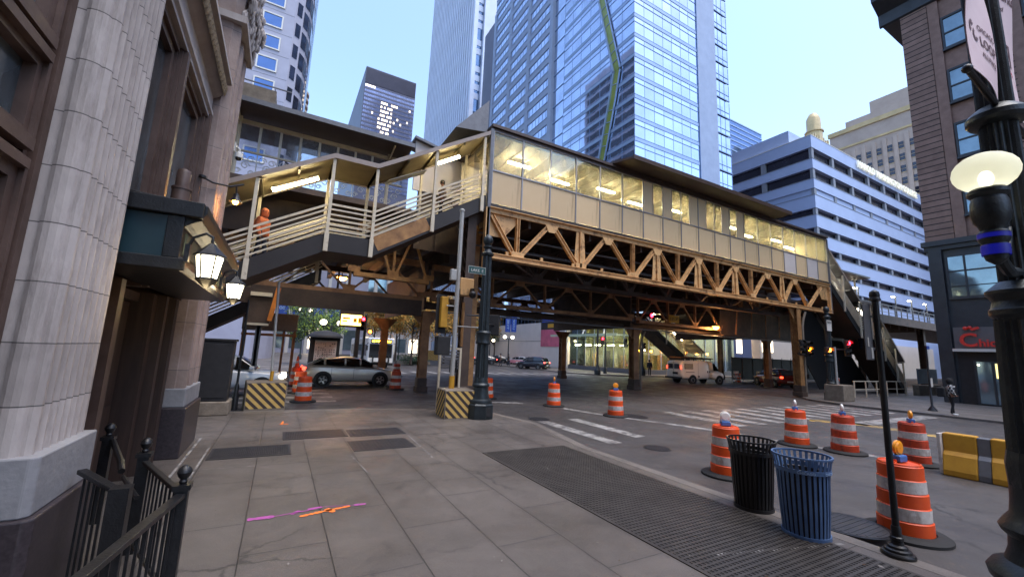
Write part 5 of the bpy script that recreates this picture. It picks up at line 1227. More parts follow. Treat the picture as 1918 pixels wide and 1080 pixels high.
M['shopdark'] = pm('charcoal_shopfront', (34, 38, 44), .15, 2, .5, rgb2=(46, 50, 56))
M['chickred'] = em('red_sign_letters', (196, 44, 34), .03, (150, 38, 32))
M['bluehoard'] = pm('blue_hoarding', (36, 66, 150), .2, .4, .5, rgb2=(60, 92, 172)); M['paleblue'] = pm('pale_blue_print', (150, 176, 214), .1, 1, .6)
def placed(parent, me, name, loc):
    o = bpy.data.objects.new(name, me); COL.objects.link(o); o.parent = parent; o.location = Vector(loc)-Vector(parent.location); return o
def mesh_of(name, mb, mats):
    me = bpy.data.meshes.new(name); me.from_pydata(mb.v, [], mb.f)
    for m in (mats if isinstance(mats, list) else [mats]): me.materials.append(m)
    if isinstance(mats, list): me.polygons.foreach_set('material_index', mb.m)
    return me
# glass corner tower
XW, YS = 38.2, 37.0
T = thing('glass_tower', 'blue glass corner tower with a zigzag olive fin down one face', 'tower', (50, 55, 0)); q = W(T)
q('core', MB().box(XW+.4, 59.2, YS+.4, 90, 8, 84), M['ibm'])
wl = 53.4-YS
mw = MB().box(0, .05, .03, wl, 0, 2.58, 0)                       # west glass, floor 3.1 high
for k in range(8): mw.box(-.02, .0, k*wl/7-.03 if k else .0, k*wl/7+.03, 0, 2.58, 1)
for zz in (0, 1.76, 2.54): mw.box(-.05, -.021, 0, wl, zz, zz+.07, 1)
sw = 51.5-XW
ms = MB().box(.03, sw, 0, .05, 0, 2.58, 0)
for k in range(8): ms.box(k*sw/7-.03, k*sw/7+.03, -.02, .0, 0, 2.58, 1)
for zz in (0, 1.76, 2.54): ms.box(0, sw, -.05, -.021, zz, zz+.07, 1)
me_end = MB().box(0, 3.6, 0, .05, 0, 2.9, 0)
for k in range(4): me_end.box(k*1.2-.04, k*1.2+.04, -.03, 0, 0, 2.9, 1)
me_end.box(0, 3.6, -.12, -.031, 0, .16, 1).box(0, 3.6, -.06, -.031, 1.0, 1.07, 1)
span_w = mesh_of('spandrel_band', MB().box(-.04, .05, 0, wl, 0, .47), M['witspan']); span_s = mesh_of('spandrel_band', MB().box(0, sw, -.04, .05, 0, .47), M['witspan'])
gw = mesh_of('glass_band', mw, [M['witglass'], M['witmull']]); gs = mesh_of('glass_band', ms, [M['witglass'], M['witmull']]); ge = mesh_of('glass_band', me_end, [M['witglass'], M['witmull']])
w2 = 82-57.2
m2 = MB().box(0, .05, 0, w2, 0, 1.75, 0)
for k in range(22): m2.box(-.03, 0, k*w2/21-.05, k*w2/21+.05, 0, 1.75, 1)
g2 = mesh_of('ribbon_window', m2, [M['witglass'], M['witmull']]); b2m = mesh_of('spandrel_band', MB().box(-.12, .05, 0, w2, 0, 1.32).box(-.2, -.121, 0, w2, 1.2, 1.32), M['witconc'])
z = 49.12-3.1*13
for k in range(26):
    f = z+k*3.1
    if f < 8.5: continue
    placed(T, gw, 'glass_band', (XW, YS, f-2.58)); placed(T, gs, 'glass_band', (XW, YS, f-2.58)); placed(T, ge, 'glass_band', (56.0, YS+.2, f-2.4))
    placed(T, span_w, 'spandrel_band', (XW, YS, f+.005)); placed(T, span_s, 'spandrel_band', (XW, YS, f+.005))
    placed(T, g2, 'ribbon_window', (XW-.3, 57.2, f-1.75)); placed(T, b2m, 'spandrel_band', (XW-.3, 57.2, f+.005))
for k in range(4): q('pier', MB().box(XW-.5, XW+.2, 57.2+k*w2/3-.5, 57.2+k*w2/3+.5, 8, 84), M['witconc'])
q('glass_slot', MB().box(XW+.1, XW+.2, 53.6, 56.6, 8, 84), M['witglass'])
for k in range(25): q('slot_rail', MB().box(XW+.02, XW+.095, 53.45, 56.65, 8.3+k*3.1, 8.5+k*3.1), M['witmull'])
q('concrete_fin', MB().box(51.55, 55.95, YS-.15, YS+.5, 6, 84), M['witconc']); q('shadow_joint', MB().box(51.51, 51.54, YS-.16, YS+.3, 6, 84), M['witmull'])
pts = [GX(x, y, XW-.25) for x, y in ((1124, -40), (1128, 0), (1142, 65), (1156, 132), (1148, 185), (1128, 296), (1108, 405))]
fm = MB(); fe = MB(); fb = MB()
for a, b in zip(pts, pts[1:]):
    fm.bar(a, b, .06, 1.0, up=(0, 1, 0)); d = (b-a).normalized(); s = Vector((0, -d.z, d.y))
    if s.y < 0: s = -s
    fe.bar(a+s*.62-Vector((.1, 0, 0)), b+s*.62-Vector((.1, 0, 0)), .3, .22, up=(0, 1, 0)); fe.bar(a-s*.55, b-s*.55, .2, .12, up=(0, 1, 0))
    n = int((b-a).length/1.55)
    for i in range(1, n): fb.bar(a.lerp(b, i/n)+s*.5-Vector((.05, 0, 0)), a.lerp(b, i/n)-s*.5-Vector((.05, 0, 0)), .08, .1, up=(1, 0, 0))
q('zigzag_fin', fm, M['lime']); q('fin_frame', fe, M['witspan']); q('fin_bars', fb, M['witspan'])
# ground storeys of the glass tower: lit lobby behind panes, pale side wall
M['lobbywall'] = pm('olive_lobby_wall', (158, 152, 112), .15, .7, .6); M['lobbyglass'] = window_glass('lobby_glass', (225, 232, 222), .06, (170, 190, 180), .5, .15)
q('lobby_floor', MB().box(XW+.1, 59, YS+.1, 52, .02, .08), M['pave2']); q('lobby_ceiling', MB().box(XW+.1, 59, YS+.1, 52, 7.7, 7.9), M['cream'])
q('lobby_wall', MB().box(XW+4.5, XW+4.6, YS+4.2, 52, .1, 7.6).box(XW+4.7, 59, YS+4.2, YS+4.3, .1, 7.6), M['lobbywall'])
for k in range(7): q('lobby_pane', MB().box(XW+.02, XW+.06, YS+.1+k*1.9, YS+1.9+k*1.9, .6, 7.5), M['lobbyglass']); q('lobby_mullion', MB().box(XW-.04, XW+.0, YS+k*1.9, YS+.1+k*1.9, .1, 7.6), M['witspan'])
for k in range(9): q('lobby_pane', MB().box(XW+.1+k*2.2, XW+2.2+k*2.2, YS+.02, YS+.06, .6, 7.5), M['lobbyglass']); q('lobby_mullion', MB().box(XW+k*2.2, XW+.1+k*2.2, YS-.04, YS+0, .1, 7.6), M['witspan'])
for k in range(7):
    q('display_panel', MB().box(XW+3.2, XW+3.3, YS+5+k*1.5, YS+5.9+k*1.5, .3, 2.2+.3*(k % 3)), M[('tan', 'cream', 'darkbrown', 'white')[k % 4]]); q('display_panel', MB().box(XW+5.5+k*2, XW+6.6+k*2, YS+3.2, YS+3.3, .3, 2.0+.4*(k % 3)), M[('cream', 'tan', 'white', 'darkbrown')[k % 4]])
    q('pendant_lamp', MB().ball((XW+2.4+k*2.3, YS+1.8, 2.9), .16, 8, 6), M['sodium'])
q('shop_base', MB().box(XW-.05, XW+.08, YS, 50.5, 0, .58).box(XW+.1, 58, YS-.05, YS+.08, 0, .58), M['steelgrey'])
for i in range(5): tube_light(q, (XW+1.4+i*3.4, YS+2, 7.4), (XW+2.9+i*3.4, YS+2, 7.4), .2, 'tube'); tube_light(q, (XW+1.5, YS+3+i*2.4, 3.6), (XW+1.5, YS+4.2+i*2.4, 3.6), .08, 'tubebright')
cn = MB()
for k in range(4): cn.box(XW-2.6, XW, 38+k*3.2, 38.1+k*3.2, 4.6, 4.8)
cn.box(XW-2.7, XW-2.5, 37.5, 51.5, 4.55, 4.85).box(XW-1.2, XW-1.1, 37.5, 51.5, 4.62, 4.8); q('street_canopy', cn, pm('pale_green_steel', (170, 184, 160), .08, 2, .5))
for k in range(3): q('raking_strut', MB().tube((XW-2.5, 40+k*4.2, 4.8), (XW-.1, 41.4+k*4.2, 7.6), .1), M['white'])
q('side_wall', MB().box(XW-.3, XW+.3, 50.6, 86, 0, 8.6), M['panelw']); q('wall_course', MB().box(XW-.33, XW-.3, 50.6, 86, 4.0, 4.06), M['steelgrey'])
pa_, pb_, pc_ = GX(1014, 596, XW-.35), GX(1048, 616, XW-.35), GX(1048, 649, XW-.35); PZ = (pc_.z, pb_.z, pa_.z+.3)
q('poster', MB().box(XW-.36, XW-.34, pb_.y, pa_.y, PZ[1]+.01, PZ[2]), pm('black_poster', (30, 30, 40), .2, 1, .5)); q('poster', MB().box(XW-.36, XW-.34, pb_.y, pa_.y, PZ[0], PZ[1]), pm('pink_poster', (190, 90, 116), .2, 1, .5))
q('poster_print', MB().box(XW-.38, XW-.362, pb_.y+.6, pa_.y-.4, PZ[1]+1.2, PZ[2]-.2), pm('blue_print', (50, 90, 200), .3, 3, .5)); q('poster_print', MB().box(XW-.38, XW-.362, pb_.y+1.4, pa_.y-2, PZ[1]+.3, PZ[1]+.9), M['yellow'])
# ribbed white tower: its long west side faces the street
T = thing('ribbed_tower', 'tall pale tower of close vertical ribs behind the glass tower', 'tower', (48, 128, 0)); q = W(T)
TX, ty0, ty1 = 42.0, 106.0, 152.5; q('core', MB().box(TX+.5, 75, ty0+.6, ty1, 0, 190), M['towerglass'])
rib = mesh_of('rib', MB().box(-.7, .1, -.42, .42, 0, 190), M['towerwhite']); sl = mesh_of('window_strip', MB().box(-.02, .05, -.5, .5, 0, 190), M['towerglass'])
n = 24; stp = (ty1-ty0-.8)/n; rr = random.Random(4)
for i in range(n+1): placed(T, rib, 'rib', (TX, ty0+.4+stp*i, 0))
for i in range(n):
    y = ty0+.4+stp*(i+.5); placed(T, sl, 'window_strip', (TX+.3, y, 0)); bl = MB()
    for k in range(48):
        if rr.random() < .5: zz = 40+k*3.0; bl.box(TX+.2, TX+.26, y-.5, y+.5, zz, zz+rr.choice((1.2, 1.9, 2.6)))
    q('window_blinds', bl, M['towerwhite'])
q('corner_pier', MB().box(TX-.8, TX+.5, ty0-.7, ty0, 0, 190).box(TX+2.6, TX+8.5, ty0-.8, ty0+.5, 0, 190), M['towerwhite'])
for k in range(40):
    if rr.random() < .45: q('slot_blind', MB().box(TX+.7, TX+2.5, ty0+.5, ty0+.56, 50+k*3, 52+k*3), M['towerwhite'])
# dark slab tower with lit windows
T = thing('dark_office_tower', 'dark slab office tower with a patch of lit windows against the sky', 'tower', (40, 250, 0)); q = W(T)
q('core', MB().box(26.2, 55.2, 230.2, 330, 0, 160.2), M['ibm'])
mr = MB()
for i in range(60): mr.box(26.3+i*.483, 26.45+i*.483, 229.6, 230.15, 150.2, 160)
q('louvre_ribs', mr, M['ibm'])
row = MB().box(0, 28.6, 0, .05, 0, 1.6, 0)
for i in range(31): row.box(i*.953-.06, i*.953+.06, -.2, .0, 0, 1.6, 1)
rowm = mesh_of('window_row', row, [M['ibmglass'], M['ibm']])
rr = random.Random(2)
for k in range(24):
    z = 147.4-k*2.55; placed(T, rowm, 'window_row', (26.4, 230.0, z)); q('sill_band', MB().box(26.3, 55.1, 229.85, 230.15, z+1.62, z+2.53), M['ibm'])
    if 3 <= k <= 15:
        for i in range(30):
            c = 14-.2*k
            if abs(i-c) < 3.6 and rr.random() < .72 or rr.random() < .04: q('lit_window', MB().box(26.5+i*.953, 27.2+i*.953, 229.93, 229.97, z+.4, z+1.5), M['litwin'])
q('lit_window', MB().box(26.6, 32, 229.8, 229.97, 148.2, 149.2), M['litwin'])
# hotel at the left
T = thing('hotel_tower', 'grey concrete hotel tower with white-framed blue windows and a curved corner', 'tower', (-8, 62, 0)); q = W(T)
plan = [(-26, 58), (-2.95, 58), (-2.0, 58.7), (-1.35, 59.7), (-1.0, 61), (-.8, 63), (-.8, 96), (-26, 96)]
q('shell', MB().prism([(x, y, 0) for x, y in plan], (0, 0, 88)), M['hotel'])
for k in range(26): q('side_windows', MB().box(-.78, -.74, 64, 95, 5+k*3.12, 7+k*3.12), M['hwcglass'])
wf = MB().box(0, 2.35, -.14, 0, 0, .16).box(0, 2.35, -.14, 0, 1.74, 1.9).box(0, .16, -.14, 0, .16, 1.74).box(2.19, 2.35, -.14, 0, .16, 1.74); wg = MB().box(.16, 2.19, -.06, -.01, .16, 1.74)
fmh = mesh_of('window', wf, M['white']); gmh = mesh_of('pane', wg, M['bluewin'])
for k in range(19):
    z = 24+k*3.12
    for x in (-6.55, -10.4, -14.2):
        o = placed(T, fmh, 'window', (x, 58, z)); p_ = bpy.data.objects.new('pane', gmh); COL.objects.link(p_); p_.parent = o
    q('joint', MB().box(-26, -2.96, 57.985, 58, z-.6, z-.56), M['steelgrey'])
    a, b = Vector((-2.95, 58, 0)), Vector((-2.0, 58.7, 0)); d = (b-a).normalized(); nn = Vector((d.y, -d.x, 0))
    c = (a+b)/2; q('corner_window', MB().prism([c-d*.36+nn*.02+Vector((0, 0, z)), c+d*.36+nn*.02+Vector((0, 0, z)), c+d*.36+nn*.02+Vector((0, 0, z+1.9)), c-d*.36+nn*.02+Vector((0, 0, z+1.9))], nn*.03), M['hwcglass'])
for i in range(2, 5):
    a, b = Vector(plan[i]+(20,)), Vector(plan[i+1]+(20,)); d = (b-a).normalized(); nn = Vector((d.y, -d.x, 0))
    for k in range(15): q('curved_window', MB().prism([a+d*.08+nn*.02+Vector((0, 0, k*3.12)), b-d*.08+nn*.02+Vector((0, 0, k*3.12)), b-d*.08+nn*.02+Vector((0, 0, k*3.12+2.2)), a+d*.08+nn*.02+Vector((0, 0, k*3.12+2.2))], nn*.04), M['hwcglass'])
T = thing('balcony_tower', 'far round tower of stacked balconies peeping out beside the hotel tower', 'tower', (4, 200, 0)); q = W(T)
pp = GY(560, 190, 200); q('core', MB().lathe([(6, 0), (6, pp.z+4)], (pp.x-3.5, 200, 0), 20), M['ibm'])
for k in range(14): q('balcony', MB().lathe([(6.2, 0), (7.4, 0), (7.4, 1.1), (6.2, 1.1)], (pp.x-3.5, 200, pp.z+3-k*3), 20), M['beige'])
# college with horizontal bands
M['hwcstripe'] = coursed('barred_ribbon_glass', M['hwcglass'], 1.05, 0, 'X', .07, (.11, .11, .13, 1))
HX, HY = 84.9, 37.0
T = thing('college_building', 'pale blue banded college building with long dark ribbon windows and rooftop lettering', 'building', (105, 45, 0)); q = W(T)
q('core', MB().box(HX+.8, 150, HY+.8, 60, 0, 45.5), M['hwcglass'])
bands = [(43.32, 45.78), (39.1, 41.0), (35.1, 36.96), (31.2, 33.74), (27.44, 29.8), (23.6, 26.0), (19.8, 22.2), (16.0, 18.4), (11.5, 14.4), (0, 8.5)]
for i, (a, b) in enumerate(bands):
    q('band', MB().box(HX, 150, HY, 60, a, b), M['hwc']); q('band_edge', MB().box(HX-.06, 150, HY-.06, 60, b, b+.12), M['white' if i == 0 else 'hwcpier'])
    lo = bands[i+1][1]+.12 if i+1 < len(bands) else None
    if lo is None: continue
    rec = i == 2
    q('ribbon_window', MB().box(HX+.75, 150, HY+.75, HY+.79, lo, a) if not rec else MB().box(HX+.3, 150, HY+.3, HY+.34, lo, a), M['hwcstripe'] if not rec else M['hwc'])
    q('ribbon_window', MB().box(HX+.75, HX+.79, HY+.8, 60, lo, a) if not rec else MB().box(HX+.3, HX+.34, HY+.35, 60, lo, a), M['hwcglass'] if not rec else M['hwc'])
    for k in range(9): q('pier', MB().box(HX+.12+k*7.9, HX+.95+k*7.9, HY+.1, HY+.6, lo, a), M['hwcpier'])
    for k in range(1, 3): q('pier', MB().box(HX+.1, HX+.6, HY+k*9.2-.4, HY+k*9.2+.5, lo, a), M['hwcpier'])
q('penthouse', MB().box(HX+1.5, HX+9.5, HY+4.6, 62, 45.8, 49.3), M['hwc'])
for k in range(5):
    x = 112+k*7; q('lit_window', MB().box(x, x+4.6, HY+.70, HY+.74, 9.4, 11.0), em('warm_lit_window', (255, 196, 92), 1.3) if k == 0 else bpy.data.materials['warm_lit_window'])
tm, w = text_mb('HAROLD WASHINGTON COLLEGE', 1.9, .3, True, 1.05)
a, b = GY(1606, 312, HY-.3), GY(1716, 364, HY-.3); sc_ = (b.x-a.x)/w
tm.v = [(a.x+v[0]*sc_, HY-.35+v[1], 44.0+v[2]*1.12) for v in tm.v]; q('lettering', tm, em('pale_lit_letters', (255, 250, 225), .06, (225, 222, 205)))
# beige tower behind and distant crowns
T = thing('beige_tower', 'beige limestone block with rows of paired windows behind the college', 'tower', (160, 50, 0)); q = W(T)
q('shell', MB().box(150, 190, 10, 60, 0, 76).box(151.5, 190, 10, 56, 76, 79.5).box(153, 190, 10, 50, 79.5, 84), M['beige'])
wv = MB()
for k in range(20): wv.box(149.6, 150, 59.6-k*2.5-1.2, 59.6-k*2.5-.25, 20, 69)
q('wall_ribs', wv, M['beige']); q('parapet', MB().box(149.5, 150, 10, 60.3, 75.2, 76.6).box(149.7, 150, 10, 60.1, 70.2, 70.8), M['gold'])
bwm = mesh_of('window', MB().box(-.06, 0, 0, 1.3, 0, 2.0, 0).box(-.12, -.061, -.08, 1.38, -.18, -.02, 1).box(-.1, -.061, 0, 1.3, .95, 1.03, 1), [M['hwcglass'], M['gold']])
for k in range(12):
    for c in range(10): placed(T, bwm, 'window', (150, 57.15-c*2.5+.1-.0, 25+k*3.6))
T = thing('cupola_tower', 'distant tower with a pale gold cupola above the college roof', 'tower', (285, 120, 0)); q = W(T)
pp = GY(1535, 207, 120); bx = pp.x; q('shaft', MB().box(bx-13, bx+9, 120, 140, 0, pp.z-22), M['beige'])
q('cupola', MB().lathe([(4.6, -24), (4.6, -14), (4.0, -13), (4.0, -5), (3.3, -3), (2.2, -1), (.5, 0)], (bx, 124, pp.z), 12).lathe([(5.3, -14.2), (5.3, -13.4)], (bx, 124, pp.z), 12), M['gold'], smooth=30)
for k in range(8): q('turret', MB().box(bx-12+k*2.8, bx-11+k*2.8, 119.6, 121, pp.z-22, pp.z-19.5+(k % 2)), M['gold'])
T = thing('blue_glass_tower', 'small distant blue glass tower left of the cupola tower', 'tower', (260, 150, 0)); q = W(T)
q('shell', MB().box(236, 276, 150, 180, 0, 158.5), M['bluewin'])
rl = MB()
for k in range(26): rl.box(235.9, 276.1, 149.7, 150, 70+k*3.5, 70.7+k*3.5)
q('floor_lines', rl, M['witspan'])
# dark brick corner building on the right
DX = 38.9
T = thing('dark_brick_building', 'dark brown brick corner building with a heavy cornice and a charcoal shopfront, right edge', 'building', (DX+4, 0, 0)); q = W(T)
q('wall', MB().box(DX+.2, DX+20, -40, 10.36, 10.9, 29), M['brick']); q('wall', MB().box(DX, DX+40, -140, -40.02, 0, 24), M['brick'])
wins = [8.32-i*3.6 for i in range(6)]; rows = [12.4, 16.45, 20.5, 24.6]
ys = [10.38]
q('corner_pier', MB().box(DX, DX+.19, 8.95, 10.4, 10.9, 29), M['brickc'])
for i, y in enumerate(wins):
    yb, ya = y, y-1.9
    q('pier', MB().box(DX, DX+.19, ya-1.1, ya-.25, 10.9, 29), M['brickc']); q('pilaster_strip', MB().box(DX+.02, DX+.19, yb+.05, yb+.6, 10.9, 28.6).box(DX+.02, DX+.19, ya-.24, ya-.06, 10.9, 28.6), M['brick'])
    for z in rows:
        f = MB().box(DX+.04, DX+.18, ya, yb, z, z+.12).box(DX+.04, DX+.18, ya, yb, z+2.35, z+2.5).box(DX+.04, DX+.18, ya, ya+.1, z+.12, z+2.35).box(DX+.04, DX+.18, yb-.1, yb, z+.12, z+2.35).box(DX+.06, DX+.18, ya+.1, yb-.1, z+1.15, z+1.25).box(DX-.05, DX+.18, ya-.05, yb+.04, z-.14, z)
        o = q('window', f, M['shopdark']); g = MB().box(DX+.12, DX+.15, ya+.1, yb-.1, z+.12, z+2.35); g.v = [tuple(Vector(v)-q.o) for v in g.v]; g.build('pane', M['winglass'], o)
co = MB().prism([(DX+.0, -40, 28.6), (DX-.15, -40, 28.7), (DX-.2, -40, 29.6), (DX-1.0, -40, 30.1), (DX-1.3, -40, 30.3), (DX-1.35, -40, 31.1), (DX+.0, -40, 31.2)], (0, 51.6, 0))
q('cornice', co, M['shopdark']); q('roof', MB().box(DX+.01, DX+20, -40, 11.6, 29.01, 31.1), M['shopdark'])
q('shopfront', MB().box(DX+.1, DX+20, -40, 10.38, 0, 10.4), M['shopdark']); q('shop_cornice', MB().box(DX-.25, DX+.5, -40, 10.6, 10.5, 10.85).box(DX-.1, DX+.5, -40, 10.5, 10.2, 10.5), M['shopdark'])
for i in range(5):
    yb = 9.55-i*3.6; ya = yb-2.6
    f = MB().box(DX-.02, DX+.09, ya, yb, 6.75, 6.95).box(DX-.02, DX+.09, ya, yb, 9.65, 9.85).box(DX-.02, DX+.09, ya, ya+.12, 6.95, 9.65).box(DX-.02, DX+.09, yb-.12, yb, 6.95, 9.65).box(DX-.01, DX+.09, (ya+yb)/2+.35, (ya+yb)/2+.45, 6.95, 9.65).box(DX, DX+.09, ya+.12, yb-.12, 8.6, 8.7).box(DX, DX+.09, ya+.12, yb-.12, 7.6, 7.66)
    o = q('window', f, M['shopdark']); g = MB().box(DX+.03, DX+.05, ya+.1, yb-.1, 6.95, 9.65); g.v = [tuple(Vector(v)-q.o) for v in g.v]; g.build('pane', M['winglass'], o)
    q('pier', MB().box(DX-.12, DX+.09, yb+.1, yb+.75, 0, 10.2), M['shopdark'])
q('entrance', MB().box(DX+.05, DX+.09, 5.2, 9.5, .05, 3.3), M['blackmatte'])
dr = MB()
for y in (8.75, 8.0, 7.25, 6.5): dr.box(DX-.0, DX+.045, y-.06, y+.06, .05, 2.75)
q('door_frame', dr, M['shopdark']); q('door_glass', MB().box(DX+.03, DX+.045, 6.56, 8.69, .1, 2.7), M['winglass'])
q('lit_panel', MB().box(DX+.02, DX+.029, 7.72, 7.9, 1.7, 2.6), em('dim_lit_panel', (210, 190, 110), .5)); q('door_light', MB().ball((DX-.02, 8.6, 2.5), .05, 8, 6), M['bulbwhite'])
t = thing('shop_sign', 'red cursive restaurant letters on a pale shelf over the corner shop door', 'shop sign', (DX-.1, 7.5, 3.4)); q = W(t)
q('backing', MB().box(DX-.02, DX+.08, 5.2, 9.55, 3.5, 4.9), pm('grey_sign_backing', (92, 90, 92), .1, 2, .5)); q('shelf', MB().box(DX-.35, DX-.03, 5.1, 9.6, 3.32, 3.5), M['white'])
def west_text(s, size, y, z, d=.08):
    tm, w = text_mb(s, size, d, True); tm.v = [(DX-.16+v[1], y-v[0], z+v[2]) for v in tm.v]; return tm, w
tm, w = west_text('C', 1.2, 9.3, 3.66); q('lettering', tm, M['chickred'])
tm, w2_ = west_text('hick-fil-A', .66, 9.3-w-.04, 3.66); q('lettering', tm, M['chickred'])
q('comb_mark', MB().ball((DX-.16, 8.95, 4.82), .12, 10, 6).ball((DX-.16, 8.75, 4.86), .1, 10, 6).bar((DX-.16, 8.7, 4.72), (DX-.16, 8.35, 4.85), .1, .14), M['chickred'], smooth=True)
# ------------------------------------------------------------------ things behind the tracks
for lb, x_, tx in (('left blue street banner hanging from a lamp post before the poster wall', 952, 'THE'), ('right blue street banner with LOOP lettering before the poster wall', 963, 'LOOP')):
    a, b = GY(x_-4.5, 593, 57), GY(x_+4, 622, 57); t = thing('street_banner', lb, 'banner', (a.x, 57, b.z), 'blue street banners'); q = W(t)
    q('cloth', MB().box(a.x, b.x, 57, 57.03, b.z, a.z), M['bluehoard']); tm, w = text_mb(tx, .5, .01, True)
    tm.v = [((a.x+b.x)/2-.2+v[2], 56.98+v[1], b.z+.4+v[0]*(a.z-b.z-.8)/w) for v in tm.v]; q('lettering', tm, M['paleblue'])
    q('arm', MB().box(a.x-.1, b.x+.1, 57.0, 57.05, a.z+.01, a.z+.07), M['black'])
T = thing('banner_building', 'low building with deep blue hoardings far up the street behind the green tree', 'building', (0, 96, 0)); q = W(T)
q('wall', MB().box(-9.5, 16, 95, 110, 0, 26), M['hotel'])
for i in range(7):
    x = -8.5+i*3.4; q('blue_panel', MB().box(x, x+2.6, 94.9, 94.98, 6.3, 11.8), M['bluehoard'])
    tm, w = text_mb('LOOP' if i % 2 else '300', .9, .02, True); tm.v = [(x+.4+v[0]*1.6/w, 94.86+v[1], 8.6+v[2]) for v in tm.v]; q('lettering', tm, M['paleblue'])
    q('window', MB().box(x, x+2.4, 94.93, 94.97, 1.0, 5.2), M['litwin'] if i in (1, 4) else M['winglass'])
    q('pier', MB().box(x-.7, x-.1, 94.7, 95, 0, 26), M['white'])
T = thing('far_street_front', 'pale far street front with lit shop windows behind the autumn trees', 'building', (26, 112, 0)); q = W(T)
q('wall', MB().box(16.5, 37, 112, 125, 0, 24), M['panelw'])
for i in range(6):
    x = 17.5+i*3.2; q('pier', MB().box(x-.4, x+.4, 111.6, 112, 0, 24), M['white']); q('window', MB().box(x+.5, x+2.7, 111.93, 111.98, .6, 4.2), M['litwin'] if i != 3 else M['winglass']); q('window', MB().box(x+.5, x+2.7, 111.93, 111.98, 6, 20), M['winglass'])
T = thing('pale_hall', 'long pale grey windowless hall behind the construction fence', 'building', (90, 62, 0)); q = W(T)
q('wall', MB().box(60.5, 84.5, 62, 80, 0, 22), M['hotel']); q('wall', MB().box(62, 130, 35.5, 36.8, 0, 6.6), M['panelw'])
q('lit_recess', MB().box(62.5, 65.2, 35.42, 35.49, 3.6, 5.4).box(56.2, 57.4, 35.4, 35.49, 3.2, 5.5), M['litwin'])
def fence(label, x0, x1, y, h, mat, n=10):
    t = thing('mesh_fence', label, 'fence', ((x0+x1)/2, y, 0)); q = W(t)
    q('screen', MB().box(x0, x1, y-.01, y+.01, .15, h), M[mat])
    for i in range(n+1): x = x0+(x1-x0)*i/n; q('post', MB().tube((x, y-.05, 0), (x, y-.05, h+.15), .03, .03, 8), M['steelgrey'])
fence('black screened construction fence behind the white van', 42.5, 62, 27.5, 2.5, 'blackmatte')
fence('black screened fence below the lower open stair at the far left', -9, -3.2, 21.6, 2.6, 'blackmatte', 4)
def water_barrier(label, x, y, rz, mat='yellow'):
    t = thing('road_barrier', label, 'barrier', (x, y, ZR), 'yellow barriers by the fence', rz)
    MB().prism([(-.9, -.25, 0), (-.9, .25, 0), (-.9, .22, .25), (-.9, .1, .5), (-.9, .09, .85), (-.9, -.09, .85), (-.9, -.1, .5), (-.9, -.22, .25)], (1.8, 0, 0)).build('body', M[mat], t, bevel=.02)
    MB().box(-.8, .8, -.265, -.251, .08, .16).build('slot', M['blackmatte'], t)
    return t
wb = water_barrier('yellow plastic road barrier leftmost of the row by the construction fence', 42.5, 24.2, 0)
for i, nm in enumerate(('second from the left', 'third from the left', 'rightmost')): dup(wb, (44.5+i*2.0, 24.2-.15*i, ZR), 0, f'yellow plastic road barrier {nm} in the row by the construction fence')
t = thing('hazard_board', 'black and yellow striped hazard board right of the white van bonnet', 'hazard board', (41.4, 24.0, ZR)); q = W(t)
q('board', MB().box(41.1, 41.7, 24, 24.04, .2, 1.2), M['yellow']); mk = MB(); striped_face(mk, (41.1, 23.998, .2), (1, 0, 0), 0, .6, 1.0, (0, -1, 0), .11); q('stripes', mk, M['black']); q('leg', MB().box(41.3, 41.5, 24.0, 24.1, ZR, .199), M['black'])
def barricade(label, x, y, rz=0):
    t = thing('barricade', label, 'barricade', (x, y, ZR), 'striped barricades', rz)
    for k in range(2):
        MB().box(-.6, .6, -.02, .02, .55+k*.4, .8+k*.4).build('board', M['reflect'], t); mk = MB(); striped_face(mk, (-.6, -.021, .55+k*.4), (1, 0, 0), 0, 1.2, .25, (0, -1, 0), .1); mk.build('stripes', M['orange'], t)
    for s in (-.5, .5): MB().bar((s, -.25, 0), (s, .05, 1.25), .05, .05).bar((s, .25, 0), (s, .05, 1.25), .05, .05).build('leg', M['steelgrey'], t)
    return t
bc = barricade('orange and white barricade just in front of the white van', 40.3, 25.6, .2)
dup(bc, (35.6, 15.2, 0), -.2, 'orange and white barricade behind the concrete block at the far corner')
t = thing('hoarding', 'blue lettered hoarding panel leaning behind the thin pavement post', 'hoarding', (46, 12.6, 0)); q = W(t)
a, b = GY(1718, 690, 13.2), GY(1757, 718, 13.2); q('panel', MB().box(a.x, b.x, 13.2, 13.25, max(.8, b.z), a.z), pm('faded_blue_board', (60, 92, 122), .25, 1.5, .6)); q('base', MB().box(a.x-.3, b.x+.3, 13.1, 13.5, 0, .8), M['concrete'])
q('leg', MB().box(a.x+.1, a.x+.2, 13.26, 13.3, .8, a.z), M['steelgrey'])
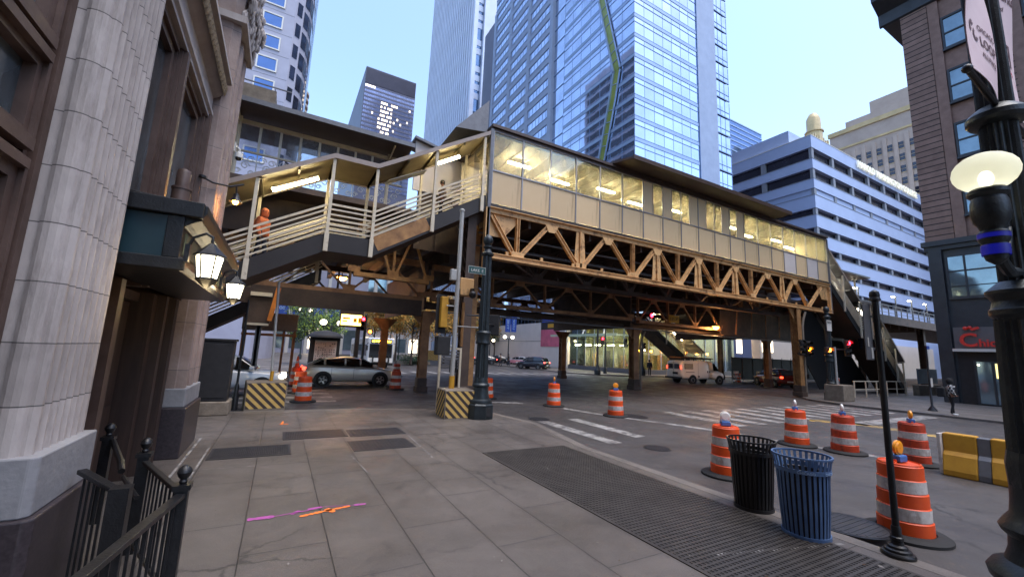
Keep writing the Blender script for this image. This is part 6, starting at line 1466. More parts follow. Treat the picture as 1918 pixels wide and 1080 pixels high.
# ------------------------------------------------------------------ vehicles
M['silver'] = pm('silver_champagne_paint', (186, 178, 168), .04, .6, .3, .25, rgb2=(194, 186, 176), coat=.6)
M['carwhite'] = pm('white_car_paint', (198, 200, 204), .03, .6, .3, 0, coat=.7); M['carblack'] = pm('black_car_paint', (22, 24, 32), .1, .6, .25, .2, coat=.8)
M['carnavy'] = pm('dark_navy_paint', (34, 34, 48), .1, .6, .25, .3, coat=.8); M['carred'] = pm('dark_red_paint', (110, 34, 26), .1, .6, .3, .1, coat=.7); M['carpink'] = pm('pink_wrap', (206, 130, 138), .15, .8, .4)
M['vanwhite'] = pm('white_van_paint', (232, 229, 222), .04, .8, .35, 0, coat=.4); M['darkplastic'] = pm('dark_trim_plastic', (26, 26, 28), .2, 4, .6); M['plate'] = pm('number_plate', (190, 192, 200), .1, 9, .5)
def loft(name, st, mats, parent, n_side=4, smooth=50, sub=1):
    """st: list of (x, [(y, z), ...]) half sections from bottom to top centre; mirrored"""
    mb = MB(); vs = []; k = len(st[0][1])
    for x, sec in st:
        ring = [(x, y, z) for y, z in sec]+[(x, -y, z) for y, z in reversed(sec)]
        vs += ring
    n = 2*k; fs = []
    for i in range(len(st)-1):
        for j in range(n): fs.append((i*n+j, i*n+(j+1) % n, (i+1)*n+(j+1) % n, (i+1)*n+j))
    fs += [tuple(range(n))[::-1], tuple(range((len(st)-1)*n, len(st)*n))]
    mb.add(vs, fs); o = mb.build(name, mats, parent, smooth)
    if sub: m = o.modifiers.new('smooth', 'SUBSURF'); m.levels = sub; m.render_levels = sub
    return o
def car(label, loc, rz, paint, body, cab, wheels, wr=.33, W2=.88, cat='car', name='parked_car', group=None, lights='rear', hl=None, tl=None, bumper=None, doors=(0.0,), extra=None, bed=None):
    """x forward. body: (x, zlow, zdeck, halfwidth); cab: (x, zroof, halfwidth at roof, halfwidth at belt, zbelt)"""
    t = thing(name, label, cat, loc, group, rz)
    st = [(x, [(w*.86, zl), (w*.98, zl+.10), (w, zl+(zd-zl)*.5), (w*.97, zd-.07), (w*.84, zd), (w*.3, zd+.015)]) for x, zl, zd, w in body]
    loft('body', st, M[paint], t)
    st = [(x, [(wb, zb), (wb*.5+wr_*.5+.015, zb+(zr-zb)*.5), (wr_, zr-.05), (wr_*.75, zr), (wr_*.2, zr+.01)]) for x, zr, wr_, wb, zb in cab]
    loft('cabin', st, M[paint], t)
    # glass: offset strips between pillars
    def gl(pts, name='side_window'): MB().add(pts, [tuple(range(len(pts)))]).build(name, M['carglass'], t)
    inner = cab[1:-1]
    for s in (1, -1):
        for a, b in zip(inner, inner[1:]):
            if b[0]-a[0] < .25: continue
            def P(c, f, dx): 
                x, zr, wr_, wb, zb = c; return (x+dx, s*((wb*(1-f)+wr_*f)+.022), zb+.03+(zr-.09-zb)*f)
            P1 = [P(a, .05, .04), P(b, .05, -.04), P(b, .95, -.04), P(a, .95, .04)]
            gl(P1 if s > 0 else P1[::-1])
        # end quarter panes
        for e, i in ((cab[0], inner[0]), (cab[-1], inner[-1])):
            d = 1 if i[0] > e[0] else -1
            pts = [(e[0]+d*.22, s*(i[3]+.02), i[4]+.05), (i[0]-d*.05, s*(i[3]+.02), i[4]+.05), (i[0]-d*.05, s*(i[2]+.025), i[1]-.10), (i[0]-d*.16, s*(i[2]+.03), i[1]-.13)]
            gl(pts)
    for e, i, nm in ((cab[0], inner[0], 'rear_window'), (cab[-1], inner[-1], 'windscreen')):
        d = 1 if e[0] > i[0] else -1
        f0, f1 = .12, .9
        def Q(f, s): return (e[0]+(i[0]-e[0])*f+d*.02, s*(e[3]*(1-f)+i[2]*f-.07), e[4]+(i[1]-.02-e[4])*f+.025)
        gl([Q(f0, 1), Q(f0, -1), Q(f1, -1), Q(f1, 1)], nm)
    for x in wheels:
        for s in (1, -1):
            y = s*(W2-.10)
            w = MB(); w.lathe([(wr*.6, -.1), (wr*.93, -.105), (wr, -.07), (wr, .07), (wr*.93, .105), (wr*.6, .1)], (0, 0, 0), 26, caps=False); xform(w, Matrix.Translation((x, y, wr)) @ Matrix.Rotation(PI/2, 4, 'X'))
            o = w.build('wheel', M['tyre'], t, smooth=True)
            r = MB(); r.lathe([(wr*.64, .06), (wr*.58, .075), (wr*.55, .03), (.05, .045), (.01, .05)], (0, 0, 0), 22, caps=False)
            for k in range(5):
                a = 2*PI*k/5; r.bar((.04*math.cos(a), .04*math.sin(a), .062), (wr*.57*math.cos(a), wr*.57*math.sin(a), .07), .07, .03)
            xform(r, Matrix.Translation((x, y+s*.035, wr)) @ Matrix.Rotation(-s*PI/2, 4, 'X')); r.build('rim', M['rim'], o, smooth=40)
            ar = MB(); ar.lathe([(wr*1.2, -.02), (wr*1.2, .012), (wr*.9, .012)], (0, 0, 0), 26, caps=True); xform(ar, Matrix.Translation((x, s*(W2-.012), wr+.02)) @ Matrix.Rotation(-s*PI/2, 4, 'X')); ar.build('wheel_arch', M['darkplastic'], t)
    xr, xf = body[0][0], body[-1][0]; zt = body[1][2]; zh = body[-2][2]
    for s in (1, -1):
        MB().box(xr-.02 if tl is None else tl[0], (xr+.16 if tl is None else tl[0]+.22), s*(W2-.22)-.09*1, s*(W2-.22)+.12, (zt-.24 if tl is None else tl[1]), (zt-.08 if tl is None else tl[1]+.16)).build('tail_lamp', M['taillight'], t, bevel=.03)
        MB().box(xf-.2 if hl is None else hl[0], xf+.0 if hl is None else hl[0]+.18, s*(W2-.26)-.13, s*(W2-.26)+.13, zh-.22 if hl is None else hl[1], zh-.08 if hl is None else hl[1]+.12).build('headlight', M['headlight'] if lights == 'front' else M['clearlens'], t, bevel=.03)
        MB().box(cab[-1][0]-.42, cab[-1][0]-.24, s*(W2+.04)-.09, s*(W2+.04)+.09, cab[-1][4]+.03, cab[-1][4]+.17).build('wing_mirror', M[paint], t, bevel=.03)
        for d in doors: MB().box(d-.006, d+.006, s*(W2+.002)-.004, s*(W2+.002)+.004, .36, cab[1][4]-.04).build('door_seam', M['darkplastic'], t); MB().box(d+.1, d+.28, s*(W2+.012)-.012, s*(W2+.012)+.012, cab[1][4]-.16, cab[1][4]-.12).build('door_handle', M[paint], t)
    MB().box(xr-.015, xr+.06, -.26, .26, .52, .64).build('number_plate', M['plate'], t); MB().box(xf-.08, xf+.02, -.55, .55, .34, .56).build('grille', M['darkplastic'], t, bevel=.02)
    MB().box(xr-.04, xr+.10, -W2+.1, W2-.1, .26, .42).box(xf-.1, xf+.04, -W2+.1, W2-.1, .22, .33).build('bumper_trim', M['darkplastic'], t, bevel=.02)
    if extra: extra(t)
    return t
sedan_body = [(-2.18, .42, .92, .70), (-2.08, .26, 1.0, .82), (-1.5, .2, 1.03, .875), (-.5, .2, .98, .88), (.6, .2, .96, .88), (1.3, .2, .93, .87), (1.9, .24, .82, .80), (2.14, .34, .68, .66)]
hatch_cab = [(-2.05, 1.02, .6, .70, .96), (-1.25, 1.36, .60, .80, .98), (-.35, 1.45, .62, .82, .97), (.35, 1.42, .60, .82, .95), (1.32, .98, .58, .74, .92)]
p = GZ(603, 724, ZR); p2 = GZ(713, 724, ZR); mid = (p+p2)/2
def roof_fin(t): MB().box(-1.42, -.6, -.3, .3, 1.47, 1.485).build('sunroof', M['carglass'], t)
car('silver hatchback driving right past the striped drums', (mid.x-.05, mid.y+.9, ZR), 0, 'silver', sedan_body, hatch_cab, (-1.3, 1.32), .33, name='hatchback_car', lights='front', doors=(-.95, .05), extra=roof_fin).scale = (1.1, 1.06, 1.08)
suv_body = [(-2.2, .5, 1.02, .72), (-2.12, .32, 1.1, .84), (-1.4, .26, 1.12, .9), (0, .25, 1.06, .91), (1.1, .25, 1.03, .9), (1.8, .28, .95, .84), (2.18, .4, .8, .68)]
suv_cab = [(-2.1, 1.12, .66, .72, 1.06), (-1.7, 1.6, .62, .82, 1.08), (-.5, 1.68, .64, .84, 1.06), (.3, 1.64, .62, .84, 1.04), (1.25, 1.06, .6, .76, 1.02)]
p = GZ(480, 742, ZR)
car('white car with only its bonnet and windscreen showing behind the utility cabinet', (p.x-1.2, p.y+.9, ZR), 0, 'carwhite', suv_body, suv_cab, (-1.3, 1.32), .34, W2=.9, name='parked_car', lights='front')
p = GZ(1010, 692, ZR)
car('dark sport utility car with lit tail lamps beyond the middle of the crossing', (p.x-.4, p.y+1.0, ZR), rad(118), 'carnavy', suv_body, suv_cab, (-1.3, 1.32), .34, W2=.9, group='cars beyond the crossing', name='parked_car')
p = GZ(972, 684, ZR)
car('pale car with a pink wrap on its side, left of the dark sport utility car', (p.x+1.2, p.y+2.0, ZR), rad(122), 'carwhite', sedan_body, hatch_cab, (-1.3, 1.32), .33, group='cars beyond the crossing', extra=lambda t: MB().box(-1.4, 1.3, .893, .9, .36, .86).build('pink_wrap', M['carpink'], t))
p = GZ(915, 683, ZR)
car('black sedan nearest the fluted corner pole in the far row of cars', (p.x, p.y+2, ZR), rad(160), 'carblack', sedan_body, hatch_cab, (-1.3, 1.32), .33, group='cars beyond the crossing')
car('black car farthest right in the far row, half hidden behind the two walkers', (p.x+5.4, p.y+8, ZR), rad(150), 'carblack', sedan_body, hatch_cab, (-1.3, 1.32), .33, group='cars beyond the crossing')
car('dark car at the back of the far row with a pale windscreen', (p.x+1.0, p.y+13, ZR), rad(160), 'carnavy', sedan_body, hatch_cab, (-1.3, 1.32), .33, group='cars beyond the crossing')
p = GZ(1480, 728, ZR)
car('dark red car parked with its tail to the camera by the construction fence', (p.x+1.2, p.y+1.9, ZR), rad(60), 'carred', suv_body, suv_cab, (-1.3, 1.32), .36, W2=.9)
# white van with ladders
p = GZ(1298, 719, ZR)
t = thing('cargo_van', 'white cargo van with loaded roof rack seen from its rear corner', 'van', (0, 0, ZR), None, rad(-7)); rt = t
vb = [(-2.75, .5, 1.98, .93), (-2.68, .42, 2.06, .98), (-1.8, .4, 2.1, 1.0), (0, .4, 2.1, 1.0), (.95, .4, 2.08, .99)]
st = [(x, [(w*.92, zl), (w, zl+.12), (w, 1.15), (w*.93, zd-.2), (w*.8, zd-.03), (w*.3, zd)]) for x, zl, zd, w in vb]
loft('body', st, M['vanwhite'], t, smooth=40, sub=1)
st = [(x, [(w*.92, zl), (w, zl+.12), (w, zl+(zd-zl)*.5), (w*.95, zd-.1), (w*.8, zd), (w*.3, zd+.02)]) for x, zl, zd, w in [(.9, .4, 1.2, .99), (1.7, .4, 1.2, .98), (2.35, .42, 1.1, .94), (2.62, .5, .95, .8)]]
loft('bonnet', st, M['vanwhite'], t, smooth=40)
st = [(x, [(.97, 1.1), (.95, 1.1+(zr-1.1)*.5), (.86, zr-.08), (.7, zr), (.2, zr+.01)]) for x, zr in [(.9, 2.08), (1.0, 2.06), (1.2, 1.95), (1.85, 1.2)]]
loft('cab', st, M['vanwhite'], t, smooth=40)
for s in (1, -1):
    MB().add([(1.0, s*.985, 1.22), (1.72, s*.985, 1.22), (1.22, s*.9, 1.86), (1.0, s*.9, 1.9)], [(0, 1, 2, 3)]).build('side_window', M['carglass'], t)
    MB().box(-2.4, -1.45, s*.965-.02, s*.965+.02, 1.3, 1.78).build('side_window', M['carglass'], t); 
    sh = MB()
    for k in range(6): sh.box(-2.38, -1.47, s*.99-.004, s*.99+.004, 1.33+k*.075, 1.355+k*.075)
    sh.build('window_bars', M['vanwhite'], t)
    MB().box(-2.3, -1.3, s*1.0-.008, s*1.0+.008, 1.02, 1.06).box(-.9, -.7, s*1.0-.01, s*1.0+.01, .62, .74).box(.25, .32, s*1.0-.02, s*1.0+.02, 1.02, 1.2).box(.5, .57, s*1.0-.02, s*1.0+.02, 1.02, 1.2).build('trim', M['darkplastic'], t)
    MB().box(.4, .41, s*1.0-.006, s*1.0+.006, .5, 1.95).box(-.85, -.84, s*1.0-.006, s*1.0+.006, .5, 1.95).build('door_seam', M['steelgrey'], t)
    MB().box(-2.775, -2.70, s*.86-.06, s*.86+.06, 1.3, 1.56).build('tail_lamp', M['taillight'], t, bevel=.02)
    MB().add([(-2.765, s*.08, 1.3), (-2.765, s*.72, 1.3), (-2.76, s*.66, 1.74), (-2.76, s*.08, 1.74)], [(0, 1, 2, 3)]).build('rear_window', M['carglass'], t)
    for x in (-1.5, 1.75):
        w = MB(); w.lathe([(.2, -.12), (.33, -.12), (.36, -.08), (.36, .08), (.33, .12), (.2, .12)], (0, 0, 0), 24, caps=False); xform(w, Matrix.Translation((x, s*.88, .36)) @ Matrix.Rotation(PI/2, 4, 'X')); o = w.build('wheel', M['tyre'], t, smooth=True)
        r = MB(); r.lathe([(.22, .07), (.19, .085), (.06, .06), (.01, .07)], (0, 0, 0), 20, caps=False); xform(r, Matrix.Translation((x, s*.93, .36)) @ Matrix.Rotation(-s*PI/2, 4, 'X')); r.build('rim', M['rim'], o, smooth=True)
        a = MB(); a.lathe([(.44, -.02), (.44, .012)], (0, 0, 0), 24); xform(a, Matrix.Translation((x, s*.995, .38)) @ Matrix.Rotation(-s*PI/2, 4, 'X')); a.build('wheel_arch', M['darkplastic'], t)
MB().box(-2.90, -2.70, -.95, .95, .42, .6).build('bumper', M['darkplastic'], t, bevel=.02); MB().box(-2.79, -2.76, -.5, .1, .82, 1.02).build('number_plate', M['darkplastic'], t)
MB().box(2.6, 2.68, -.8, .8, .5, .85).build('grille', M['darkplastic'], t); MB().box(-2.775, -2.765, -.01, .01, .62, 1.95).build('door_seam', M['steelgrey'], t)
rk = MB()
for x in (-2.4, -1.2, 0, .8): rk.box(x-.03, x+.03, -.9, .9, 2.2, 2.26).box(x-.03, x+.03, -.88, -.82, 2.05, 2.2).box(x-.03, x+.03, .82, .88, 2.05, 2.2)
rk.box(-2.7, 1.1, -.92, -.86, 2.26, 2.34).box(-2.7, 1.1, .86, .92, 2.26, 2.34); rk.build('roof_rack', M['darkplastic'], t)
ld = MB()
for y in (-.55, -.2): ld.box(-2.95, 1.25, y-.03, y+.03, 2.27, 2.36)
for k in range(12): ld.box(-2.8+k*.34, -2.76+k*.34, -.52, -.23, 2.29, 2.33)
ld.tube((-2.9, .3, 2.33), (1.1, .3, 2.33), .06).tube((-2.6, .5, 2.32), (.9, .5, 2.32), .05); ld.build('ladder', M['tanrust'], t)
# place: rear right wheel at (32,24.3), heading slightly south of east
a = rad(-7); c_, s_ = math.cos(a), math.sin(a); wx, wy = -1.5, -.98
t.location = (p.x-(wx*c_-wy*s_), p.y-(wx*s_+wy*c_), ZR)
# bus
t = thing('city_bus', 'white city bus with an amber destination sign waiting behind the reddish column', 'bus', (8.9, 42.5, ZR), None, -PI/2)
MB().box(-11, .0, -1.28, 1.28, .35, 3.0).build('body', M['carwhite'], t, bevel=.12)
MB().box(.0, .03, -1.1, 1.1, 1.05, 2.4).build('windscreen', M['carglass'], t, bevel=.01); MB().box(.0, .05, -1.0, 1.0, 2.5, 2.86).build('destination_box', M['blackmatte'], t)
tm, w = text_mb('62 HARRISON', .26, .01, True); tm.v = [(.06, -.9+v[0]*1.8/w, 2.58+v[2]) for v in tm.v]; tm.build('lettering', em('amber_led_letters', (255, 170, 40), 3), t)
for s in (1, -1):
    MB().box(.0, .05, s*.95-.16, s*.95+.16, .62, .86).build('headlight', M['headlight'], t, bevel=.03); MB().box(-10.5, -.5, s*1.285-.005, s*1.285+.005, 1.2, 2.3).build('side_windows', M['carglass'], t)
    MB().path([(0, s*1.2, 2.5), (.35, s*1.4, 2.45), (.35, s*1.42, 2.2)], .03, 6).box(.28, .42, s*1.42-.1, s*1.42+.1, 1.75, 2.2).build('mirror', M['blackmatte'], t)
    for x in (-2.6, -8.5):
        w_ = MB(); w_.lathe([(.3, -.13), (.48, -.13), (.5, -.1), (.5, .1), (.48, .13), (.3, .13)], (0, 0, 0), 22); xform(w_, Matrix.Translation((x, s*1.15, .5)) @ Matrix.Rotation(PI/2, 4, 'X')); w_.build('wheel', M['tyre'], t, smooth=True)
MB().box(.0, .12, -1.25, 1.25, .32, .58).build('bumper', M['darkplastic'], t, bevel=.03); MB().box(.03, .06, -1.2, 1.2, .45, 1.02).build('front_panel', M['vanwhite'], t)
MB().box(.12, .5, -.8, .8, .6, .66).box(.12, .5, -.8, -.72, .66, 1.2).box(.12, .5, .72, .8, .66, 1.2).build('bicycle_rack', M['black'], t)
# ------------------------------------------------------------------ people
def skin_mesh(name, joints, edges, mats, parent, pick=None, sub=1):
    """joints: list of (x,y,z,r); one continuous skinned surface, then frozen to a mesh"""
    me = bpy.data.meshes.new(name); me.from_pydata([j[:3] for j in joints], edges, []); me.update()
    o = bpy.data.objects.new(name, me); COL.objects.link(o)
    o.modifiers.new('skin', 'SKIN'); sv = me.skin_vertices[0].data
    for i, j in enumerate(joints): sv[i].radius = (j[3], j[4] if len(j) > 4 else j[3])
    sv[0].use_root = True
    s = o.modifiers.new('sub', 'SUBSURF'); s.levels = sub; s.render_levels = sub
    dg = bpy.context.evaluated_depsgraph_get(); m2 = bpy.data.meshes.new_from_object(o.evaluated_get(dg))
    bpy.data.objects.remove(o); bpy.data.meshes.remove(me)
    m2.materials.clear()
    for m in mats: m2.materials.append(m)
    m2.polygons.foreach_set('use_smooth', [True]*len(m2.polygons))
    if pick:
        for p in m2.polygons: p.material_index = pick(p.center)
    r = bpy.data.objects.new(name, m2); COL.objects.link(r); r.parent = parent; return r
M['plaid'] = None
def plaid_mat():
    m, nt, b = newmat('black_white_plaid'); N = nt.nodes.new; L = nt.links.new
    tc = N('ShaderNodeTexCoord'); ck = N('ShaderNodeTexChecker'); ck.inputs['Scale'].default_value = 9; ck.inputs['Color1'].default_value = (.5, .49, .47, 1); ck.inputs['Color2'].default_value = (.03, .03, .035, 1)
    n = N('ShaderNodeTexNoise'); n.inputs['Scale'].default_value = 3; v = N('ShaderNodeVectorMath'); v.operation = 'SCALE'; v.inputs[3].default_value = .06
    v2 = N('ShaderNodeVectorMath'); v2.operation = 'ADD'; L(tc.outputs['Object'], n.inputs['Vector']); L(n.outputs['Color'], v.inputs[0]); L(tc.outputs['Object'], v2.inputs[0]); L(v.outputs[0], v2.inputs[1]); L(v2.outputs[0], ck.inputs['Vector'])
    L(ck.outputs['Color'], b.inputs['Base Color']); b.inputs['Roughness'].default_value = .9; return m
M['plaid'] = plaid_mat(); M['cloth_black'] = pm('black_cloth', (24, 24, 27), .2, 6, .9); M['cloth_orange'] = pm('orange_hooded_fabric', (196, 104, 62), .2, 7, .9, bump=.6); M['cloth_blue'] = pm('purple_blue_cloth', (66, 58, 120), .1, 5, .9)
M['hivis'] = pm('lime_safety_vest', (178, 214, 60), .1, 6, .8); M['denim'] = pm('dark_denim', (38, 42, 56), .15, 6, .9); M['shoe'] = pm('white_shoes', (206, 206, 204), .05, 9, .7); M['cloth_brown'] = pm('brown_plaid_coat', (96, 74, 62), .35, 9, .9, rgb2=(150, 132, 118)); M['hair'] = pm('dark_hair', (26, 20, 18), .2, 20, .7)
def person(label, loc, rz, h=1.72, jacket='cloth_black', legs='cloth_black', shoe='cloth_black', skin='skin', stride=.0, hood=None, pack=None, arms='down', group=None, lean=0):
    t = thing('person', label, 'person', loc, group, rz); k = h/1.75     # faces +x
    J = lambda x, y, z, r, r2=None: (x*k, y*k, z*k, r*k, (r2 or r)*k)
    st = stride
    j = [J(0, 0, .95, .13, .15), J(lean*.3, 0, 1.15, .12, .16), J(lean*.7, 0, 1.38, .11, .17), J(lean, 0, 1.5, .055), J(lean+.01, 0, 1.57, .05), J(lean+.03, 0, 1.66, .095), J(lean+.02, 0, 1.73, .075)]
    e = [(0, 1), (1, 2), (2, 3), (3, 4), (4, 5), (5, 6)]
    for s in (1, -1):
        b = len(j); d = st*s
        j += [J(0, .09*s, .86, .085), J(d*.55+.02, .095*s, .5, .062), J(d*1.0-(.06 if d < 0 else 0), .095*s, .1, .045), J(d+.06, .1*s, .045, .04), J(d+.19, .105*s, .035, .032)]
        e += [(0, b), (b, b+1), (b+1, b+2), (b+2, b+3), (b+3, b+4)]
        b = len(j)
        if arms == 'pocket': A = [(lean, .2, 1.4), (-.06, .25, 1.13), (.10, .17, .96), (.15, .13, .94)]
        elif arms == 'front': A = [(lean, .2, 1.4), (-.02, .24, 1.14), (.22, .14, 1.12), (.29, .10, 1.14)]
        else: A = [(lean, .2, 1.4), (-.03-d*.25, .235, 1.13), (.06-d*.5, .24, .88), (.09-d*.5, .235, .80)]
        j += [J(A[0][0], A[0][1]*s, A[0][2], .058), J(A[1][0], A[1][1]*s, A[1][2], .045), J(A[2][0], A[2][1]*s, A[2][2], .032), J(A[3][0], A[3][1]*s, A[3][2], .036, .02)]
        e += [(2, b), (b, b+1), (b+1, b+2), (b+2, b+3)]
        w = Vector(A[3])-Vector(A[2]); w.normalize(); hb = b+3
        for f in range(5):                      # four fingers and a thumb
            o_ = (-.028+.018*f) if f < 4 else .036; L_ = (.072, .084, .08, .062, .05)[f]
            base = Vector(A[3])+w*(.03 if f < 4 else -.01)+Vector((o_*.7, 0, o_*.3)); tip = base+w*L_*.6+Vector((.01, -.012 if f < 4 else .0, 0)); t2 = tip+w*L_*.4+Vector((0, -.018, 0))
            i0 = len(j); j += [J(base.x, base.y*s, base.z, .010), J(tip.x, tip.y*s, tip.z, .009), J(t2.x, t2.y*s, t2.z, .007)]; e += [(hb, i0), (i0, i0+1), (i0+1, i0+2)]
    def pick(c):
        z = c.z/k; y = abs(c.y)/k
        if z < .085: return 2
        if z < .93 and y < .17: return 1
        return 0
    body = skin_mesh('body', j, e, [M[skin], M[legs], M[shoe]], t, pick)
    jj = [J(0, 0, .86, .145, .17), J(0, 0, 1.0, .145, .17), J(lean*.3, 0, 1.18, .155, .2), J(lean*.7, 0, 1.38, .14, .2), J(lean, 0, 1.5, .075)]
    ee = [(0, 1), (1, 2), (2, 3), (3, 4)]
    i = 7
    for s in (1, -1):
        a = [x for x in j[i+5:i+8]]; b = len(jj)
        jj += [(q_[0], q_[1], q_[2], q_[3]+.032*k, q_[4]+.032*k) for q_ in a]; ee += [(3, b), (b, b+1), (b+1, b+2)]
        i += 9+15
    skin_mesh('jacket', jj, ee, [M[jacket]], t)
    hd = MB(); hc = Vector((lean+.03, 0, 1.675))*k
    if hood:
        hd.lathe([(.09, -.17), (.125, -.1), (.128, 0), (.11, .08), (.06, .125), (.005, .14)], (hc.x-.035, hc.y, hc.z), 14); hd.build('hood', M[hood], t, smooth=True)
    else:
        hd.lathe([(.085, -.07), (.103, -.01), (.1, .05), (.07, .1), (.005, .118)], (hc.x-.02, hc.y, hc.z+.01), 14); hd.build('hair', M['hair'], t, smooth=True)
    fc = MB(); fx_ = hc.x+.088*k
    fc.lathe([(.008, -.02), (.016, -.008), (.004, .03)], (fx_+.004, 0, hc.z-.01), 8, caps=False); fc.build('nose', M[skin], t, smooth=True)
    ey = MB()
    for s in (1, -1): ey.ball((fx_-.012, s*.034, hc.z+.025), .012, 8, 6)
    ey.build('eyes', M['hair'], t, smooth=True); MB().box(fx_-.01, fx_+.003, -.024, .024, hc.z-.062, hc.z-.052).build('mouth', M['carred'], t)
    er = MB()
    for s in (1, -1): er.ball((hc.x-.005, s*.098*k, hc.z-.005), .026, 8, 6)
    er.build('ears', M[skin], t, smooth=True)
    if pack:
        pk = MB().box(-.34, -.15, -.15, .15, 1.0, 1.42); xform(pk, Matrix.Scale(k, 4)); pk.build('backpack', M[pack], t, bevel=.05)
    return t
p = GZ(1786, 777, 0)
person('person in a black and white plaid jacket with a dark backpack on the right pavement', p, rad(-55), 1.66, 'plaid', 'cloth_black', 'shoe', 'skin', .05, 'cloth_black', None, 'pocket')
t = thing('backpack', 'black backpack worn by the person in the plaid jacket', 'backpack', (p.x-.2, p.y+.3, .95)); q = W(t)
q('bag', MB().box(p.x-.36, p.x-.08, p.y+.12, p.y+.42, .82, 1.28), M['cloth_black'], bevel=.06); q('strap', MB().path([(p.x-.1, p.y+.2, 1.25), (p.x+.0, p.y+.12, 1.4), (p.x+.1, p.y+.0, 1.3)], .02, 6), M['cloth_black'])
p = GZ(1217, 704, ZR); person('person all in black standing at the kerb left of the white van', (p.x, p.y, ZR), rad(200), 1.9, hood='cloth_black')
p = GZ(937, 686, ZR); person('left one of two walkers in dark coats crossing in front of the far cars', (p.x, p.y, ZR), rad(150), 1.85, 'cloth_brown', 'denim', stride=.12, group='walkers by the far cars')
p = GZ(952, 686, ZR); person('right one of two walkers in dark coats crossing in front of the far cars', (p.x, p.y, ZR), rad(150), 1.8, 'cloth_black', 'denim', stride=-.12, group='walkers by the far cars')
p = GY(493, 425, YF+.75); zs = 1.35+(5.45-1.35)*(p.x+6.2)/(.98+6.2); person('person in an orange hooded top coming down the left stair', (p.x, YF+.75, zs+.1), rad(-35), 1.9, 'cloth_orange', 'denim', skin='skind', stride=.1, hood='cloth_orange', pack='cloth_orange')
p = GY(828, 365, YF+.9); zs = 5.45+(8.1-5.45)*(p.x-2.42)/(6.75-2.42); person('person in a patterned coat and black trousers near the top of the left stair', (p.x, YF+.9, zs+.1), rad(180), 1.7, 'cloth_brown', 'cloth_black', stride=.1)
p = GY(1606, 574, YF+.7); person('person in purple coming down the right covered stair', (p.x, YF+.7, 8.05-(p.x-34.85)*(3.45/4.45)+.12), rad(0), 1.7, 'cloth_blue', 'denim', stride=.1)
p = GZ(1574, 732, 0); person('road worker in a lime safety vest behind the fluted pole at the far corner', (p.x+.3, p.y+1.5, 0), rad(200), 1.75, 'hivis', 'denim', arms='front')
p = GZ(1537, 735, 0); person('bent worker in a dark jacket beside the ochre column at the far corner', (p.x, p.y+1.0, 0), rad(30), 1.6, 'cloth_black', 'denim', arms='front', lean=.25)
# ------------------------------------------------------------------ trees
def leaf_mats(nm, cols): return [pm(f'{nm}_leaves', c, .25, 3, .75) for c in cols]
LG = [pm('dark_green_leaves', (44, 62, 40), .25, 2, .7), pm('green_leaves', (66, 92, 44), .25, 2, .7), pm('yellow_green_leaves', (128, 150, 50), .2, 2, .7)]
LA = [pm('ochre_autumn_leaves', (166, 124, 46), .25, 2, .7), pm('olive_autumn_leaves', (104, 100, 46), .25, 2, .7), pm('orange_autumn_leaves', (190, 128, 40), .2, 2, .7)]
M['bark'] = pm('tree_bark', (66, 54, 46), .25, 8, .9, bump=.4)
def tree(label, x, y, h, r, mats, n=2600, seed=1, zc=.62, cat='tree', z0=0, lf=.16):
    rr = random.Random(seed); t = thing('street_tree', label, cat, (x, y, z0), 'street trees'); 
    limbs = []
    tk = MB().path([(0, 0, 0), (.05, 0, h*.25), (.0, .05, h*.45), (.05, .05, h*.8)], [.16, .12, .1, .03], 8)
    for i in range(9):
        a = rr.uniform(0, 2*PI); z = h*rr.uniform(.3, .6); L_ = r*rr.uniform(.6, .95); e = (math.cos(a)*L_, math.sin(a)*L_, z+rr.uniform(.15, .35)*h)
        tk.path([(0, 0, z), (e[0]*.5, e[1]*.5, z+(e[2]-z)*.6), e], [.07, .04, .015], 6); limbs.append(Vector(e))
    tk.build('trunk', M['bark'], t, smooth=True)
    cl = [(L_, r*rr.uniform(.28, .45)) for L_ in limbs]+[(Vector((rr.uniform(-.6, .6)*r, rr.uniform(-.6, .6)*r, h*rr.uniform(.45, .95))), r*rr.uniform(.25, .45)) for _ in range(12)]
    mb = MB()
    for i in range(n):
        c, cr = rr.choice(cl); d = Vector((rr.gauss(0, 1), rr.gauss(0, 1), rr.gauss(0, .8))); d = d.normalized()*cr*rr.random()**.4; p = c+d
        u = Vector((rr.gauss(0, 1), rr.gauss(0, 1), rr.gauss(0, 1))).normalized(); v = u.orthogonal().normalized(); s = lf*rr.uniform(.6, 1.4)
        mb.add([p-u*s*.5, p+v*s*.28, p+u*s*.5, p-v*s*.28], [(0, 1, 2, 3)], rr.choices(range(len(mats)), (5, 4, 2))[0])
    mb.build('crown', mats, t); return t
E1 = GY(585, 640, 46); tree('dark green street tree left of the advertising screen', E1.x, 46, 6.2, 2.9, LG, 6500, 3, lf=.2)
E1 = GY(622, 640, 44); tree('brighter yellow-green small tree just left of the advertising screen', E1.x-.6, 43.5, 5.2, 1.5, LG[1:]+LG[:1], 2200, 5)
for i, (px, Y, h_) in enumerate(((742, 60, 10.5), (800, 66, 11.5), (848, 58, 10))):
    E1 = GY(px, 640, Y); tree(('autumn tree directly above the bus, leftmost of the golden trees', 'golden autumn tree in the middle, right of the bus', 'rightmost golden tree beside the yellow signal back')[i], E1.x, Y, h_, 4.2, LA, 7000, 11+i, lf=.3)
E1 = GY(935, 640, 72); tree('dark green tree between the fluted pole and the poster wall', E1.x, 74, 9.5, 3.6, LG, 5000, 21, lf=.3)
for px, Y, lb in ((772, 50, 'small golden tree in front, just right of the bus roof'), (833, 52, 'small golden tree in front of the far striped block')):
    E1 = GY(px, 640, Y); tree(lb, E1.x, Y, 7.6, 3.0, LA, 5500, px, lf=.24)
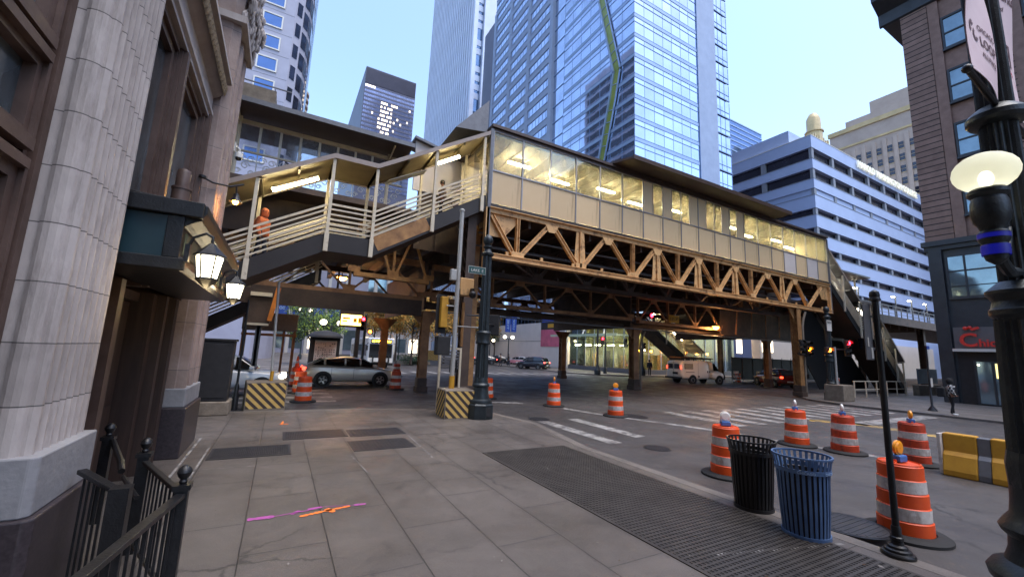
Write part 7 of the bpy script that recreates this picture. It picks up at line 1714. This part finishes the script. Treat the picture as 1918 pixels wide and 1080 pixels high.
E1 = GY(700, 640, 78); tree('golden tree farthest left, behind the orange hand signal', E1.x, 78, 11, 4.2, LA, 5000, 25, lf=.3)
E1 = GY(905, 640, 64); tree('golden-green tree half hidden behind the fluted corner pole', E1.x, 66, 9, 3.6, LA[1:]+LG[:1], 5000, 27, lf=.28)
def shrub(label, x, y, h, r, seed):
    rr = random.Random(seed); t = thing('planter_shrub', label, 'shrub', (x, y, 0), 'shrubs in the far planter'); mb = MB()
    for i in range(700):
        d = Vector((rr.gauss(0, .5)*r, rr.gauss(0, .5)*r, abs(rr.gauss(.3, .25))*h)); u = Vector((rr.gauss(0, 1), rr.gauss(0, 1), rr.gauss(0, 1))).normalized(); v = u.orthogonal().normalized()
        mb.add([d-u*.1, d+v*.05, d+u*.1, d-v*.05], [(0, 1, 2, 3)], rr.randint(0, 1))
    mb.build('foliage', LG, t)
    MB().box(-r*1.2, r*1.2, -.6, .6, 0, .4).build('planter', M['concrete'], t)
for i, px in enumerate((762, 785)):
    E1 = GY(px, 668, 52); shrub(('dark shrub in the planter left, nearest the bus', 'dark shrub in the planter right, next to the far striped block')[i], E1.x, 52, 1.6, 1.1, 31+i)
E1 = GZ(811, 674, 0); block('far striped concrete block at the end of the planter', E1.x, E1.y+.6, rad(-20), 2.2, 2.0, 1.7, 'SW')
# ------------------------------------------------------------------ street furniture beyond the crossing
t = thing('map_kiosk', 'dark street kiosk with an arched roof and a white printed panel', 'kiosk', GY(603, 690, 37)); q = W(t)
kx = t.location.x; q('body', MB().box(kx-1.1, kx+1.1, 36.4, 37.4, 0, 2.6), M['blackmatte']); q('roof', MB().lathe([(1.35, 0), (1.3, .15), (.9, .45), (.05, .6)], (kx, 36.9, 2.6), 20), M['blackmatte'], smooth=30)
q('panel', MB().box(kx-.75, kx+.85, 36.36, 36.395, .3, 2.35), M['panelw'])
ms_ = MB(); rr = random.Random(8)
for i in range(9):
    for k in range(11):
        if rr.random() < .7: ms_.box(kx-.68+i*.165, kx-.68+i*.165+rr.uniform(.05, .13), 36.345, 36.358, .42+k*.165, .42+k*.165+rr.uniform(.04, .1))
q('print', ms_, M['steelgrey'])
t = thing('advert_screen', 'bright yellow advertising screen on a dark pole', 'screen', GY(658, 690, 34)); q = W(t); a, b = GY(640, 588, 34), GY(676, 610, 34); ax = (a.x+b.x)/2
q('pole', MB().box(b.x-.3, b.x-.0, 34.1, 34.4, 0, a.z), M['blackmatte']); q('case', MB().box(a.x-.1, b.x+.15, 34, 34.3, b.z-.15, a.z+.5), M['darkstringer'], bevel=.03); q('screen', MB().box(a.x, b.x, 33.96, 33.99, b.z, a.z), em('yellow_led_screen', (255, 214, 92), 1.6))
sc = MB().box(a.x+.1, ax-.1, 33.93, 33.955, a.z-.35, a.z-.22).box(a.x+.1, ax-.3, 33.93, 33.955, a.z-.55, a.z-.45).box(ax+.15, ax+.4, 33.93, 33.955, b.z+.25, b.z+.55).box(ax+.5, ax+.75, 33.93, 33.955, b.z+.2, b.z+.6); q('screen_print', sc, M['amberdull'])
def globe_lamp(label, px, py, Y, n=2):
    a = GY(px, py, Y); t = thing('globe_lamp', label, 'street lamp', (a.x, Y, 0), 'globe street lamps'); q = W(t)
    q('pole', MB().lathe([(.22, 0), (.2, .5), (.1, .7), (.08, a.z-.3)], (a.x, Y, 0), 12), M['lampgreen'], smooth=True)
    q('arm', MB().box(a.x-.75, a.x+.75, Y-.04, Y+.04, a.z-.35, a.z-.27), M['lampgreen'])
    for s in (-1, 1): q('globe', MB().ball((a.x+s*.7, Y, a.z), .28, 14, 10, sz=.85), M['bulbwhite'], smooth=True)
for lb, px, py, Y in (('globe lamp with two white globes beside the green tree, left of the yellow screen', 622, 604, 40), ('globe lamp above the dark tree at the far left of the hoardings', 572, 580, 60), ('first globe lamp glowing among the golden leaves, left', 735, 592, 66), ('second globe lamp glowing among the golden leaves, right', 752, 590, 72), ('globe lamp in front of the poster wall', 953, 631, 58), ('globe lamp far behind the fluted corner pole', 918, 637, 70), ('globe lamp right of the red signal in the middle', 1134, 608, 38)): globe_lamp(lb, px, py, Y)
def signal_post(label, px, py, Y, z0, heads, base=True, r=.11, ztop=None):
    a = GY(px, py, Y); t = thing('signal_post', label, 'traffic signal', (a.x, Y, z0), 'traffic signals'); q = W(t); zt = ztop or a.z
    q('post', MB().lathe([(.34, 0), (.34, .5), (.28, .6), (.18, .9), (r, 1.1), (r*.9, zt-z0), (.02, zt-z0+.12)], (a.x, Y, z0), 14), M['lampgreen'], smooth=30)
    for hx, hy, on, n in heads:
        c = GY(hx, hy, Y-.35); signal_head(q, c.x, Y-.35, c.z, (-.4, -1, 0), on, n); q('bracket', MB().tube((c.x, Y-.3, c.z), (a.x, Y, c.z), .03), M['black'])
    return t
signal_post('black signal post with a red light in front of the lit lobby', 1120, 590, 35.5, 0, [(1128, 640, (0, 'red_on'), 3), (1172, 642, None, 3)])
signal_post('signal post with a small red light and an orange hand, left of the reddish column', 686, 590, 32.5, ZR, [(681, 606, (0, 'red_on'), 3), (694, 621, (0, 'hand_on'), 1)])
signal_post('dark signal post with a white walk light left of the person in black', 1203, 620, 35.0, 0, [(1206, 650, (2, 'bulbwhite'), 3)])
# far right corner: fluted pole, signals, concrete block
eb = GZ(1560, 749, 0); t, q = fluted_pole('fluted black pole with signals and a small white sign at the far right corner', eb.x, eb.y, GY(1555, 575, eb.y).z, .42, .17)
X_ = eb.x; Y_ = eb.y
c = GY(1551, 655, Y_-.45); signal_head(q, c.x, Y_-.45, c.z, (-.6, -1, 0), (0, 'hand_on'), 1)
c = GY(1588, 655, Y_-.2); signal_head(q, c.x, Y_-.2, c.z+.1, (-.6, -1, 0), (0, 'red_on'), 3); q('arm', MB().tube((c.x, Y_-.15, c.z), (X_, Y_, c.z), .04), M['black'])
a, b = GY(1548, 599, Y_-.25), GY(1558, 620, Y_-.25); q('white_sign', MB().box(a.x, b.x, Y_-.26, Y_-.24, b.z, a.z), M['white'])
tm, w = text_mb('NO', .22, .004, True); tm.v = [(a.x+.04+v[0]*.8*(b.x-a.x)/w, Y_-.27+v[1], b.z+.45+v[2]) for v in tm.v]; q('sign_print', tm, M['black'])
c = GY(1503, 655, YF-.35)
t = thing('column_signal', 'traffic signal with a lit amber lens mounted on the ochre column under the station house', 'traffic signal', (30.1, YF-.35, 3.4)); q = W(t)
signal_head(q, c.x-.25, YF-.45, c.z+.15, (-.7, -.7, 0), None, 3); c2 = GY(1513, 653, YF-.4); signal_head(q, c2.x, YF-.4, c2.z, (-.35, -1, 0), (1, 'amber_on'), 3)
q('mount', MB().box(29.6, 30.6, YF-.2, YF-.13, c.z-.3, c.z-.2), M['black'])
a = GZ(1578, 752, 0); t = thing('concrete_block', 'plain grey concrete block beside the fluted pole at the far right corner', 'concrete block', (a.x+.5, a.y, 0)); q = W(t)
q('block', MB().box(a.x+.0, a.x+1.35, a.y-.1, a.y+.9, 0, .95), M['concrete'], bevel=.04); q('pipe', MB().tube((a.x+.5, a.y+.4, .95), (a.x+.5, a.y+.4, 3.2), .06), M['galv'], smooth=True)
a = GZ(1747, 769, 0); t = thing('thin_sign_post', 'thin post with small white notices on the right pavement beside the waiting person', 'sign post', (a.x, a.y, 0)); q = W(t)
q('post', MB().lathe([(.2, 0), (.18, .06), (.05, .25), (.04, 3.3)], (a.x, a.y, 0), 12), M['black'], smooth=True); q('notice', MB().box(a.x-.06, a.x+.24, a.y-.08, a.y-.06, 2.35, 3.1).box(a.x-.08, a.x+.16, a.y-.08, a.y-.06, 1.2, 1.65), M['white']); q('notice_head', MB().box(a.x-.1, a.x+.22, a.y-.08, a.y-.06, 3.12, 3.3), M['bluehoard'])
M['orangelift'] = pm('amber_painted_frame', (206, 120, 40), .15, 4, .6)
# scaffold platform and grey box on the left, cone, no-entry items
t = thing('grey_container', 'grey cabin raised on a scaffold frame above the far left pavement', 'cabin', (-.5, 30, 0)); q = W(t)
a, b = GY(513, 586, 30), GY(556, 621, 30); q('cabin', MB().box(a.x-1.6, b.x, 30, 32.2, b.z, a.z), M['steelgrey'], bevel=.03)
for x in (a.x-1.5, (a.x+b.x)/2, b.x-.1): q('scaffold_leg', MB().box(x-.06, x+.06, 30.05, 30.17, 0, b.z).box(x-.06, x+.06, 32, 32.12, 0, b.z).bar((x, 30.1, .3), (x, 32.05, b.z-.2), .05, .05), M['rust'])
q('scaffold_beam', MB().box(a.x-1.6, b.x, 30.0, 30.12, b.z-.35, b.z-.2), M['rust'])
t = thing('work_lift', 'orange and dark lift cage with folded frame hanging under the left stair', 'lift cage', (-1, 20, 3)); q = W(t)
a, b = GY(470, 548, 19.5), GY(503, 610, 19.5); q('cage', MB().box(a.x, b.x, 19.5, 20.6, b.z+.1, b.z+1.5), M['darksteel']); q('orange_upright', MB().bar((b.x, 19.4, b.z+.2), (b.x+.2, 19.4, a.z+.3), .17, .1), M['orangelift']); q('rungs', MB().box(a.x, b.x, 19.4, 19.48, a.z-.1, a.z+.05).box(a.x, b.x, 19.4, 19.48, b.z, b.z+.09), M['cream'])
q('mast', MB().box(a.x+.3, a.x+.45, 20.0, 20.15, ZR, b.z+.1).box(b.x-.4, b.x-.25, 20.0, 20.15, ZR, b.z+.1), M['steelgrey'])
t = thing('traffic_cone', 'small red cone standing on top of the drum behind the silver car', 'traffic cone', GZ(552, 722, ZR)+Vector((0, 0, .95))); q = W(t); o_ = t.location
q('cone', MB().lathe([(.17, 0), (.17, .03), (.12, .04), (.09, .2), (.075, .3), (.035, .55), (.03, .56)], o_, 16), M['orange'], smooth=30); q('collar', MB().lathe([(.098, .2), (.08, .31)], o_, 16, caps=False), M['reflect'], smooth=True)
